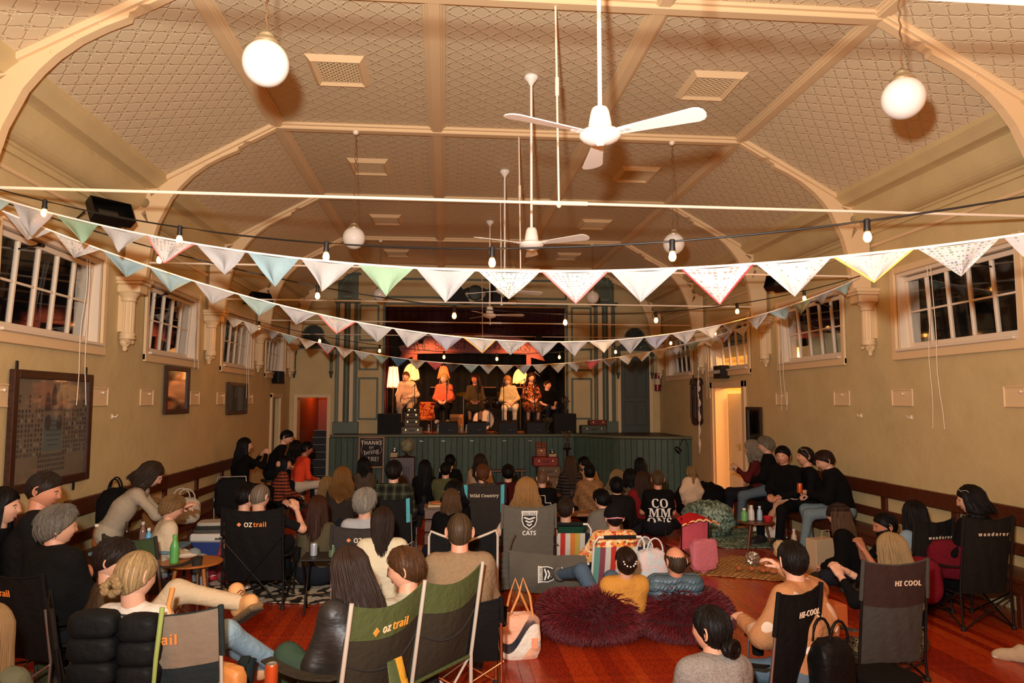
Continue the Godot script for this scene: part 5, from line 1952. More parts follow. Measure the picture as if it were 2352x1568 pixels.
	t = person("singer in dark floral dress and brown boots smiling at the hall",V(1.318,2.655,-18.200),3.229, {"face":true,"hair":"wavy","hc":col(70,40,28),"top":darkfloral(),"top_name":"dress_bodice","bottom":darkfloral(),"bottom_name":"skirt","skirt":0.95,"leglen":0.3,"bare":1,"legs":[[V(-0.13,1.78,-0.36),V(-0.12,1.45,-0.3)],[V(0.13,1.78,-0.36),V(0.12,1.45,-0.3)]],"cell":0.018,"shoe":plain(col(120,60,36),0.5)})
	seat_for(t,"stool_stage")
	t = person("musician in black t-shirt sitting in the shadow behind the singers",V(1.833,2.493,-18.900),3.491, {"f":false,"face":true,"hair":"crop","hc":col(70,44,28),"top":k3(14,13,13),"sleeve":0.5,"hy":0.4,"legs":[[V(-0.13,1.78,-0.36),V(-0.12,1.45,-0.3)],[V(0.13,1.78,-0.36),V(0.12,1.45,-0.3)]],"cell":0.02})
	seat_for(t,"stool_stage")
	run_jobs()

# ---------------------------------------------------------------- cloths with patterns
func k3(r: float, g: float, b: float) -> StandardMaterial3D:
	return cloth(col(r, g, b))

func printed(key: String, size: int, scale: float, f: Callable, rough := 0.9) -> StandardMaterial3D:
	if not M.has(key):
		var m = mat(key, Color.WHITE, rough)
		m.metallic_specular = 0.25
		m.albedo_texture = pic(key, size, size, f)
		m.normal_enabled = true
		m.normal_texture = noise_tex("crease",0.012, [], true,10.0)
		m.normal_scale = 0.8
		tri_tex(m, scale)
	return M[key]

func hash2(a: float, b: float) -> float:
	return fmod(absf(sin(a*127.1+b*311.7)*43758.5),1.0)

func blobs(x: float, y: float, n: int, r0: float, seed: float) -> float:
	# scattered round marks, tileable; returns the mark's number or -1
	var c = V2(floor(x*n), floor(y*n))
	for dy in [-1,0,1]:
		for dx in [-1,0,1]:
			var k = c+V2(dx, dy)
			var w = V2(fposmod(k.x, n), fposmod(k.y, n))
			var h = hash2(w.x+seed, w.y)
			var p = (k+V2(0.2+0.6*h,0.2+0.6*hash2(w.y, w.x+seed)))/n
			if V2(x, y).distance_to(p) < r0*(0.6+0.7*h)/n:
				return h
	return -1.0

func polka() -> StandardMaterial3D:
	var m = printed("polka_knit",256,2.0, func(x, y):
		for c in [V2(0.2,0.25),V2(0.7,0.12),V2(0.45,0.6),V2(0.9,0.7),V2(0.15,0.9)]:
			if V2(x, y).distance_to(c) < 0.062:
				return col(238,224,206)
		return col(176,122,80))
	return m

func plaid() -> StandardMaterial3D:
	return printed("plaid_flannel",128,5.0, func(x, y):
		var a = 0.5 if fmod(x*2,1.0) < 0.5 else 0.0
		var b = 0.5 if fmod(y*2,1.0) < 0.5 else 0.0
		var c = col(18,18,17).lerp(col(60,66,46), (a+b)*0.8)
		if absf(fmod(x*2,1.0)-0.25) < 0.03 or absf(fmod(y*2,1.0)-0.25) < 0.03:
			c = c.lerp(col(150,146,110),0.5)
		return c)

func floral() -> StandardMaterial3D:
	return printed("floral_cotton",256,3.0, func(x, y):
		var c = col(244,208,140)
		var h = blobs(x, y,6,0.55,1.0)
		if h >= 0: c = [col(226,96,40), col(240,150,60), col(190,40,34), col(248,226,180)][int(h*3.99)]
		h = blobs(x, y,9,0.34,7.0)
		if h >= 0.25: c = [col(84,104,50), col(60,84,46), col(236,180,70), col(200,60,40)][int(h*3.99)]
		return c)

func darkfloral() -> StandardMaterial3D:
	return printed("dark_floral",128,3.5, func(x, y):
		var h = blobs(x, y,8,0.45,3.0)
		return col(34,22,18) if h < 0.2 else [col(196,96,44), col(216,160,96), col(150,60,36)][int(h*2.99)])

func paisley() -> StandardMaterial3D:
	return printed("paisley",128,5.0, func(x, y):
		var k = sin(x*TAU*3+2.0*sin(y*TAU*2))*sin(y*TAU*3+2.0*sin(x*TAU*2))
		return col(150,110,70).lerp(col(106,74,46), smoothstep(-0.2,0.3, k)))

func leopard() -> StandardMaterial3D:
	return printed("speckle",128,5.0, func(x, y):
		var h = blobs(x, y,10,0.42,5.0)
		return col(126,110,80) if h < 0.1 else col(30,26,22))

func heather() -> StandardMaterial3D:
	return printed("heather_knit",256,3.0, func(x, y):
		var h = hash2(floor(x*90)+0.3, floor(y*128)+0.7)
		return col(150,144,136).lerp(col(96,90,84), h*h))

func tweed() -> StandardMaterial3D:
	return printed("tweed",256,4.0, func(x, y):
		var h = hash2(floor(x*128)+0.1, floor(y*32)+0.2)
		return col(140,114,84).lerp(col(112,90,66), h))

func stripe(a: Color, b: Color) -> StandardMaterial3D:
	var m = printed("stripe_%s" % a.to_html(),64,9.0, func(x, y):
		return b if fmod(y*2.0,1.0) < 0.38 else a)
	return m

func panelled() -> StandardMaterial3D:
	# wide bands of cloth sewn one above the other
	return printed("panelled_knit",128,1.9, func(x, y):
		var k = fmod(y+0.1*x,1.0)
		return col(30,70,62) if k < 0.35 else (col(150,82,50) if k < 0.6 else col(218,190,152)))

func denim(c: Color) -> StandardMaterial3D:
	return printed("denim_%s" % c.to_html(),128,4.0, func(x, y):
		var h = hash2(floor(x*64), floor(y*128))
		return c.lerp(c.lightened(0.25), h*0.5))

func leather() -> StandardMaterial3D:
	if not M.has("leather"):
		var m = mat("leather", col(34,30,26),0.48)
		m.normal_enabled = true
		m.normal_texture = noise_tex("leather_folds",0.014, [], true,14.0, FastNoiseLite.TYPE_SIMPLEX_SMOOTH,3)
		m.normal_scale = 0.4
		tri_tex(m,V(1.2,3.0,1.2))
	return M.leather

func puffer(c: Color) -> StandardMaterial3D:
	var key = "puffer_%s" % c.to_html()
	if not M.has(key):
		var m = mat(key, c,0.45)
		m.heightmap_enabled = true
		m.heightmap_texture = pic("quilting",128,128, func(x, y):
			var k = fmod(y*3.0+0.12*sin(x*TAU)+0.05*sin(x*TAU*3+y*9),1.0)
			var h = sqrt(maxf(0.0, sin(k*PI)))*(0.9+0.1*sin(x*TAU*6+y*30))
			return Color(h, h, h))
		m.heightmap_scale = 2.0
		tri_tex(m,5.0)
	return M[key]

func cross_outline() -> G:
	var g = G.new()
	var p = [[-0.045,0.15], [0.045,0.15], [0.045,0.045], [0.13,0.045], [0.13,-0.05], [0.045,-0.05], [-0.045,-0.05], [-0.13,-0.05], [-0.13,0.045], [-0.045,0.045]]
	for i in p.size():
		var a = p[i]
		var b = p[(i+1) % p.size()]
		var A = V(a[0], a[1],0)
		var B = V(b[0], b[1],0)
		for k in 4:
			g.bar(A.lerp(B, k/4.0), A.lerp(B, (k+1)/4.0),0.009,0.003,Vector3.BACK)
	return g


# ---------------------------------------------------------------- seats
const CHAIRS := {
	"chair_grey": ["grey and teal folding camp chair with an orange bag strap over it", {"w": 0.6,"band": [136,120,100],"fab": [40,48,48],"tube": "pale","logo": ["OZtrail",0.07,-0.04],"back": 0.9,"split": 0.6,"yaw": 0.05,"dx": 0.2}],
	"chair_black_silver": ["black folding camp chair with silver legs and an orange logo", {"w": 0.54,"fab": [24,23,22],"tube": "silver","logo": ["oztrail",0.055,-0.08],"back": 0.9}],
	"plainchair": ["dark brown folding chair under the person with tan boots", {"w": 0.5,"fab": [40,34,28],"tube": "black","back": 0.78}],
	"chair_copper": ["low black folding chair with copper coloured tube legs", {"w": 0.52,"fab": [22,21,20],"tube": "copper","back": 0.72}],
	"chair_cool": ["black camp chair behind the polka dot jumper, pale posts", {"w": 0.44,"fab": [20,19,18],"tube": "silver","logo": ["HI-COOL",0.05,0.06],"back": 0.82,"yaw": 0.52,"dx": -0.3}],
	"chair_grey_brown": ["grey camp chair with a brown top band and white lettering", {"w": 0.5,"band": [64,48,42],"fab": [78,76,70],"tube": "black","logo": ["HI COOL",0.05,0.08],"back": 0.84,"split": 0.6,"yaw": 0.05,"dx": -0.26}],
	"chair_black_cross": ["black camp chair with crossed rear tubes and an orange diamond logo", {"w": 0.56,"fab": [24,22,21],"tube": "black","logo": ["OZtrail",0.06,0.02],"back": 0.94,"cross": true,"diamond": true}],
	"chair_charcoal": ["charcoal camp chair with olive side pocket and orange diamond logo", {"w": 0.56,"fab": [62,57,52],"tube": "silver","logo": ["OZtrail",0.06,0.02],"back": 0.8,"diamond": true}],
	"chair_teal_a": ["black camp chair with turquoise edge stripe behind the checked shirt", {"w": 0.5,"fab": [30,28,26],"tube": "silver","edge": [96,190,200],"back": 0.86}],
	"chair_teal_b": ["charcoal camp chair with turquoise edges and white script", {"w": 0.56,"fab": [58,51,46],"tube": "black","edge": [96,190,200],"logo": ["Wild Country",0.055,0.0],"back": 0.88}],
	"chair_emblem": ["grey canvas camp chair with a white shield emblem on its back", {"w": 0.56,"fab": [104,98,86],"tube": "black","back": 0.88,"emblem": true}],
	"chair_wander_a": ["small black camp chair with spaced white lettering beside the denim jacket", {"w": 0.44,"fab": [32,30,27],"tube": "black","logo": ["w a n d e r e r",0.04,0.04],"back": 0.86,"yaw": 0.17,"dx": -0.1}],
	"chair_wander_b": ["tall black camp chair with spaced lettering against the right wall bench", {"w": 0.46,"fab": [34,32,28],"tube": "black","logo": ["w a n d e r e r",0.042,0.02],"back": 0.96,"yaw": 0.0,"dx": -0.14}],
	"oliveseat": ["olive canvas chair with a corded edge cut off by the frame", {"w": 0.55,"fab": [118,122,98],"tube": "silver","back": 0.78}],
}

func tube_mat(k: String) -> StandardMaterial3D:
	return {"silver": metal(col(176,170,160),0.35),"black": mat("tube_black", col(26,25,24),0.4,0.4),"copper": metal(col(190,112,70),0.35),"pale": mat("tube_pale", col(176,164,146),0.5),"white": mat("tube_white", col(226,222,210),0.35)}[k]

func seat_for(t: Node3D, kind: String) -> void:
	var h: float = t.get_meta("seat")
	if kind == "none":
		return
	if kind == "stool" or kind == "stool_stage":
		var lab = "plain dark stool under %s" % str(t.get_meta("label")).replace("person in ","").replace("singer in ","").replace("person ","").replace("musician in ","").left(60)
		var words = lab.split(" ").slice(0,12)
		stool(" ".join(words), t.position, t.rotation.y, h-0.02, STAGE if kind == "stool_stage" else 0.0)
		return
	if kind == "beach_a" or kind == "beach_b":
		beach_chair("beach chair of rainbow stripes, its back hidden by a %s" % ("green t-shirt" if kind == "beach_a" else "floral shirt"), t.position, t.rotation.y, maxf(h,0.12))
		return
	var c = CHAIRS[kind]
	camp_chair(c[0], t.position+V(c[1].get("dx",0.0),0,0), c[1].get("yaw", t.rotation.y), maxf(h,0.14), c[1])

func stool(label: String, p: Vector3, yaw: float, h: float, floor_y: float) -> void:
	var t = thing("stool", label,"stool",V(p.x, floor_y, p.z), yaw)
	var H = maxf(h-floor_y,0.2)
	var m = mat("stool_dark", col(34,28,24),0.5)
	part(t,"seat", G.new().lathe([[0.0, H-0.04], [0.16, H-0.04], [0.17, H-0.02], [0.16, H], [0.0, H]],20), m)
	for k in 4:
		var a = PI/4+k*PI/2
		part(t,"leg", G.new().rod(V(cos(a)*0.12, H-0.03, sin(a)*0.12),V(cos(a)*0.19,0, sin(a)*0.19),0.013,6), m)
	part(t,"foot_ring", G.new().tube(range(20).map(func(i): return V(cos(i/20.0*TAU)*0.165, H*0.38, sin(i/20.0*TAU)*0.165)),0.008,5, true), m)

func cc(a: Array) -> Color:
	return col(a[0], a[1], a[2])

func camp_chair(label: String, p: Vector3, yaw: float, seat: float, o: Dictionary) -> Node3D:
	var t = thing("camp_chair", label,"chair",V(p.x,0, p.z), yaw)
	var w: float = o.w/2.0
	var bt: float = o.back
	var fab = cloth(cc(o.fab),0.8,0.6)
	var tm = tube_mat(o.tube)
	var zb = 0.185
	var zt = 0.3
	var surf = func(u: float, v: float, off: float) -> Vector3:
		var x = (u*2.0-1.0)
		var y = lerpf(seat-0.02, bt, v)-0.03*(1.0-x*x)*v
		var z = lerpf(zb, zt, v)+0.035*(1.0-x*x)*sin(v*PI*0.8+0.3)+0.004*sin(u*23.0+v*9.0)*(1.0-x*x)
		return V(x*(w-0.02), y, z+off)
	var split: float = o.get("split",0.0)
	if split > 0.0:
		part(t,"back_panel", G.new().sheet(16,10,0.006, func(u, v): return surf.call(u, v*split,0.0)), fab)
		part(t,"top_band", G.new().sheet(16,6,0.008, func(u, v): return surf.call(u, lerpf(split-0.02,1.0, v),0.003)), cloth(cc(o.band),0.85,0.5))
	else:
		part(t,"back_panel", G.new().sheet(16,12,0.006, func(u, v): return surf.call(u, v,0.0)), fab)
	part(t,"hem", G.new().tube(range(17).map(func(i): return surf.call(i/16.0,1.0,0.0)),0.007,6), fab)
	part(t,"seat", G.new().sheet(12,10,0.006, func(u, v): return V((u*2-1)*w, seat-0.02-0.04*sin(u*PI)*sin(v*PI), lerpf(-0.26, zb, v))), fab)
	if o.has("edge"):
		for s in [-1.0,1.0]:
			part(t,"edge_stripe", G.new().sheet(2,10,0.008, func(u, v): return surf.call(0.5+s*(0.5-0.09*u), lerpf(0.45,1.0, v),0.004)), cloth(cc(o.edge),0.8))
	var top = surf.call(1.0,1.0,0.0) as Vector3
	for s in [-1.0,1.0]:
		part(t,"rear_post", G.new().tube([V(s*w,0.012,0.24),V(s*w, seat,0.22),V(s*(w-0.01), bt+0.005, top.z)],0.0095,8), tm)
		part(t,"pole_sleeve", G.new().tube([V(s*w, lerpf(seat, bt,0.62), lerpf(0.22, top.z,0.62)),V(s*(w-0.008), bt+0.012, top.z+0.001)],0.015,8), fab)
		part(t,"front_post", G.new().rod(V(s*w,0.012,-0.27),V(s*w, seat+0.2,-0.25),0.0095,8), tm)
		var ar = G.new().sheet(4,10,0.012, func(u, v): return V(s*(w-0.02+0.055*u), seat+0.2-0.03*sin(v*PI)+0.015*v, lerpf(-0.27,0.22, v)))
		part(t,"armrest", ar, fab)
		# side X
		part(t,"leg", G.new().rod(V(s*w, seat-0.02,-0.26),V(s*w,0.015,0.24),0.008,6), tm)
		part(t,"leg", G.new().rod(V(s*(w+0.012), seat-0.02,0.2),V(s*(w+0.012),0.015,-0.27),0.008,6), tm)
		# front and rear X
		var hi = lerpf(seat, bt,0.62) if o.get("cross", false) else seat-0.02
		part(t,"leg", G.new().rod(V(s*w, hi,0.225 if not o.get("cross", false) else 0.34),V(-s*w,0.015,0.245+0.012*s),0.008,6), tm)
		part(t,"leg", G.new().rod(V(s*w, seat-0.02,-0.265),V(-s*w,0.015,-0.275+0.012*s),0.008,6), tm)
		for z in [-0.27,0.24]:
			part(t,"foot", G.new().lathe([[0.0,0.0], [0.022,0.0], [0.022,0.012], [0.013,0.03], [0.0,0.03]],10,V(s*w,0, z)), mat("rubber", Color(0.03,0.03,0.03),0.7))
	part(t,"cup_holder", G.new().lathe([[0.0, seat+0.08], [0.036, seat+0.08], [0.044, seat+0.19], [0.052, seat+0.2], [0.044, seat+0.195]],14,V(w+0.03,0,-0.2)), fab)
	var tilt = atan2(zt-zb, bt-seat)
	var place = func(v: float, dx: float) -> Transform3D:
		var q = surf.call(0.5+dx/(2.0*w), v,0.02) as Vector3
		return Transform3D(Basis(Vector3.RIGHT, tilt), q)
	if o.has("logo"):
		var lv = 0.82
		var white = plain(col(226,206,176),0.7)
		var s: String = o.logo[0]
		if s.to_lower() == "oztrail":
			letters(t,"logo", s.left(2), o.logo[1], white, place.call(lv, o.logo[2]-o.logo[1]*0.95))
			letters(t,"logo", s.substr(2), o.logo[1], plain(col(226,130,54),0.7), place.call(lv, o.logo[2]+o.logo[1]*1.0))
			if o.get("diamond", false):
				part(t,"logo_mark", G.new().box(V(),V(0.03,0.03,0.003),0.0, Basis(Vector3.BACK, PI/4)), plain(col(226,140,84),0.7), place.call(lv, o.logo[2]-o.logo[1]*2.4))
		else:
			letters(t,"logo", s, o.logo[1], white, place.call(lv, o.logo[2]), s == "Wild Country")
	if o.get("emblem", false):
		emblem(t, place.call(0.8,0.0),1.0)
	return t

func emblem(t: Node3D, x: Transform3D, k: float) -> void:
	# shield with a banner, striped field and a word below
	var white = plain(col(228,222,208),0.7)
	var dark = plain(col(40,38,36),0.8)
	var sh = func(r: float) -> PackedVector2Array:
		var p = PackedVector2Array()
		for q in [[-0.085,0.1], [0.085,0.1], [0.078,0.06], [0.08,0.0], [0.06,-0.055], [0.0,-0.1], [-0.06,-0.055], [-0.08,0.0], [-0.078,0.06]]:
			p.append(V2(q[0], q[1])*r*k)
		return p
	part(t,"emblem_shield", G.new().prism(sh.call(1.0),0.003, x), white)
	part(t,"emblem_field", G.new().prism(sh.call(0.88),0.003, x*Transform3D(Basis(),V(0,0,0.0015))), dark)
	var g = G.new()
	g.prism(PackedVector2Array([V2(-0.075,0.055)*k,V2(0.075,0.055)*k,V2(0.072,0.085)*k,V2(-0.072,0.085)*k]),0.003)
	for i in 3:
		var y = 0.028-0.034*i
		var hw = 0.062-0.017*i
		g.prism(PackedVector2Array([V2(-hw, y)*k,V2(0, y-0.022)*k,V2(hw, y)*k,V2(hw*0.8, y+0.012)*k,V2(0, y-0.006)*k,V2(-hw*0.8, y+0.012)*k]),0.003)
	part(t,"emblem_stripes", g, white, x*Transform3D(Basis(),V(0,0,0.003)))
	letters(t,"emblem_lettering","GEELONG",0.03*k, dark, x*Transform3D(Basis(),V(0,0.07*k,0.005)))
	letters(t,"emblem_lettering","CATS",0.062*k, white, x*Transform3D(Basis(),V(0,-0.132*k,0.002)))

func beach_chair(label: String, p: Vector3, yaw: float, seat: float) -> void:
	var t = thing("beach_chair", label,"chair",V(p.x,0, p.z), yaw)
	var tm = tube_mat("white")
	var w = 0.25
	var top = seat+0.5
	var loop = []
	for q in [[-w, seat-0.03,0.15], [-w, top-0.06,0.32], [-w+0.04, top,0.34], [w-0.04, top,0.34], [w, top-0.06,0.32], [w, seat-0.03,0.15]]:
		loop.append(V(q[0], q[1], q[2]))
	part(t,"back_frame", G.new().tube(loop,0.0125,8), tm)
	part(t,"grip", G.new().rod(V(-w+0.09, top,0.34),V(w-0.09, top,0.34),0.018,8), mat("foam", Color(0.03,0.03,0.03),0.9))
	for s in [-1.0,1.0]:
		part(t,"leg", G.new().tube([V(s*(w+0.02), seat+0.1,-0.22),V(s*(w+0.02),0.014,0.2),V(0,0.014,0.24)],0.0115,8), tm)
		part(t,"leg", G.new().tube([V(s*(w+0.02), seat+0.05,0.2),V(s*(w+0.02),0.014,-0.2),V(0,0.014,-0.22)],0.0115,8), tm)
		part(t,"armrest", G.new().box(V(s*(w+0.03), seat+0.2,-0.03),V(0.05,0.022,0.32),0.008), tm)
	var cols = [col(110,168,154), col(150,78,92), col(222,214,200), col(206,62,50), col(222,214,200), col(228,136,60), col(208,178,84), col(222,214,200), col(34,44,60)]
	for i in cols.size():
		var a = float(i)/cols.size()
		var b = float(i+1)/cols.size()
		part(t,"stripe", G.new().sheet(2,8,0.004, func(u, v): return V(lerpf(-w+0.01, w-0.01, lerpf(a, b, u)), lerpf(seat, top-0.1, v), lerpf(0.165,0.315, v)+0.03*sin(v*PI)*sin(lerpf(a, b, u)*PI))), cloth(cols[i],0.85,0.3))
	part(t,"seat", G.new().sheet(8,8,0.005, func(u, v): return V(lerpf(-w, w, u), seat-0.02-0.03*sin(v*PI), lerpf(-0.24,0.16, v))), cloth(cols[2],0.85,0.3))

func build_chairs() -> void:
	camp_chair("green camp chair with an olive top and orange logo",V(-3.28,0,-6.62),-0.3,0.38, {"w": 0.5,"band": [70,88,54],"fab": [58,54,48],"tube": "silver","logo": ["oztrail",0.05,0.0],"back": 0.84,"split": 0.5})
	# the green double chair
	var t = thing("double_camp_chair","green and grey double camp chair with an orange logo","chair",V(-0.94,0,-4.155)+V(-0.795,0,-0.607)*0.26,0.918)
	var gr = cloth(col(84,92,52),0.8,0.6)
	var dk = cloth(col(60,54,42),0.85,0.6)
	var tm = tube_mat("pale")
	var W = 0.56
	for s in [-1.0,1.0]:
		var surf = func(u: float, v: float, off: float) -> Vector3:
			var x: float = (s-1.0)*W/2+u*W
			var e = sin(u*PI)
			return V(x, lerpf(0.38,0.95, v)-0.06*e*v, lerpf(0.16,0.27, v)+0.05*e*sin(v*PI*0.8+0.3)+off)
		part(t,"back_panel", G.new().sheet(14,10,0.006, func(u, v): return surf.call(u, v*0.72,0.0)), dk)
		part(t,"top_band", G.new().sheet(14,5,0.008, func(u, v): return surf.call(u, lerpf(0.7,1.0, v),0.004)), gr)
		part(t,"piping", G.new().tube(range(15).map(func(i): return surf.call(i/14.0,0.5-0.12*sin(i/14.0*PI),0.006)),0.006,5), mat("piping_dark", col(36,32,28),0.9))
		part(t,"seat", G.new().sheet(10,8,0.006, func(u, v): return V((s-1.0)*W/2+u*W,0.38-0.04*sin(u*PI)*sin(v*PI), lerpf(-0.3,0.17, v))), gr)
		part(t,"seat_edge", G.new().tube([V((s-1.0)*W/2,0.385,0.19),V((s-1.0)*W/2+W,0.385,0.19)],0.012,6), gr)
		if s < 0:
			var q = surf.call(0.5,0.8,0.016) as Vector3
			letters(t,"logo","oz",0.06, plain(col(230,200,150),0.7), Transform3D(Basis(Vector3.RIGHT,0.2), q-V(0.04,0,0)))
			letters(t,"logo","trail",0.06, plain(col(226,150,50),0.7), Transform3D(Basis(Vector3.RIGHT,0.2), q+V(0.065,0,0)))
			part(t,"logo_mark", G.new().box(V(),V(0.034,0.034,0.003),0.0, Basis(Vector3.BACK, PI/4)), plain(col(226,150,60),0.7), Transform3D(Basis(Vector3.RIGHT,0.2), q-V(0.12,0,0)))
		part(t,"armrest", G.new().sheet(4,10,0.012, func(u, v): return V(s*(W-0.02+0.07*u),0.6-0.03*sin(v*PI), lerpf(-0.3,0.2, v))), dk)
		part(t,"front_post", G.new().rod(V(s*W,0.012,-0.3),V(s*W,0.6,-0.29),0.01,8), tm)
		part(t,"leg", G.new().rod(V(s*W,0.37,0.18),V(0,0.015,0.2+0.02*s),0.0085,6), tm)
		part(t,"leg", G.new().rod(V(0,0.37,0.18),V(s*W,0.015,0.2),0.0085,6), tm)
		part(t,"leg", G.new().rod(V(s*W,0.37,-0.28),V(s*W,0.015,0.2),0.0085,6), tm)
		part(t,"leg", G.new().rod(V(s*W,0.37,0.18),V(s*W,0.015,-0.28),0.0085,6), tm)
	for x in [-W,0.0, W]:
		part(t,"rear_post", G.new().tube([V(x,0.012,0.2),V(x,0.4,0.2),V(x,0.96,0.285)],0.012,8), tm)
	# pouch with a pineapple-yellow print stuffed in the back net
	var pk = thing("snack_pouch","foil snack pouch in yellow and green tucked behind the double chair","packet",V(-1.1,0.55,-3.86),0.918)
	part(pk,"pouch", G.new().grid(16,12, func(u, v): return V(0.075*cos(u*TAU)*(1.0-0.25*v), v*0.2-0.1, (0.03*(1-v)+0.004)*sin(u*TAU)+0.1-0.05*v), true), printed("pouch_print",64,6.0, func(x, y): return col(206,150,50) if x+y*0.6 < 0.8 else col(74,84,50),0.35))
	# black empty wing chair before the tweed jacket
	var e = thing("wing_chair","black folding chair with pale bent frame standing empty","chair",V(-0.66,0,-6.35),0.0)
	var pale = tube_mat("pale")
	var blk = cloth(col(20,19,18),0.8,0.5)
	for s in [-1.0,1.0]:
		part(e,"back_wing", G.new().sheet(8,8,0.006, func(u, v): return V(s*(0.0+0.27*u), lerpf(0.35,0.78+0.1*u, v),0.22+0.05*v-0.03*u)), blk)
		part(e,"frame", G.new().tube([V(0,0.79,0.27),V(s*0.2,0.86,0.25),V(s*0.262,0.885,0.245),V(s*0.28,0.84,0.24),V(s*0.28,0.5,0.22),V(s*0.28,0.012,0.2)],0.0105,8), pale)
		part(e,"leg", G.new().tube([V(s*0.28,0.58,0.22),V(s*0.25,0.5,0.1),V(s*0.26,0.3,-0.1),V(s*0.28,0.012,-0.25)],0.0095,6), pale)
	part(e,"seat", G.new().sheet(8,8,0.006, func(u, v): return V(lerpf(-0.26,0.26, u),0.36-0.05*sin(u*PI)*sin(v*PI), lerpf(-0.25,0.22, v))), blk)
	# carry bag hanging on the emblem chair
	var cb = thing("chair_bag","grey drawstring carry bag with sideways shield hanging off the emblem chair","bag",V(0.14,0,-7.33),0.0)
	part(cb,"bag", G.new().sheet(20,12,0.012, func(u, v): return V(-0.33+0.75*u+0.05*v*u,0.5-0.06*u-v*(0.36+0.03*u)-0.02*sin(u*PI) ,0.1+0.05*sin(v*PI)+0.012*sin(u*14.0+v*5.0))), cloth(col(100,94,82),0.85,0.6))
	part(cb,"gathered_neck", G.new().grid(10,16, func(u, v): return V(-0.36+0.045*cos(u*TAU)*(1.0+0.15*sin(v*40.0)),0.48-v*0.34,0.1+0.04*sin(u*TAU)*(1.0+0.15*sin(v*40.0))), true), cloth(col(92,88,78),0.85,0.6))
	part(cb,"strap", G.new().tube([V(-0.33,0.5,0.1),V(-0.3,0.58,0.06),V(-0.26,0.64,0.02)],0.008,5), cloth(col(92,88,78)))
	emblem(cb, Transform3D(Basis(Vector3.BACK, PI/2),V(0.04,0.28,0.168)),0.95)

func suitcase(label: String, p: Vector3, size: Vector3, c: Color, yaw := 0.0, group := "") -> void:
	var t = thing("suitcase", label,"suitcase", p, yaw, group)
	var m = mat("leather_case_%s" % c.to_html(), c,0.6)
	part(t,"body", G.new().box(V(0, size.y/2,0), size,0.018), m)
	part(t,"lid_seam", G.new().box(V(0, size.y*0.62,0),V(size.x+0.004,0.008, size.z+0.004),0.002), plain(c.darkened(0.5)))
	var z = size.z/2
	var br = metal(col(200,170,110),0.35)
	for s in [-1.0,1.0]:
		part(t,"latch", G.new().box(V(s*size.x*0.28, size.y*0.6, z+0.006),V(0.035,0.045,0.012),0.004), br)
		part(t,"corner", G.new().box(V(s*(size.x/2-0.02),0.025, z-0.01),V(0.045,0.05,0.03),0.01), plain(c.darkened(0.35)))
		part(t,"corner", G.new().box(V(s*(size.x/2-0.02), size.y-0.025, z-0.01),V(0.045,0.05,0.03),0.01), plain(c.darkened(0.35)))
	part(t,"handle", G.new().tube([V(-0.06, size.y*0.5, z),V(-0.05, size.y*0.5, z+0.03),V(0.05, size.y*0.5, z+0.03),V(0.06, size.y*0.5, z)],0.008,6), plain(c.darkened(0.5)))

func shade_mat(c: Color, e: float) -> StandardMaterial3D:
	var key = "shade_%s" % c.to_html()
	if not M.has(key):
		var m = mat(key, c,0.8)
		m.backlight_enabled = true
		m.backlight = c*0.6
		m.emission_enabled = true
		m.emission = c
		m.emission_energy_multiplier = e
	return M[key]

# fringed fabric shade on a stem; ribs run down the panels
func floor_lamp(label: String, p: Vector3, r0: float, r1: float, h: float, top: float, c: Color, e: float, dome: bool, light: float) -> void:
	var t = thing("floor_lamp", label,"lamp", p)
	var m = shade_mat(c, e)
	var ns = 8
	var prof = func(v: float) -> float:
		return lerpf(r1, r0, v) if not dome else r1*sqrt(maxf(0.02,1.0-pow(v,2.2)*0.94))
	part(t,"lamp_shade", G.new().grid(48,12, func(u, v): return V(cos(u*TAU),0, sin(u*TAU))*float(prof.call(v))*(1.0-0.03*absf(cos(u*PI*ns)))+V(0, top-h+h*v-0.02*(1.0-v)*absf(sin(u*PI*ns)),0), true, false, false), m)
	var rb = G.new()
	for i in ns:
		var a = TAU*i/ns
		rb.tube(range(7).map(func(k): return V(cos(a),0, sin(a))*(float(prof.call(k/6.0))+0.002)+V(0, top-h+h*k/6.0,0)),0.004,5)
	part(t,"shade_rib", rb, plain(c.darkened(0.35),0.8))
	part(t,"fringe", G.new().tube(range(33).map(func(i): return V(cos(i/32.0*TAU)*r1, top-h-0.02*absf(sin(i/32.0*PI*ns)), sin(i/32.0*TAU)*r1)),0.008,5), plain(c.darkened(0.2),0.9))
	part(t,"finial", G.new().lathe([[0.0, top-0.01], [0.012, top], [0.02, top+0.02], [0.0, top+0.045]],10), metal(col(190,150,80)))
	part(t,"pole", G.new().rod(V(0,0.02,0),V(0, top,0),0.012,8), metal(col(120,90,50)))
	part(t,"base", G.new().lathe([[0.0,0.0], [0.13,0.0], [0.13,0.015], [0.04,0.03], [0.012,0.06], [0.0,0.06]],18), metal(col(110,84,50)))
	lamp(t, Color(1.0,0.72,0.42), light,V(0, top-h*0.6,0),0.05)

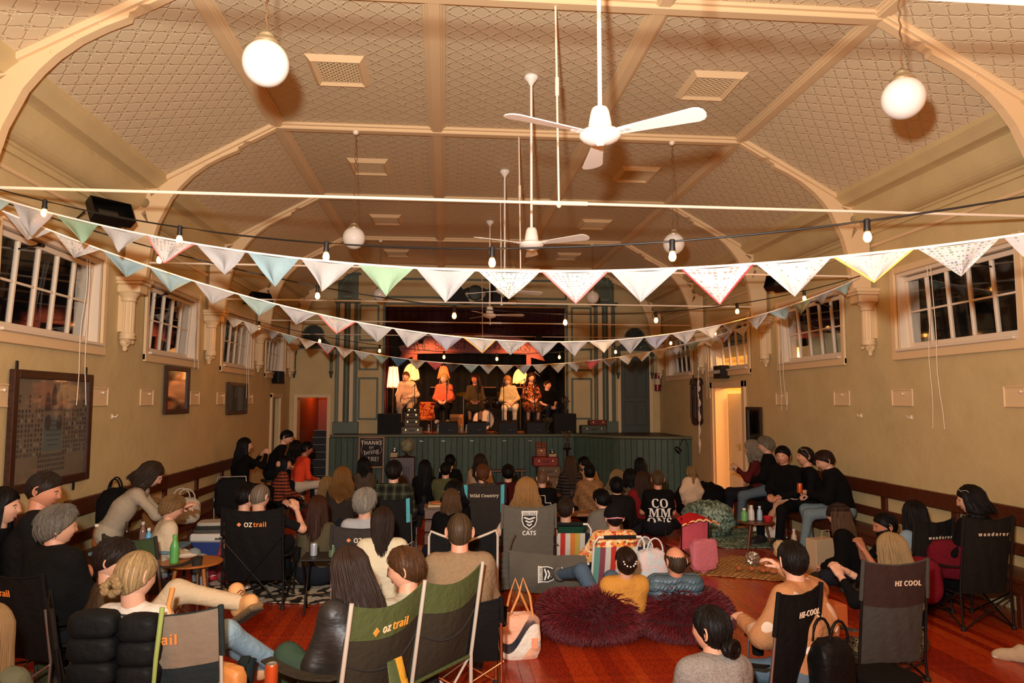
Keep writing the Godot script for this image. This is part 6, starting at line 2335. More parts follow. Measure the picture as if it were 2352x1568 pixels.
func mic_stand(label: String, p: Vector3, h: float, yaw: float, boom: float) -> void:
	var t = thing("microphone_stand", label,"microphone", p, yaw)
	var m = mat("stand_black", col(20,19,18),0.4,0.5)
	for k in 3:
		var a = TAU*k/3+0.3
		part(t,"leg", G.new().rod(V(0,0.1,0),V(cos(a)*0.26,0.01, sin(a)*0.26),0.009,6), m)
	part(t,"pole", G.new().rod(V(0,0.05,0),V(0, h,0),0.009,8), m)
	var e = V(0, h+boom*0.5, boom)
	part(t,"boom", G.new().rod(V(0, h-boom*0.25,-boom*0.5), e,0.007,6), m)
	part(t,"clutch", G.new().ball(V(0, h,0),V(0.02,0.02,0.02),8,6), m)
	part(t,"microphone", G.new().lathe([[0.0,-0.12], [0.012,-0.12], [0.016,0.0], [0.026,0.02], [0.028,0.04], [0.02,0.06], [0.0,0.066]],14, e, Basis(Vector3.RIGHT,-0.9)), metal(col(70,68,66),0.5))

func build_stage_things() -> void:
	# sign arching over the players
	var sg = thing("arched_sign","red wooden arched banner sign with dark serif lettering","sign",V(-0.16,0,-18.0))
	var red = wood(col(140,46,26),0.6,V(1.5,9,9))
	var top = func(x: float) -> float: return 3.62-0.075*pow(x/0.9,2.0)*0.9
	var arc = PackedVector2Array()
	for i in 17:
		var x = -1.56+3.12*i/16.0
		arc.append(V2(x, top.call(x)))
	for i in 17:
		var x = 1.56-3.12*i/16.0
		arc.append(V2(x,3.1+0.02*cos(x)))
	part(sg,"board", G.new().prism(arc,0.03), red)
	for s in [-1.0,1.0]:
		part(sg,"ribbon_end", G.new().prism(PackedVector2Array([V2(s*1.5,3.36),V2(s*1.8,3.28),V2(s*1.72,3.12),V2(s*1.8,2.94),V2(s*1.42,3.04)]),0.025, Transform3D(Basis(),V(0,0,-0.03))), red)
		part(sg,"post", G.new().bb(V(s*1.4-0.06,2.82,-0.08),V(s*1.4+0.06,3.2,-0.04),0.004), red)
	var word = "THE SECRET GARDEN GIGS"
	var xx = -1.46
	for i in word.length():
		var ch = word[i]
		if ch != " ":
			var sl = -2.0*0.0833*(xx+0.06)
			letters(sg,"letter", ch,0.26, mat("sign_ink", col(48,14,10),0.7), Transform3D(Basis(Vector3.BACK, atan(sl)),V(xx+0.06, (top.call(xx+0.06)+3.1)/2-0.03,0.017)), true,0.006, false)
		xx += 0.134 if ch != "I" else 0.11
	# coat of arms over the opening: two beasts and an oval
	var em = thing("coat_of_arms","black cut-out coat of arms mounted over the stage opening","emblem",V(-0.1,4.33,-17.8))
	for s in [-1.0,1.0]:
		var b = PackedVector2Array()
		for q in [[0.12,0.02], [0.28,0.04], [0.42,0.02], [0.62,0.06], [0.7,0.04], [0.84,0.1], [0.82,0.22], [0.78,0.3], [0.74,0.28], [0.76,0.2], [0.66,0.14], [0.6,0.26], [0.5,0.36], [0.5,0.48], [0.44,0.56], [0.4,0.5], [0.34,0.48], [0.36,0.42], [0.3,0.34], [0.16,0.4], [0.14,0.34], [0.26,0.24], [0.2,0.14]]:
			b.append(V2(s*q[0], q[1]))
		part(em,"beast", G.new().prism(b,0.03), plain(Color(0.02,0.018,0.015),0.7))
	part(em,"base_ribbon", G.new().tube(range(13).map(func(i): return V(-0.8+1.6*i/12.0,0.02+0.03*sin(i*1.1),0.01)),0.03,6), plain(Color(0.02,0.018,0.015),0.7))
	part(em,"oval", G.new().lathe([[0.0,-0.02], [0.17,-0.02], [0.19,0.0], [0.16,0.025], [0.0,0.03]],28,V(0,0.26,0.02), Basis(Vector3.RIGHT, PI/2)), mat("oval_green", col(44,54,46),0.5))
	# speakers and wedges
	var blk = mat("speaker_black", col(16,15,15),0.7)
	for q in [[-2.1,"black loudspeaker cabinet at the left stage corner",0.5], [2.0,"black loudspeaker cabinet at the right stage corner",0.5]]:
		var t = thing("loudspeaker", q[1],"speaker",V(q[0], STAGE,-17.35))
		part(t,"cabinet", G.new().box(V(0,0.24,0),V(0.52,0.48,0.4),0.012), blk)
		part(t,"grille", G.new().box(V(0,0.24,0.2),V(0.48,0.44,0.014),0.005), mat("grille", col(24,23,22),0.9))
	for i in 4:
		var t = thing("wedge_monitor", ["black wedge monitor before the coral shirt singer","black wedge monitor before the olive dress singer","black wedge monitor before the white trousers singer","black wedge monitor before the floral dress singer"][i],"speaker",V([-0.74,-0.07,0.66,1.33][i], STAGE,-17.4))
		part(t,"cabinet", G.new().prism(PackedVector2Array([V2(-0.18,0),V2(0.18,0),V2(0.2,0.08),V2(-0.02,0.3),V2(-0.18,0.26)]),0.44, Transform3D(Basis(Vector3.UP, PI/2),V())), blk)
		part(t,"grille", G.new().box(V(0,0.195,-0.1),V(0.4,0.28,0.01),0.003, Basis(Vector3.RIGHT,0.76)), M.grille)
		part(t,"handle", G.new().box(V(0.05,0.1,0.186),V(0.1,0.03,0.01),0.004), plain(Color(0.05,0.05,0.05)))
	# suitcases
	var y = STAGE
	for q in [["large weathered grey suitcase at the foot of the stage pile",0.5,0.17, col(112,102,86)], ["olive suitcase second from the bottom of the stage pile",0.36,0.2, col(88,76,52)], ["brown suitcase third in the stage pile",0.34,0.13, col(96,70,46)], ["small dark suitcase crowning the stage pile",0.24,0.1, col(62,50,38)]]:
		suitcase(q[0],V(-1.58, y,-17.42),V(q[1], q[2],0.3), q[3])
		y += q[2]+0.001
	suitcase("green trunk on the right of the stage",V(2.72, STAGE,-17.45),V(0.62,0.2,0.32), col(66,74,58))
	suitcase("red suitcase lying on the green stage trunk",V(2.82, STAGE+0.201,-17.45),V(0.42,0.12,0.28), col(120,36,30))
	# lamps
	floor_lamp("tall pinkish fringed lamp at the left stage edge",V(-2.1, STAGE,-18.4),0.11,0.16,0.5,1.62, col(255,206,170),1.5, false,0.6)
	floor_lamp("cream scalloped dome lamp behind the pink blazer",V(-1.68, STAGE,-18.85),0.05,0.21,0.4,1.72, col(255,210,140),1.0, true,0.5)
	floor_lamp("coral cone lamp behind the coral shirt",V(-0.86, STAGE,-18.8),0.09,0.16,0.3,1.66, col(230,110,60),0.5, false,0.3)
	floor_lamp("cream scalloped dome lamp beside the floral dress",V(1.1, STAGE,-18.7),0.05,0.2,0.36,1.6, col(255,206,130),1.0, true,0.5)
	# microphones
	mic_stand("microphone on boom stand before the pink blazer",V(-1.55, STAGE,-17.85),1.15,2.6,0.22)
	mic_stand("microphone on stand before the coral shirt",V(-0.78, STAGE,-17.8),1.18,3.1,0.1)
	mic_stand("microphone on stand before the olive dress",V(-0.02, STAGE,-17.8),1.18,3.1,0.1)
	mic_stand("microphone on straight stand before the cream top",V(0.6, STAGE,-17.8),1.16,3.1,0.05)
	mic_stand("microphone on boom stand beside the floral dress",V(1.12, STAGE,-17.95),1.3,1.2,0.3)
	mic_stand("microphone on stand before the floral dress",V(1.36, STAGE,-17.8),1.18,3.1,0.1)
	# amplifier, drum, armchair, music stands
	var am = thing("guitar_amplifier","tan tweed guitar amplifier behind the coral shirt","amplifier",V(-0.55, STAGE,-18.5),-0.1)
	part(am,"cabinet", G.new().box(V(0,0.22,0),V(0.4,0.44,0.22),0.02), mat("tweed_amp", col(206,138,70),0.8))
	part(am,"grille", G.new().box(V(0,0.2,0.11),V(0.34,0.33,0.008),0.003), mat("amp_grille", col(150,96,48),0.9))
	part(am,"handle", G.new().tube([V(-0.07,0.44,0),V(-0.05,0.465,0),V(0.05,0.465,0),V(0.07,0.44,0)],0.008,6), plain(Color(0.05,0.04,0.03)))
	var dr = thing("drum_kit","drum kit with pale bass drum skin behind the olive dress","drums",V(0.16, STAGE,-18.95))
	var rot = Basis(Vector3.RIGHT, PI/2)
	part(dr,"bass_drum", G.new().lathe([[0.27,-0.2], [0.27,0.2]],32,V(0,0.29,0), rot), mat("drum_shell", col(40,24,18),0.3))
	part(dr,"drum_skin", G.new().lathe([[0.0,0.0], [0.262,0.0], [0.262,0.006], [0.0,0.006]],32,V(0,0.29,0.2), rot), mat("skin_white", col(236,214,178),0.6))
	part(dr,"hoop", G.new().tube(range(32).map(func(i): return V(cos(i/32.0*TAU)*0.272,0.29+sin(i/32.0*TAU)*0.272,0.21)),0.014,6, true), mat("hoop", col(60,36,24),0.3))
	part(dr,"dark_hole_disc", G.new().lathe([[0.0,0.0], [0.06,0.0], [0.06,0.004], [0.0,0.004]],18,V(0.1,0.2,0.208), rot), plain(Color(0.01,0.01,0.01)))  # flat black disc, painted for the shade inside a hole
	for s in [-1.0,1.0]:
		part(dr,"tom", G.new().lathe([[0.0,0.0], [0.12,0.0], [0.12,0.18], [0.0,0.18]],20,V(s*0.16+0.2,0.62,-0.05), Basis(Vector3.RIGHT,0.3)), M.drum_shell)
		part(dr,"cymbal", G.new().lathe([[0.0,0.03], [0.05,0.02], [0.2,0.0]],24,V(s*0.5,0.95,-0.1), Basis(Vector3.RIGHT,0.3)), metal(col(190,150,70),0.3))
		part(dr,"cymbal_stand", G.new().rod(V(s*0.5,0,-0.1),V(s*0.5,0.95,-0.1),0.01,6), metal(Color(0.6,0.6,0.6)))
	var ac = thing("armchair","red floral armchair with timber arms between the blazer and coral shirt","chair",V(-1.3, STAGE,-18.55), PI-0.3)
	var fl = printed("armchair_floral",128,3.0, func(u, v): return col(190,110,50) if blobs(u, v,7,0.5,2.0) > 0.2 else col(120,36,26))
	part(ac,"backrest", G.new().box(V(0,0.55,0.16),V(0.44,0.4,0.09),0.03), fl)
	part(ac,"seat", G.new().box(V(0,0.34,0),V(0.46,0.1,0.42),0.03), fl)
	for s in [-1.0,1.0]:
		part(ac,"armrest", G.new().tube([V(s*0.25,0.3,-0.18),V(s*0.26,0.5,-0.16),V(s*0.25,0.52,0.0),V(s*0.23,0.55,0.16)],0.016,6), wood(col(110,54,28)))
		for z in [-0.17,0.17]:
			part(ac,"leg", G.new().rod(V(s*0.21,0.3, z),V(s*0.22,0, z*1.1),0.016,6), wood(col(110,54,28)))
	for q in [[-1.02,-18.3,"music stand with folder beside the coral shirt"], [0.3,-18.45,"music stand with folder beside the olive dress"], [0.98,-18.35,"music stand with folder beside the cream top"]]:
		var t = thing("music_stand", q[2],"music stand",V(q[0], STAGE, q[1]))
		part(t,"pole", G.new().rod(V(0,0.02,0),V(0,0.9,0),0.01,6), M.stand_black)
		part(t,"desk", G.new().box(V(0,1.0,0),V(0.36,0.24,0.012),0.004, Basis(Vector3.RIGHT,0.4)), M.stand_black)
		part(t,"folder", G.new().box(V(0,1.02,-0.02),V(0.3,0.22,0.01),0.002, Basis(Vector3.RIGHT,0.4)), plain(col(206,130,84),0.7))
		for k in 3:
			part(t,"leg", G.new().rod(V(0,0.12,0),V(cos(k*2.1)*0.2,0.01, sin(k*2.1)*0.2),0.008,5), M.stand_black)
	# stage rug and bottles
	var rug = thing("stage_rug","warm patterned rug spread under the singers","rug",V(-0.1, STAGE+0.001,-18.3))
	part(rug,"rug", G.new().box(V(0,0.005,0),V(3.2,0.01,1.3),0.003), printed("rug_print",128,1.5, func(u, v): return col(196,120,70) if blobs(u, v,6,0.5,4.0) > 0.3 else col(120,50,34)))
	for i in 4:
		bottle(["clear water bottle on the stage by the armchair","clear water bottle between armchair and wedge","stacked glass jars between the first two wedges","brown bottle by the second wedge"][i],V([-1.2,-0.98,-0.42,-0.3][i], STAGE+0.011,-17.75),0.2,0.032, col(200,190,170), col(230,225,215))
	# dried flower pots
	for q in [[2.05, STAGE+0.482,-17.35,"dried flowers in a pot on the right loudspeaker"], [1.62, STAGE,-17.45,"dried flower bunch on the stage floor by the right loudspeaker"], [-1.86, STAGE,-17.3,"dried grass bunch beside the suitcase pile"]]:
		plant(q[3],V(q[0], q[1], q[2]),0.3)
	# unseen stage lamps, placed here to light the players and the sign
	for q in [[-1.4,V(-1.1,2.55,-18.3),"black stage lamp clamped left of centre before the sign"], [1.3,V(0.9,2.55,-18.3),"black stage lamp clamped right of centre before the sign"]]:
		var t = thing("unseen_stage_lamp", q[2],"lamp",V(q[0],3.36,-16.75))
		var d: Vector3 = (q[1]-t.position).normalized()
		var bs = Basis.looking_at(d,Vector3.UP)*Basis(Vector3.RIGHT, PI/2)
		part(t,"can", G.new().lathe([[0.0,0.16], [0.05,0.15], [0.07,0.1], [0.07,-0.1], [0.064,-0.1], [0.06,-0.02], [0.0,-0.02]],20,V(), bs), blk)
		part(t,"yoke", G.new().tube([V(-0.085,0,0),V(-0.085,0.1,0),V(0,0.13,0),V(0.085,0.1,0),V(0.085,0,0)],0.008,5), blk)
		var lens = mat("lens_glow", Color(1,0.7,0.4),0.3)
		lens.emission_enabled = true
		lens.emission = Color(1.0,0.55,0.25)
		lens.emission_energy_multiplier = 2.0
		part(t,"lens", G.new().lathe([[0.0,-0.092], [0.062,-0.092], [0.062,-0.086], [0.0,-0.086]],18,V(), bs), lens)
		spot(t, Color(1.0,0.66,0.42),7.0, t.position+d*0.12, q[1],36.0,0.6,0.06)

func bottle(label: String, p: Vector3, h: float, r: float, c: Color, cap: Color, glassy := true) -> void:
	var t = thing("bottle", label,"bottle", p)
	var m = mat("bottle_%s" % c.to_html(), Color(c.r, c.g, c.b,0.55 if glassy else 1.0),0.12 if glassy else 0.35)
	if glassy:
		m.transparency = BaseMaterial3D.TRANSPARENCY_ALPHA
	part(t,"body", G.new().lathe([[0.0,0.0], [r,0.002], [r*1.02, h*0.08], [r, h*0.55], [r*0.85, h*0.68], [r*0.45, h*0.82], [r*0.42, h*0.9], [0.0, h*0.9]],18), m)
	part(t,"cap", G.new().lathe([[0.0, h*0.88], [r*0.52, h*0.88], [r*0.52, h], [0.0, h]],14,V(), Basis(), true), plain(cap,0.5))

func plant(label: String, p: Vector3, h: float) -> void:
	var t = thing("dried_flowers", label,"flowers", p)
	part(t,"pot", G.new().lathe([[0.0,0.0], [0.05,0.0], [0.065,0.09], [0.058,0.1], [0.0,0.09]],16), mat("pot", col(60,48,38),0.7))
	var r = RandomNumberGenerator.new()
	r.seed = label.hash()
	for i in 16:
		var d = V(r.randf_range(-1,1),2.2, r.randf_range(-1,1)).normalized()*h*r.randf_range(0.6,1.1)
		var b = V(0,0.08,0)
		var m = mat("stem_dry", col(84,72,44),0.9)
		part(t,"stem", G.new().tube([b, b+d*0.5+V(0,0.02,0), b+d],0.003,4), m)
		part(t,"flower_head", G.new().ball(b+d,V(0.016,0.022,0.016),7,5), mat(["dry_a","dry_b","dry_c"][i % 3], [col(110,84,52), col(84,60,44), col(128,104,66)][i % 3],0.95))

func build_wall_things() -> void:
	var darkwood = wood(col(66,34,20),0.45,V(8,1.5,1.5))
	# honour board: framed montage of tiny portraits round a text panel
	var hb = thing("honour_board","large glazed montage of tiny portraits in a dark frame, left wall","picture",V(-4.47,1.68,-7.25), PI/2)
	var W = 1.4
	var H = 1.06
	var fr = G.new()
	rect_frame(fr,-W/2,-H/2, W/2, H/2,0.075,-0.015,0.05)
	part(hb,"frame", fr, darkwood)
	part(hb,"print", G.new().bb(V(-W/2+0.06,-H/2+0.06,0),V(W/2-0.06, H/2-0.06,0.006)), mat("mount_card", col(126,108,80),0.8))
	var dot = G.new().box(V(),V(0.022,0.028,0.004)).mesh()
	var por = [plain(col(56,38,28),0.7), plain(col(74,52,38),0.7), plain(col(150,132,104),0.7)]
	var r = RandomNumberGenerator.new()
	r.seed = 2
	# columns of portraits either side, rows below
	var n = 0
	for side in [-1.0,1.0]:
		for cx in 9:
			for cy in 13:
				if r.randf() < 0.13 and cy > 1:
					continue
				if cy < 3 and cx % 3 != 1:
					continue
				if n >= 230:
					continue
				n += 1
				part(hb,"portrait", dot, por[0 if r.randf() < 0.6 else (1 if r.randf() < 0.7 else 2)], at(side*(0.2+cx*0.048+(cx/3)*0.012),0.3-cy*0.043,0.009))
	for cy in 4:
		for cx in 12:
			part(hb,"portrait", dot, por[1 if (cx+cy) % 3 else 0], at(-0.22+cx*0.04,-0.24-cy*0.045,0.009))
	part(hb,"text_panel", G.new().bb(V(-0.16,-0.2,0.006),V(0.16,0.12,0.009)), plain(col(92,104,96),0.8))
	for i in 6:
		part(hb,"text_line", G.new().box(V(0,0.08-i*0.045,0.0105),V(0.24-0.04*(i % 3),0.012,0.002)), plain(col(60,70,66),0.8))
	var gb = [[-0.11,0.32], [0.0,0.38], [0.11,0.32]]
	for q in gb:
		part(hb,"steeple", G.new().prism(PackedVector2Array([V2(q[0]-0.05,0.17),V2(q[0]+0.05,0.17),V2(q[0]+0.035, q[1]-0.02),V2(q[0], q[1]+0.04),V2(q[0]-0.035, q[1]-0.02)]),0.004, at(0,0,0.009)), por[0])
	for s in [-1.0,1.0]:
		part(hb,"large_portrait", G.new().ball(V(s*0.1,0.06,0.012),V(0.055,0.075,0.004),18,8), por[0])
	var glass = mat("picture_glass", Color(0.6,0.6,0.6,0.06),0.04)
	glass.transparency = BaseMaterial3D.TRANSPARENCY_ALPHA
	part(hb,"glass", G.new().bb(V(-W/2+0.06,-H/2+0.06,0.018),V(W/2-0.06, H/2-0.06,0.021)), glass)
	for q in [[-0.62,0.56], [0.6,0.56], [0.45,-0.57]]:
		part(hb,"hanger", G.new().box(V(q[0], q[1],0.0),V(0.04,0.09,0.012),0.005), plain(Color(0.02,0.02,0.02),0.5))
	# mirrors and pictures
	for q in [[-4.47,2.09,-10.41,0.88,0.64, PI/2,"dark framed mirror on the left wall reflecting the stage"], [-4.47,1.99,-13.35,1.2,0.55, PI/2,"wide dark glazed picture by the left wall bench"], [4.47,1.47,-12.22,0.6,0.76,-PI/2,"narrow dark framed mirror beside the lobby door"]]:
		var t = thing("wall_mirror", q[6],"mirror",V(q[0], q[1], q[2]), q[5])
		var f = G.new()
		rect_frame(f,-q[3]/2,-q[4]/2, q[3]/2, q[4]/2,0.06,-0.01,0.04)
		part(t,"frame", f, darkwood)
		part(t,"mirror_glass", G.new().bb(V(-q[3]/2+0.05,-q[4]/2+0.05,0),V(q[3]/2-0.05, q[4]/2-0.05,0.006)), mat("mirror_silver", Color(0.62,0.6,0.56),0.06,1.0) if q[2] > -13 else mat("dark_glass", col(40,30,22),0.08))
	# ventilator flaps with knobs
	var i = 0
	for q in [[-1,-6.42], [-1,-8.2], [-1,-9.45], [-1,-11.2], [-1,-12.45], [-1,-14.26], [1,-11.2], [1,-9.43], [1,-8.12], [1,-6.36]]:
		var s: float = q[0]
		var t = thing("wall_vent_flap", ["small cream wall flap with knob cut off by the honour board frame","small cream wall flap with knob right after the honour board","small cream wall flap with knob before the framed mirror","small cream wall flap with knob after the framed mirror","small cream wall flap before the wide dark picture","small cream wall flap after the wide dark picture","small cream wall flap nearest the narrow mirror, right wall","small cream wall flap second from the narrow mirror, right wall","small cream wall flap third from the narrow mirror, right wall","small cream wall flap fourth from the narrow mirror, right wall"][i],"vent",V(s*4.495,1.985, q[1]),-s*PI/2)
		i += 1
		var f = G.new()
		rect_frame(f,-0.2,-0.1,0.2,0.1,0.018,0,0.018)
		part(t,"frame", f, trim)
		part(t,"flap", G.new().box(V(0,0,0.004),V(0.37,0.17,0.008),0.002), trim)
		part(t,"knob", G.new().lathe([[0.0,0.0], [0.008,0.0], [0.008,0.015], [0.016,0.022], [0.012,0.034], [0.0,0.036]],12,V(0.04,0.045,0.008), Basis(Vector3.RIGHT, PI/2)), M.rod_paint)
	# hooks
	for q in [[-1,1.77,-8.55], [1,1.76,-9.0], [1,1.76,-7.98]]:
		var t = thing("wall_hook", ["small cream wall hook under the flap by the honour board","small cream wall hook on the right wall","small cream wall hook on the right wall"][0 if q[0] < 0 else 1],"hook",V(q[0]*4.5, q[1], q[2]),-q[0]*PI/2,"" if q[0] < 0 else "right wall hooks")
		part(t,"plate", G.new().box(V(0,0,0.006),V(0.035,0.05,0.012),0.004), M.rod_paint)
		part(t,"peg", G.new().tube([V(0,0,0.01),V(0,-0.005,0.05),V(0,0.02,0.06)],0.008,6), M.rod_paint)
	# floodlights on brackets
	for q in [[-4.2,3.78,-7.55,0.9,"black floodlight on a wall bracket above the honour board"], [-4.2,3.75,-13.6,0.9,"black floodlight on the left wall before the stage"], [4.18,3.68,-10.45,-0.9,"black floodlight on the right wall under the bunting end"]]:
		var t = thing("floodlight", q[4],"floodlight",V(q[0], q[1], q[2]), q[3])
		var b = Basis(Vector3.RIGHT,-0.5)
		var g = G.new()
		for e in [[V(-0.2,0.11,0.08),V(0.2,0.11,0.08)], [V(-0.2,-0.11,0.08),V(0.2,-0.11,0.08)]]:
			g.bar(b*e[0], b*e[1],0.1,0.008, b*Vector3.UP)
		g.box(b*V(-0.2,0,0.08),V(0.008,0.22,0.1),0.0, b)
		g.box(b*V(0.2,0,0.08),V(0.008,0.22,0.1),0.0, b)
		g.box(b*V(0,0,0.02),V(0.4,0.22,0.02),0.004, b)
		g.box(b*V(0,0,-0.04),V(0.26,0.16,0.1),0.01, b)
		part(t,"housing", g, plain(Color(0.015,0.014,0.013),0.4))
		part(t,"lamp_glass", G.new().box(b*V(0,0,0.035),V(0.2,0.1,0.01),0.003, b), mat("flood_glass", col(50,46,38),0.1))
		part(t,"bracket", G.new().tube([b*V(-0.22,0,0),V(-0.22,-0.05,-0.16),V(0.22,-0.05,-0.16), b*V(0.22,0,0)],0.01,5), plain(Color(0.02,0.02,0.02),0.5))
	# sign box over the lobby door, small speaker by the left door
	var ts = thing("toilet_sign","black box sign lettered in white above the lobby door","sign",V(4.4,2.5,-13.5),-PI/2)
	part(ts,"box", G.new().box(V(0,0,0.0),V(0.36,0.24,0.18),0.01), plain(Color(0.015,0.015,0.015),0.5))
	letters(ts,"lettering","TOILETS",0.085, plain(col(220,214,200)), Transform3D(Basis(),V(0,0,0.092)))
	var sp = thing("wall_speaker","small black speaker on a bracket over the left side door","speaker",V(-4.36,2.45,-16.0), PI/2-0.5)
	part(sp,"cabinet", G.new().box(V(),V(0.2,0.26,0.18),0.012), plain(Color(0.015,0.015,0.015),0.6))
	part(sp,"grille", G.new().box(V(0,0,0.092),V(0.17,0.22,0.008),0.003), M.grille)
	part(sp,"bracket", G.new().rod(V(0,0,-0.08),V(-0.06,0,-0.16),0.012,6), plain(Color(0.02,0.02,0.02)))
	# clock case, extinguisher
	var ck = thing("wall_clock","tall dark wooden clock case on the right wall","clock",V(4.42,1.93,-14.95),-PI/2)
	part(ck,"case", G.new().box(V(0,0,0.0),V(0.3,0.72,0.14),0.01), darkwood)
	part(ck,"hood", G.new().prism(PackedVector2Array([V2(-0.19,0.36),V2(0.19,0.36),V2(0.17,0.44),V2(0.08,0.5),V2(-0.08,0.5),V2(-0.17,0.44)]),0.18), darkwood)
	part(ck,"base", G.new().prism(PackedVector2Array([V2(-0.17,-0.36),V2(0.17,-0.36),V2(0.12,-0.44),V2(0.0,-0.48),V2(-0.12,-0.44)]),0.15), darkwood)
	for s in [-1.0,1.0]:
		part(ck,"column", G.new().rod(V(s*0.13,-0.34,0.08),V(s*0.13,0.34,0.08),0.02,8), darkwood)
	part(ck,"door_glass", G.new().box(V(0,0,0.072),V(0.18,0.6,0.006),0.002), mat("dark_glass", col(40,30,22),0.08))
	part(ck,"dial", G.new().lathe([[0.0,0.0], [0.08,0.0], [0.08,0.006], [0.0,0.006]],20,V(0,0.18,0.073), Basis(Vector3.RIGHT, PI/2)), plain(col(70,56,40),0.5))
	var fx = thing("fire_extinguisher","red fire extinguisher hanging in the corner by the stage door","extinguisher",V(4.41,2.2,-17.75))
	part(fx,"cylinder", G.new().lathe([[0.0,0.0], [0.07,0.0], [0.075,0.02], [0.075,0.38], [0.06,0.44], [0.025,0.47], [0.0,0.47]],20), mat("extinguisher_red", col(120,24,22),0.3))
	part(fx,"valve", G.new().box(V(0,0.5,0),V(0.04,0.06,0.04),0.008).box(V(0.03,0.53,0.02),V(0.1,0.015,0.02),0.004), plain(Color(0.03,0.03,0.03),0.4))
	part(fx,"hose", G.new().tube([V(0.02,0.49,0.02),V(0.08,0.46,0.03),V(0.085,0.3,0.02),V(0.08,0.1,0.02)],0.01,6), plain(Color(0.02,0.02,0.02),0.6))
	part(fx,"label_band", G.new().lathe([[0.0765,0.16], [0.0765,0.3]],20), plain(col(206,180,150),0.6))
	# window cords
	for q in [[-4.38,3.35,-7.6,1.45,"cream window cord looping down behind the honour board"], [-4.38,3.35,-10.9,0.95,"cream window cord above the framed mirror"], [-4.38,3.3,-13.7,1.3,"cream window cord crossing the wide dark picture"], [4.38,3.4,-7.4,1.75,"cream window cord on the nearest right window"], [4.38,3.3,-10.95,1.5,"cream window cord with tassel on the second right window"], [4.38,3.3,-14.2,1.3,"cream window cord beside the sign box"]]:
		var t = thing("window_cord", q[4],"cord",V(q[0], q[1], q[2]))
		for dz in [-0.015,0.03]:
			part(t,"cord", G.new().tube(range(10).map(func(k): return V(0.01*sin(k*0.9),-q[3]*k/9.0, dz*(1.0+k*0.3)+0.012*sin(k*1.3+dz*90.0))),0.0042,5), M.rod_paint)
	# benches along both walls
	for s in [-1.0,1.0]:
		var z0 = -6.2 if s < 0 else -4.6
		var z1 = -13.4 if s < 0 else -12.35
		var t = thing("wall_bench","long dark timber bench fixed along the %s" % ("left wall under the honour board" if s < 0 else "right wall by the lobby"),"bench",V(s*4.5,0,0))
		var bw = wood(col(96,46,24),0.4,V(9,9,1.0))
		var L = func(x0: float, y0: float, x1: float, y1: float) -> G:
			return G.new().bb(V(-s*x0, y0, z1),V(-s*x1, y1, z0),0.006)
		part(t,"top_rail", L.call(0.03,0.8,0.07,0.97), bw)
		part(t,"mid_rail", L.call(0.03,0.53,0.06,0.64), bw)
		part(t,"seat", L.call(0.02,0.38,0.42,0.42), bw)
		part(t,"apron", L.call(0.38,0.29,0.41,0.38), bw)
		var k = 0
		var z = z0-0.2
		while z > z1:
			part(t,"upright", G.new().bb(V(-s*0.0,0.0, z-0.05),V(-s*0.035,0.97, z+0.05),0.004), bw)
			part(t,"leg", G.new().bb(V(-s*0.33,0.0, z-0.03),V(-s*0.39,0.38, z+0.03),0.004), bw)
			z -= 1.25

func can(label: String, p: Vector3, c: Color) -> void:
	var t = thing("drink_can", label,"can", p)
	part(t,"body", G.new().lathe([[0.0,0.0], [0.026,0.0], [0.033,0.008], [0.033,0.105], [0.028,0.116]],18), mat("can_%s" % c.to_html(), c,0.3,0.5))
	part(t,"lid", G.new().lathe([[0.028,0.116], [0.026,0.118], [0.025,0.113], [0.0,0.113]],18), metal(Color(0.8,0.8,0.78),0.25))

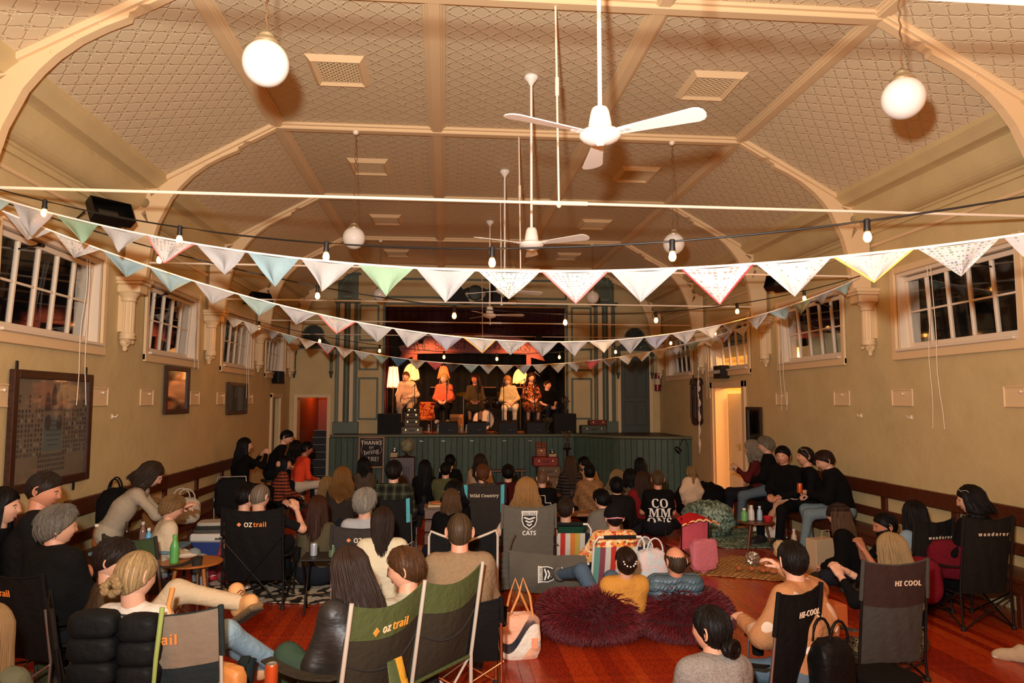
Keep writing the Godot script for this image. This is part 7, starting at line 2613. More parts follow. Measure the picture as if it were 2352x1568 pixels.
func fur_bag(label: String, p: Vector3, r: Vector3, peak: Vector3, seed: int) -> void:
	var t = thing("fur_beanbag", label,"beanbag", p)
	var surf = func(u: float, v: float) -> Vector3:
		var a = u*TAU
		var th = v*PI
		var q = V(cos(a)*sin(th), cos(th), sin(a)*sin(th))
		var s = V(signf(q.x)*pow(absf(q.x),0.85), q.y, signf(q.z)*pow(absf(q.z),0.85))*r
		s.y = maxf(s.y,-r.y*0.82)
		# gathered peak and a sat-in dip
		var d = V2(s.x-peak.x, s.z-peak.z).length()
		if q.y > 0:
			s.y += peak.y*exp(-d*d/0.03)
			s.y -= 0.1*exp(-(V2(s.x, s.z+0.2).length_squared())/0.06)
		return s+V(0, r.y*0.82,0)
	var m = mat("fur_base", col(56,8,11),0.95)
	part(t,"cover", G.new().grid(48,28, surf, true), m)
	# pile: tapering tufts, combed downwards
	var g = G.new()
	g.tube([V(0,0,0),V(0.004,0.02,0),V(0.012,0.04,0),V(0.026,0.054,0)], [0.005,0.0045,0.003,0.0006],4)
	var rr = RandomNumberGenerator.new()
	rr.seed = seed
	var mm = MultiMesh.new()
	mm.transform_format = MultiMesh.TRANSFORM_3D
	mm.use_colors = true
	mm.mesh = g.mesh()
	mm.instance_count = 9000
	for i in 9000:
		var u = rr.randf()
		var v = acos(1.0-2.0*rr.randf())/PI
		var s: Vector3 = surf.call(u, v)
		var n = (surf.call(u+0.004, v)-s).cross(surf.call(u, v+0.004)-s) as Vector3
		n = n.normalized()
		if n.dot(s-V(0, r.y*0.8,0)) < 0:
			n = -n
		var down = (V(0,-1,0)+V(rr.randf_range(-0.7,0.7),0, rr.randf_range(-0.7,0.7))+V(0.4*sin(s.x*9.0),0,0.4*cos(s.z*8.0)))
		var tx_ = (down-n*down.dot(n)).normalized()
		var b = Basis(tx_, n, tx_.cross(n))
		var k = rr.randf_range(0.7,1.35)
		mm.set_instance_transform(i, Transform3D(b.scaled(V(k, k, k)), s-n*0.006))
		mm.set_instance_color(i, Color(0.07,0.004,0.006).lerp(Color(0.17,0.009,0.014), rr.randf()))
	var o = MultiMeshInstance3D.new()
	o.name = "fur_pile"
	o.multimesh = mm
	var fm = mat("fur", Color.WHITE,0.55)
	fm.vertex_color_use_as_albedo = true
	o.material_override = fm
	o.set_meta("kind","stuff")
	t.add_child(o)

func soft(g: G, c: Vector3, r: Vector3, pw := 0.6, wr := 0.02) -> G:
	# pillowy rounded box with creases
	return g.grid(28,18, func(u, v):
		var a: float = u*TAU
		var th: float = v*PI
		var q = V(cos(a)*sin(th), cos(th), sin(a)*sin(th))
		var s = V(signf(q.x)*pow(absf(q.x), pw), signf(q.y)*pow(absf(q.y), pw), signf(q.z)*pow(absf(q.z), pw))
		return c+s*r*(1.0+wr*sin(a*5.0+th*7.0)+wr*sin(a*3.0-th*11.0)), true)

func soft_bag(called: String, label: String, p: Vector3, r: Vector3, m: Material, yaw := 0.0, straps := true) -> Node3D:
	var t = thing(called, label,"bag", p, yaw)
	part(t,"body", soft(G.new(),V(0, r.y,0), r), m)
	if straps:
		for s in [-1.0,1.0]:
			part(t,"strap", G.new().tube(range(9).map(func(i): return V(s*0.03+r.x*0.5*cos(i/8.0*PI), r.y*1.9+0.13*sin(i/8.0*PI), s*r.z*0.4)),0.009,5), m)
	return t

func cloth_spread(called: String, label: String, cat: String, pts: Array, m: Material, amp := 0.012) -> void:
	# a rug on the floor between four corners, edges a little uneven
	var c: Vector3 = (pts[0]+pts[1]+pts[2]+pts[3])/4.0
	var t = thing(called, label, cat, c)
	part(t,"cloth", G.new().sheet(30,24,0.008, func(u, v):
		var p: Vector3 = (pts[0] as Vector3).lerp(pts[1], u).lerp((pts[3] as Vector3).lerp(pts[2], u), v)-c
		var e = 0.05*sin(u*17.0+v*3.0)*(absf(v-0.5)*2)+0.04*sin(v*19.0)*(absf(u-0.5)*2)
		return p+V(e,0.006+amp*(0.5+0.5*sin(u*21.0+3.0*sin(v*7.0)))*(0.3+0.7*sin(v*13.0)*sin(v*13.0)), e*0.6)), m)

func round_table(label: String, p: Vector3, r: float, h: float, c: Color) -> void:
	var t = thing("side_table", label,"table", p)
	var m = wood(c,0.4,V(2,9,9))
	part(t,"tabletop", G.new().lathe([[0.0, h-0.022], [r-0.01, h-0.022], [r, h-0.012], [r-0.004, h], [0.0, h]],32), m)
	for k in 3:
		var a = TAU*k/3+0.5
		part(t,"leg", G.new().tube([V(cos(a)*r*0.5, h-0.02, sin(a)*r*0.5),V(cos(a)*r*0.8,0, sin(a)*r*0.8)], [0.018,0.013],8), m)

func packet(label: String, p: Vector3, size: Vector3, c: Color, yaw: float, text := "") -> void:
	var t = thing("snack_packet", label,"packet", p, yaw)
	part(t,"foil_bag", soft(G.new(),V(0, size.y/2,0), size/2,0.7,0.05), mat("foil_%s" % c.to_html(), c,0.25))
	if text:
		letters(t,"lettering", text,0.1, plain(col(240,236,230),0.4), Transform3D(Basis(Vector3.RIGHT,-PI/2+0.15),V(0, size.y*1.04,0.02)))

func build_things() -> void:
	fur_bag("dark red shaggy fur beanbag under the mustard sweater",V(0.42,0,-6.27),V(0.42,0.2,0.42),V(0.12,0.08,0.25),21)
	fur_bag("dark red shaggy fur beanbag behind the teal puffer jacket",V(1.18,0,-6.25),V(0.4,0.2,0.42),V(-0.14,0.14,0.22),22)
	# left tables and their drinks
	var tb = thing("folding_table","low table with a denim blue cover by the bench","table",V(-3.68,0,-7.4))
	part(tb,"tabletop", G.new().box(V(0,0.545,0),V(0.75,0.03,0.5),0.006), denim(col(92,120,134)))
	for sx in [-1.0,1.0]:
		for sz in [-1.0,1.0]:
			part(tb,"leg", G.new().rod(V(sx*0.33,0.53, sz*0.2),V(sx*0.33,0, sz*0.2),0.013,6), tube_mat("black"))
	bottle("amber juice bottle with white cap on the denim table",V(-4.12,0.561,-7.45),0.21,0.034, col(170,96,40), col(235,230,220))
	bottle("second amber juice bottle with white cap on the denim table",V(-4.03,0.561,-7.5),0.22,0.034, col(180,104,46), col(235,230,220))
	bottle("dark brown bottle with pale label on the denim table",V(-3.83,0.561,-7.42),0.23,0.03, col(50,26,18), col(70,36,24))
	bottle("silver pump bottle on the denim table",V(-3.66,0.561,-7.36),0.24,0.03, col(150,120,110), col(190,180,170))
	bottle("sky blue drink bottle on the denim table edge",V(-3.56,0.561,-7.24),0.2,0.03, col(80,160,200), col(220,214,200), false)
	round_table("orange varnished round side table with a green bottle on it",V(-3.05,0,-6.9),0.26,0.52, col(204,124,56))
	bottle("bright green metal bottle on the orange round table",V(-3.17,0.521,-6.8),0.25,0.037, col(92,166,84), col(96,170,88), false)
	var pl = thing("plate","white plate on the orange round table","plate",V(-3.15,0.521,-7.05))
	part(pl,"dish", G.new().lathe([[0.0,0.004], [0.06,0.004], [0.09,0.016], [0.092,0.018], [0.06,0.0], [0.0,0.0]],24), plain(col(226,220,208),0.25))
	# cooler, magazines, rug with snacks
	var ck = thing("cooler_box","blue and white cooler box under the wall bench","cooler",V(-3.35,0,-8.75),-0.1)
	part(ck,"tub", G.new().box(V(0,0.19,0),V(0.52,0.38,0.34),0.02), mat("cooler_blue", col(44,62,120),0.4))
	part(ck,"lid", G.new().box(V(0,0.42,0),V(0.55,0.09,0.37),0.02), mat("cooler_white", col(216,210,198),0.4))
	part(ck,"latch", G.new().box(V(0.08,0.415,0.187),V(0.13,0.022,0.012),0.004), plain(col(90,86,80)))
	var mg = thing("folded_blanket","folded grey blanket lying on the cooler box","blanket",V(-3.4,0.466,-8.78),0.1)
	for k in 3:
		part(mg,"fold", soft(G.new(),V(0,0.02+k*0.038,0),V(0.24-0.02*k,0.022,0.15),0.35,0.01), cloth([col(90,86,78), col(60,58,54), col(196,186,170)][k]))
	cloth_spread("picnic_rug","black and cream patterned picnic rug under the crossed-leg chair","rug", [V(-3.5,0,-9.1),V(-1.6,0,-9.0),V(-1.7,0,-7.3),V(-3.1,0,-7.5)], printed("rug_mono",128,2.2, func(x, y): return col(206,190,164) if blobs(x, y,5,0.55,9.0) > 0.35 else col(38,34,32)))
	packet("shiny red chip packet on the picnic rug",V(-3.32,0.02,-8.35),V(0.26,0.09,0.2), col(176,20,30),0.3)
	packet("red chip packet with white lettering on the picnic rug",V(-3.0,0.02,-8.25),V(0.28,0.09,0.2), col(190,24,34),-0.1,"50")
	packet("torn clear biscuit tray on the picnic rug",V(-2.85,0.02,-7.95),V(0.3,0.05,0.18), col(150,110,84),0.2)
	soft_bag("backpack","khaki and floral backpack leaning by the cooler box",V(-3.12,0.0,-8.3),V(0.13,0.2,0.09), printed("bag_floral",64,5.0, func(x, y): return col(150,60,70) if blobs(x, y,5,0.5,6.0) > 0.5 else col(66,74,54)),0.2)
	# on the left bench
	soft_bag("tote_bag","white canvas tote bag slumped on the left bench",V(-4.05,0.421,-9.6),V(0.2,0.16,0.13), k3(206,196,176),0.3)
	soft_bag("wicker_basket","brown woven basket bag on the left bench end",V(-4.1,0.421,-8.85),V(0.14,0.15,0.12), printed("wicker",64,12.0, func(x, y): return col(150,100,54) if fmod(floor(x*8)+floor(y*8),2.0) < 1 else col(96,60,32)))
	soft_bag("black_bag","large black bag hanging over the left bench rail",V(-4.22,0.5,-8.05),V(0.12,0.27,0.24), k3(18,17,17),0.0)
	var pr = thing("folded_stroller","folded black stroller standing against the left bench","stroller",V(-3.75,0,-10.6),0.2)
	part(pr,"canopy", soft(G.new(),V(0,0.62,0),V(0.22,0.26,0.14),0.5,0.02), k3(26,26,26))
	part(pr,"frame", G.new().tube([V(-0.2,0.05,0.1),V(-0.22,0.6,0.05),V(-0.18,0.9,0.02),V(0.18,0.9,0.02),V(0.22,0.6,0.05),V(0.2,0.05,0.1)],0.012,6), metal(Color(0.5,0.48,0.45)))
	for s in [-1.0,1.0]:
		part(pr,"wheel", G.new().lathe([[0.02,-0.015], [0.07,-0.015], [0.075,0.0], [0.07,0.015], [0.02,0.015]],18,V(s*0.2,0.075,0.1), Basis(Vector3.BACK, PI/2)), plain(Color(0.03,0.03,0.03)))
	# drinks by the charcoal chair
	var dt = thing("folding_tray_table","small dark folding table between the crossed-leg and charcoal chairs","table",V(-1.9,0,-7.1))
	part(dt,"tabletop", G.new().box(V(0,0.5,0),V(0.45,0.02,0.35),0.005), plain(Color(0.03,0.03,0.03),0.6))
	for s in [-1.0,1.0]:
		part(dt,"leg", G.new().rod(V(s*0.18,0.49,-0.14),V(s*0.18,0,0.14),0.01,6), tube_mat("black"))
		part(dt,"leg", G.new().rod(V(s*0.2,0.49,0.14),V(s*0.2,0,-0.14),0.01,6), tube_mat("black"))
	can("silver and blue drink can on the small dark table",V(-2.02,0.511,-7.08), col(190,200,206))
	can("green drink can on the small dark table",V(-1.84,0.511,-7.0), col(120,140,110))
	can("orange drink can held in front of the black hoodie",V(3.62,0.8,-8.95), col(214,96,44))
	can("orange drink can in the pocket of the double chair arm",V(-1.68,0.5,-3.92), col(214,90,40))
	# jacket over the grey chair, its shoulder bag
	var pj = thing("puffer_jacket","black quilted puffer jacket with lime zip draped on the grey and teal chair","jacket",V(-2.36,0,-3.86),-0.05)
	for s in [[-0.16,0.12,0.9], [0.06,0.1,0.88]]:
		for k in 7:
			part(pj,"quilted_panel", soft(G.new(),V(s[0], s[2]-0.05-k*0.115,0.0),V(s[1],0.068,0.07),0.65,0.012), cloth(col(22,24,24),0.6,0.4))
	part(pj,"zip", G.new().tube([V(0.17,0.93,0.02),V(0.165,0.7,0.06),V(0.15,0.4,0.06),V(0.15,0.22,0.05)], [0.014,0.012,0.009,0.004],6), plain(col(136,152,76),0.7))
	var sb = thing("shoulder_bag","tan leather shoulder bag hooked on the grey and teal chair arm","bag",V(-1.95,0.55,-4.05),-0.5)
	part(sb,"pouch", soft(G.new(),V(0,-0.06,0),V(0.13,0.09,0.05),0.5,0.015), mat("tan_leather", col(200,130,66),0.5))
	part(sb,"strap", G.new().tube([V(0.1,-0.06,0.03),V(-0.1,-0.03,0.1),V(-0.22,0.12,0.1),V(-0.32,0.3,0.08),V(-0.36,0.38,0.02)],0.014,6), M.tan_leather)
	# tote in the middle aisle
	var tt = thing("tote_bag","pink, black and cream beach tote with long tan handles standing on the boards","bag",V(-0.24,0,-5.75),0.1)
	part(tt,"body", soft(G.new(),V(0,0.15,0),V(0.16,0.17,0.1),0.45,0.015), printed("tote_print",128,2.4, func(x, y):
		var k = fmod(y+0.25*sin(x*TAU),1.0)
		return col(226,168,136) if k < 0.45 else (col(34,40,48) if k < 0.62 else col(222,214,196))))
	for s in [-1.0,1.0]:
		part(tt,"handle", G.new().tube([V(-0.1,0.28, s*0.05),V(-0.04+0.03*s,0.45, s*0.02),V(0.03*s,0.58,0),V(0.05+0.03*s,0.45, s*0.02),V(0.1,0.28, s*0.05)],0.01,6), M.tan_leather)
	part(tt,"tag", G.new().box(V(0.1,0.12,0.105),V(0.05,0.08,0.006),0.002), plain(col(226,150,110)))
	# striped backpack, pink child's chair and its bag
	var bp = soft_bag("backpack","pastel pink and grey backpack between the beach chairs and pink chair",V(1.2,0,-7.2),V(0.17,0.25,0.12), printed("pastel",64,4.0, func(x, y): return col(214,196,194) if blobs(x, y,3,0.5,3.0) < 0.3 else col(196,206,206)),0.2)
	part(bp,"pocket", soft(G.new(),V(0,0.16,0.11),V(0.12,0.12,0.04),0.5), k3(186,196,198))
	var pc = thing("child_chair","pink child's folding chair with a red fruit slice on its back","chair",V(2.0,0,-8.5),0.25)
	var pk = cloth(col(222,98,110),0.75,0.5)
	part(pc,"back_panel", G.new().sheet(10,8,0.006, func(u, v): return V((u-0.5)*0.36, lerpf(0.26,0.6, v),0.14+0.05*v+0.02*sin(u*PI))), pk)
	part(pc,"seat", G.new().sheet(10,8,0.006, func(u, v): return V((u-0.5)*0.36,0.27-0.04*sin(u*PI), lerpf(-0.16,0.15, v))), pk)
	part(pc,"sunshade", G.new().sheet(14,8,0.006, func(u, v): return V((u-0.5)*(0.36+0.12*v),0.6+0.05*sin(u*PI)-0.05*v,0.2+0.02*sin(u*9.0)-0.0+0.22*v-0.12)), cloth(col(206,36,44),0.7,0.5))
	part(pc,"scalloped_edge", G.new().tube(range(15).map(func(i): return V((i/14.0-0.5)*0.48,0.55+0.05*sin(i/14.0*PI)+0.012*sin(i*2.2),0.3)),0.012,5), plain(col(238,190,130),0.8))
	for s in [-1.0,1.0]:
		part(pc,"rear_post", G.new().rod(V(s*0.18,0.01,0.16),V(s*0.18,0.62,0.19),0.009,6), tube_mat("black"))
		part(pc,"leg", G.new().rod(V(s*0.18,0.27,0.14),V(-s*0.18,0.01,0.16),0.007,6), tube_mat("black"))
		part(pc,"leg", G.new().rod(V(s*0.18,0.27,-0.16),V(s*0.18,0.01,0.16),0.007,6), tube_mat("black"))
		part(pc,"leg", G.new().rod(V(s*0.18,0.42,-0.16),V(s*0.18,0.01,-0.16),0.007,6), tube_mat("black"))
	var pb = thing("chair_bag","pink drawstring bag dangling from the child's chair","bag",V(2.1,0.02,-8.2),0.3)
	part(pb,"bag", soft(G.new(),V(0,0.2,0),V(0.17,0.17,0.05),0.4,0.03), cloth(col(226,130,140),0.8,0.5))
	part(pb,"corner", G.new().prism(PackedVector2Array([V2(-0.12,0.06),V2(0.1,0.06),V2(-0.02,-0.01)]),0.02), cloth(col(226,130,140),0.8,0.5))
	var ss = thing("plastic_step","pale grey plastic step stool behind the floral shirt","stool",V(1.42,0,-8.6))
	part(ss,"step", G.new().box(V(0,0.3,0),V(0.34,0.04,0.24),0.015), plain(col(180,190,194),0.4))
	for s in [-1.0,1.0]:
		part(ss,"side", G.new().prism(PackedVector2Array([V2(-0.13,0),V2(0.13,0),V2(0.1,0.29),V2(-0.1,0.29)]),0.02, Transform3D(Basis(Vector3.UP, PI/2),V(s*0.15,0,0))), plain(col(180,190,194),0.4))
	# leaf-print blanket and beanbag, stool table with groceries
	var leaf = printed("leaf_print",256,1.6, func(x, y):
		var k = sin(x*TAU*5+3.0*sin(y*TAU*3))*sin(y*TAU*4+2.0*sin(x*TAU*4))
		return col(150,170,150) if k > 0.0 else (col(84,104,86) if k > -0.4 else col(60,76,66)))
	cloth_spread("leaf_blanket","pale green leaf print blanket on the boards by the right bench","blanket", [V(2.75,0,-11.2),V(4.0,0,-11.0),V(3.85,0,-9.5),V(2.85,0,-9.6)], leaf,0.02)
	var lb = thing("leaf_beanbag","leaf print beanbag with a zip beside the stool table","beanbag",V(2.98,0,-10.6))
	part(lb,"cover", soft(G.new(),V(0.05,0.24,0),V(0.36,0.25,0.36),0.8,0.04), leaf)
	part(lb,"zip", G.new().tube(range(9).map(func(i): return V(-0.25+0.06*i,0.36-0.012*i*i*0.3,0.3+0.004*i)),0.006,5), plain(col(60,70,62)))
	var kb = thing("black_beanbag","large black beanbag heaped beside the lobby door frame","beanbag",V(3.4,0,-11.9))
	part(kb,"cover", soft(G.new(),V(0,0.3,0),V(0.42,0.31,0.4),0.8,0.05), k3(16,15,15))
	part(kb,"piping", G.new().tube(range(16).map(func(i): return V(-0.3+0.04*i,0.56+0.04*sin(i*0.4),0.16)),0.008,5), k3(24,22,22))
	round_table("small dark three-legged stool table holding groceries",V(3.3,0,-9.55),0.24,0.36, col(120,64,34))
	var gr = [["green apple juice bottle on the stool table",-0.14,0.0, col(104,166,92),0.17,0.045], ["pale milk carton on the stool table",-0.02,-0.05, col(206,204,196),0.2,0.04], ["pale blue carton on the stool table",0.09,-0.04, col(160,184,200),0.19,0.035]]
	for q in gr:
		bottle(q[0],V(3.28+q[1],0.361,-9.55+q[2]), q[4], q[5], q[3], col(226,224,216), false)
	var rc = thing("chip_bowl","red paper snack bowl on the stool table","bowl",V(3.44,0.361,-9.5))
	part(rc,"bowl", G.new().lathe([[0.0,0.0], [0.04,0.0], [0.06,0.07], [0.055,0.07], [0.0,0.02]],18), plain(col(190,30,34),0.6))
	bottle("dark wine bottle under the stool table",V(3.55,0.02,-9.2),0.3,0.038, col(24,26,20), col(30,24,20))
	bottle("pale iced tea bottle beside the jeans",V(3.72,0.02,-9.35),0.27,0.038, col(206,180,150), col(200,196,186), false)
	packet("cream snack box printed with an orange figure under the stool table",V(3.36,0.01,-9.0),V(0.16,0.2,0.1), col(206,176,130),0.3)
	var pg = thing("paper_bag","brown paper carrier bag standing by the right bench","bag",V(3.42,0,-8.1),0.3)
	part(pg,"bag", G.new().box(V(0,0.2,0),V(0.28,0.4,0.16),0.006), mat("kraft", col(186,158,122),0.9))
	part(pg,"handle", G.new().tube([V(-0.06,0.4,0.08),V(-0.05,0.5,0.08),V(0.05,0.5,0.08),V(0.06,0.4,0.08)],0.005,5), M.kraft)
	# gold throw with food
	cloth_spread("gold_throw","crocheted gold throw spread on the boards with food","blanket", [V(2.2,0,-9.0),V(3.1,0,-9.1),V(3.0,0,-7.7),V(2.0,0,-8.2)], printed("crochet",64,7.0, func(x, y): return col(196,150,92) if sin(x*TAU*2)*sin(y*TAU*2) > -0.1 else col(120,84,48)),0.02)
	var rr = RandomNumberGenerator.new()
	rr.seed = 9
	for k in 9:
		var t = thing("bread_roll","small crusty bread roll among the food on the gold throw","bread",V(2.5+rr.randf()*0.45,0.03,-8.5+rr.randf()*0.5), rr.randf()*3,"bread rolls on the gold throw")
		part(t,"crust", soft(G.new(),V(0,0.025,0),V(0.05,0.028,0.034),0.9,0.02), mat("crust", col(170,96,50),0.7))
	var ff = thing("foil_wrap","crumpled silver foil on the gold throw","foil",V(2.82,0.03,-8.55))
	part(ff,"foil", soft(G.new(),V(0,0.06,0),V(0.08,0.07,0.07),0.8,0.14), metal(Color(0.85,0.84,0.82),0.2))
	var ob = thing("orange_folder","orange cardboard box lying between the right chairs","box",V(2.4,0,-6.1),0.2)
	part(ob,"box", G.new().box(V(0,0.12,0),V(0.28,0.24,0.2),0.004), mat("orange_card", col(200,96,40),0.7))
	# pizza and cardboard boxes in the middle rows
	var pz = thing("pizza_box","open pizza box balanced on a crate in the middle rows","box",V(-0.85,0.62,-9.5))
	part(pz,"tray", G.new().box(V(0,0.015,0),V(0.34,0.03,0.34),0.004), mat("kraft", col(186,158,122),0.9))
	part(pz,"pizza", G.new().lathe([[0.0,0.03], [0.14,0.03], [0.15,0.045], [0.13,0.048], [0.0,0.04]],24), mat("pizza", col(196,120,60),0.6))
	var cr = thing("wooden_crate","upturned wooden crate under the open pizza box","crate",V(-0.85,0,-9.5))
	for k in 4:
		part(cr,"slat", G.new().box(V(0,0.08+k*0.155,0.19),V(0.42,0.12,0.02),0.004), wood(col(120,80,50)))
		part(cr,"slat", G.new().box(V(0,0.08+k*0.155,-0.19),V(0.42,0.12,0.02),0.004), wood(col(120,80,50)))
	part(cr,"top", G.new().box(V(0,0.605,0),V(0.44,0.025,0.4),0.004), wood(col(120,80,50)))
	var by = 0.0
	for k in 3:
		var t = thing("cardboard_box", ["large flat cardboard box at the bottom of the pile near the stage wing","cardboard box in the middle of the pile near the stage wing","open cardboard box on top of the pile near the stage wing"][k],"box",V(2.12+0.04*k, by,-12.4),0.1*k)
		var hh: float = [0.26,0.12,0.1][k]
		part(t,"carton", G.new().box(V(0, hh/2,0),V(0.6-0.05*k, hh,0.4),0.004), mat("kraft", col(186,158,122),0.9))
		by += hh+0.001
	var wb = thing("low_bench","low plain timber bench across the middle rows","bench",V(1.15,0,-10.0))
	part(wb,"seat", G.new().box(V(0,0.42,0),V(0.9,0.04,0.28),0.006), wood(col(168,116,70)))
	for s in [-1.0,1.0]:
		part(wb,"leg", G.new().box(V(s*0.38,0.2,0),V(0.05,0.4,0.24),0.006), wood(col(150,100,60)))
	# in front of the stage
	stage_foot()
	# bags and covers on the right chairs
	soft_bag("burgundy_cover","burgundy chair cover bag hanging off the tall black chair",V(3.75,0.36,-6.3),V(0.24,0.17,0.07), k3(112,22,34),-0.6, false)
	soft_bag("burgundy_cover","burgundy chair cover bunched beside the grey chair",V(3.45,0.14,-6.4),V(0.19,0.2,0.1), k3(120,24,38),-0.6, false)
	soft_bag("black_sack","black nylon chair sack slung on the polka dot chair",V(1.5,0.12,-4.35),V(0.13,0.2,0.1), cloth(col(22,21,20),0.45,0.6),0.2)
	var fs = thing("padded_footstool","black padded footstool with white piping under the grey chair","stool",V(1.95,0,-4.55),0.2)
	part(fs,"cushion", soft(G.new(),V(0,0.2,0),V(0.2,0.05,0.17),0.55,0.01), cloth(col(22,20,19),0.8))
	part(fs,"piping", G.new().tube(range(24).map(func(i): return V(cos(i/24.0*TAU)*0.2,0.17, sin(i/24.0*TAU)*0.17)),0.01,6, true), plain(col(196,188,172),0.7))
	for k in 4:
		part(fs,"leg", G.new().rod(V([-0.12,0.12,0.12,-0.12][k],0.16, [-0.1,-0.1,0.1,0.1][k]),V([-0.15,0.15,0.15,-0.15][k],0, [-0.12,-0.12,0.12,0.12][k]),0.01,6), tube_mat("black"))
	for q in [[3.5,-5.3,"white sneaker sticking out on the boards near the right bench"], [3.62,-5.12,"second white sneaker near the right bench"]]:
		var t = thing("sneaker", q[2],"shoe",V(q[0],0, q[1]),0.9)
		part(t,"upper", shoe_mesh(), k3(206,190,160))
		part(t,"sole", G.new().box(V(0,0.012,-0.05),V(0.085,0.024,0.27),0.01), plain(col(220,210,190)))
	var dn = thing("denim_bag","small denim bag with white stitched trim under the silver-legged chair","bag",V(-3.0,0.02,-4.9),0.3)
	part(dn,"pouch", soft(G.new(),V(0,0.12,0),V(0.12,0.12,0.05),0.5,0.02), denim(col(62,78,92)))
	part(dn,"stitched_trim", G.new().tube(range(20).map(func(i): return V(cos(i/19.0*PI)*0.118,0.12+sin(i/19.0*PI)*0.118,0.03)),0.006,5), plain(col(206,204,196),0.8))

func boot(t: Node3D, b: Basis) -> void:
	var m = mat("nubuck", col(206,150,92),0.8)
	var g = G.net([[V(0,0.05,0.05),V(0,0.045,-0.12),0.045,0.042], [V(0,0.05,0.03),V(0,0.17,0.03),0.05,0.052], [V(0,0.07,-0.02),V(0,0.05,-0.1),0.045,0.042]],0.01,0.012)
	part(t,"upper", g, m, Transform3D(b,V()))
	var s = G.new().box(V(0,-0.0,-0.035),V(0.1,0.035,0.3),0.015)
	part(t,"sole", s, plain(col(120,92,58),0.8), Transform3D(b,V()))
	for k in 7:
		part(t,"tread_lug", G.new().box(V(0,-0.022,0.09-k*0.042),V(0.09,0.014,0.024),0.004), plain(col(60,48,36),0.8), Transform3D(b,V()))
	for k in 4:
		part(t,"lace", G.new().tube([V(-0.025,0.105+k*0.018,-0.06+k*0.02),V(0,0.118+k*0.018,-0.068+k*0.02),V(0.025,0.105+k*0.018,-0.06+k*0.02)],0.004,4), plain(col(110,70,40),0.8), Transform3D(b,V()))

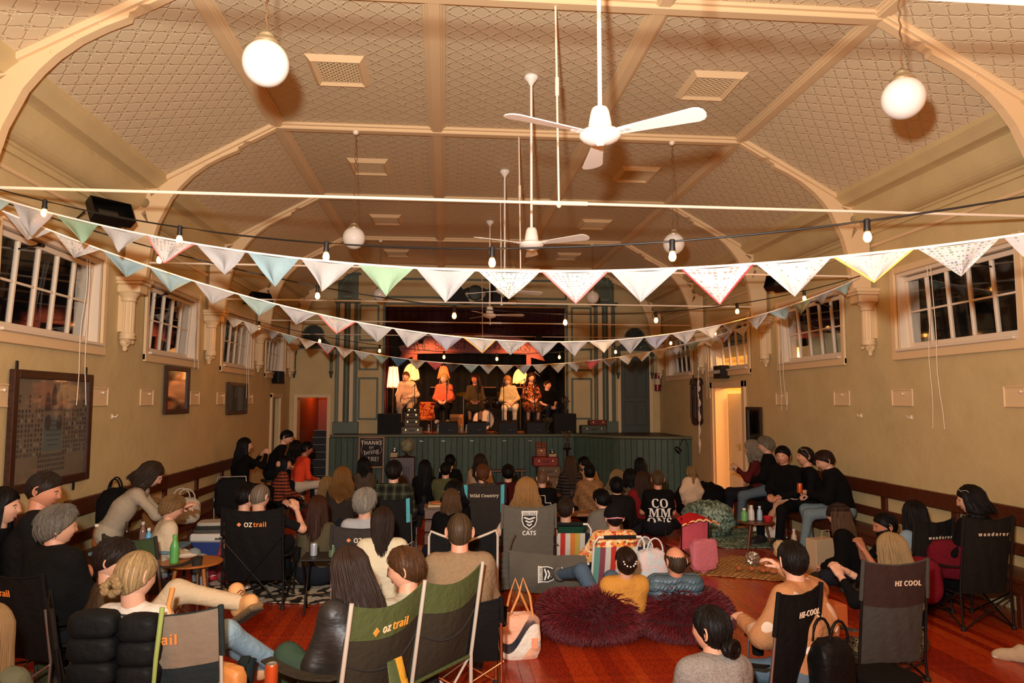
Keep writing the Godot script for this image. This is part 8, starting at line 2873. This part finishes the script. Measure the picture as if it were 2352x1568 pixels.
func stage_foot() -> void:
	# chalkboard
	var cb = thing("chalkboard","wood framed chalkboard lettered in white leaning at the stage","sign",V(-2.45,0.3,-16.72))
	cb.rotation.x = -0.1
	var f = G.new()
	rect_frame(f,-0.29,0.16,0.29,0.86,0.04,0,0.025)
	for s in [-1.0,1.0]:
		f.bb(V(s*0.27-0.02,-0.3,0),V(s*0.27+0.02,0.16,0.025),0.004)
	part(cb,"frame", f, wood(col(176,120,66)))
	part(cb,"slate", G.new().bb(V(-0.26,0.19,0.0),V(0.26,0.83,0.012)), plain(col(26,24,24),0.8))
	var ck = plain(col(226,220,208),0.9)
	letters(cb,"chalk_lettering","THANKS",0.12, ck, Transform3D(Basis(),V(0,0.72,0.014)))
	letters(cb,"chalk_lettering","for",0.075, ck, Transform3D(Basis(Vector3.BACK,0.15),V(0,0.62,0.014)), true,0.003, false)
	letters(cb,"chalk_lettering","being",0.13, ck, Transform3D(Basis(Vector3.BACK,0.15),V(0,0.52,0.014)), true,0.003, false)
	letters(cb,"chalk_lettering","HERE!",0.13, ck, Transform3D(Basis(),V(0,0.36,0.014)), false,0.003, false)
	for s in [-1.0,1.0]:
		part(cb,"chalk_scroll", G.new().tube([V(s*0.2,0.66,0.014),V(s*0.22,0.78,0.014),V(s*0.12,0.795,0.014),V(0,0.8,0.014)],0.004,4), ck)
		part(cb,"chalk_scroll", G.new().tube([V(s*0.2,0.66,0.014),V(s*0.23,0.56,0.014),V(s*0.2,0.48,0.014)],0.004,4), ck)
	# cabinet with globe, books and camera
	var dk = wood(col(74,36,22),0.4)
	var cab = thing("radio_cabinet","dark wooden cabinet with a slatted front below the globe","cabinet",V(-1.75,0,-16.6))
	part(cab,"body", G.new().box(V(0,0.36,0),V(0.56,0.72,0.36),0.015), dk)
	for k in 7:
		part(cab,"slat", G.new().box(V(-0.15+k*0.05,0.42,0.186),V(0.018,0.2,0.014),0.003), wood(col(54,26,16)))
	var gl = thing("globe","old desk globe standing on the dark cabinet","globe",V(-1.66,0.721,-16.6))
	part(gl,"base", G.new().lathe([[0.0,0.0], [0.09,0.0], [0.085,0.02], [0.02,0.04], [0.015,0.08], [0.0,0.08]],18), dk)
	part(gl,"sphere", G.new().ball(V(0,0.24,0),V(0.15,0.15,0.15),28,16), printed("globe_map",128,3.0, func(x, y): return col(150,146,110) if blobs(x, y,4,0.6,8.0) > 0.3 else col(96,104,92),0.3))
	part(gl,"meridian", G.new().tube(range(18).map(func(i): return V(0.165*sin(i/17.0*PI),0.24+0.165*cos(i/17.0*PI),0)),0.007,5), metal(col(150,120,70)))
	for k in 3:
		var bk = thing("book", ["thick tan book at the bottom of the cabinet pile","dark book in the middle of the cabinet pile","pale book on top of the cabinet pile"][k],"book",V(-1.94,0.721+k*0.031,-16.55),0.1*k)
		part(bk,"cover", G.new().box(V(0,0.015,0),V(0.16,0.03,0.12),0.003), plain([col(150,110,60), col(60,40,30), col(176,150,110)][k],0.7))
		part(bk,"pages", G.new().box(V(0.004,0.015,0.002),V(0.156,0.022,0.122),0.002), plain(col(206,190,150),0.9))
	folding_camera("small folding camera standing on the cabinet books",V(-1.92,0.815,-16.55))
	# suitcases, radio, camera and books on the right
	suitcase("tan and black trunk at the bottom of the pile by the radio",V(1.5,0.0,-16.45),V(0.56,0.27,0.36), col(120,92,64))
	suitcase("striped cream case in the pile below the red suitcase",V(1.5,0.271,-16.45),V(0.52,0.24,0.34), col(106,84,58))
	suitcase("glossy red suitcase carrying the wooden radio",V(1.42,0.512,-16.45),V(0.56,0.2,0.34), col(132,34,28))
	var ra = thing("radio","upright wooden valve radio with a round dial","radio",V(1.33,0.713,-16.45))
	part(ra,"cabinet", G.new().box(V(0,0.16,0),V(0.23,0.32,0.18),0.02), wood(col(166,84,40),0.35))
	part(ra,"speaker_cloth", G.new().box(V(0,0.24,0.088),V(0.17,0.12,0.008),0.003), plain(col(80,44,24),0.9))
	part(ra,"fretwork", G.new().box(V(-0.04,0.24,0.094),V(0.012,0.12,0.006)).box(V(0.04,0.24,0.094),V(0.012,0.12,0.006)).box(V(0,0.24,0.094),V(0.17,0.01,0.006)), wood(col(166,84,40),0.35))
	part(ra,"dial", G.new().lathe([[0.0,0.0], [0.03,0.0], [0.03,0.01], [0.0,0.012]],18,V(0,0.13,0.088), Basis(Vector3.RIGHT, PI/2)), metal(col(210,180,120),0.3))
	for s in [-1.0,0.0,1.0]:
		part(ra,"knob", G.new().lathe([[0.0,0.0], [0.012,0.0], [0.01,0.02], [0.0,0.02]],10,V(s*0.06,0.05,0.088), Basis(Vector3.RIGHT, PI/2)), plain(col(50,28,18),0.3))
	for k in 2:
		var bk = thing("book", ["brown book under the camera beside the radio","cream book on the brown book beside the radio"][k],"book",V(1.58,0.713+k*0.03,-16.45),0.2*k)
		part(bk,"cover", G.new().box(V(0,0.0145,0),V(0.17,0.029,0.13),0.003), plain([col(110,60,36), col(190,160,120)][k],0.7))
		part(bk,"pages", G.new().box(V(0.004,0.0145,0.002),V(0.166,0.021,0.132),0.002), plain(col(206,190,150),0.9))
	folding_camera("small folding camera on the books beside the radio",V(1.58,0.774,-16.45))
	var ls = thing("plant_stand","tall dark turned timber stand beside the suitcases","stand",V(1.94,0,-16.55))
	part(ls,"post", G.new().lathe([[0.0,0.0], [0.13,0.0], [0.12,0.03], [0.03,0.06], [0.022,0.4], [0.03,0.5], [0.02,0.6], [0.03,0.85], [0.1,0.88], [0.1,0.9], [0.0,0.9]],18), wood(col(50,24,18),0.3))
	plant("dried flowers in a dark pot on the turned stand",V(1.94,0.901,-16.55),0.28)
	var sb = thing("church_bench","low pale timber bench against the stage front","bench",V(0.35,0,-16.6))
	part(sb,"seat", G.new().box(V(0,0.4,0),V(1.3,0.04,0.3),0.006), wood(col(124,80,50)))
	for s in [-1.0,1.0]:
		part(sb,"leg", G.new().box(V(s*0.55,0.19,0),V(0.05,0.38,0.26),0.006), wood(col(110,70,44)))
	# small floodlight on the stage wing
	var wl = thing("wing_lamp","small dark clamp lamp on the stage wing boards","lamp",V(4.18,0.9,-15.5))
	part(wl,"hood", G.new().lathe([[0.02,0.09], [0.05,0.06], [0.06,-0.05], [0.055,-0.05], [0.0,0.02]],16,V(), Basis(Vector3.BACK,0.8)), plain(Color(0.03,0.03,0.03),0.4))
	part(wl,"cable", G.new().tube([V(0.02,0.08,0),V(0.12,0.24,-0.02),V(0.16,0.27,-0.05),V(0.2,0.1,0.04),V(0.2,-0.85,0.06)],0.008,5), plain(Color(0.02,0.02,0.02)))

func folding_camera(label: String, p: Vector3) -> void:
	var t = thing("camera", label,"camera", p)
	part(t,"body", G.new().box(V(0,0.045,0),V(0.1,0.075,0.03),0.008), plain(Color(0.03,0.03,0.03),0.5))
	part(t,"bellows", G.new().box(V(0,0.04,0.03),V(0.05,0.05,0.035),0.004), plain(Color(0.04,0.035,0.03),0.8))
	part(t,"lens_ring", G.new().lathe([[0.0,0.0], [0.022,0.0], [0.022,0.008], [0.012,0.01], [0.0,0.006]],14,V(0,0.042,0.048), Basis(Vector3.RIGHT, PI/2)), metal(Color(0.85,0.83,0.78),0.25))
	part(t,"finder", G.new().box(V(0,0.09,0),V(0.04,0.02,0.02),0.004), metal(Color(0.8,0.78,0.74),0.3))

func V(x := 0.0, y := 0.0, z := 0.0) -> Vector3:
	return Vector3(x, y, z)

func V2(x := 0.0, y := 0.0) -> Vector2:
	return Vector2(x, y)
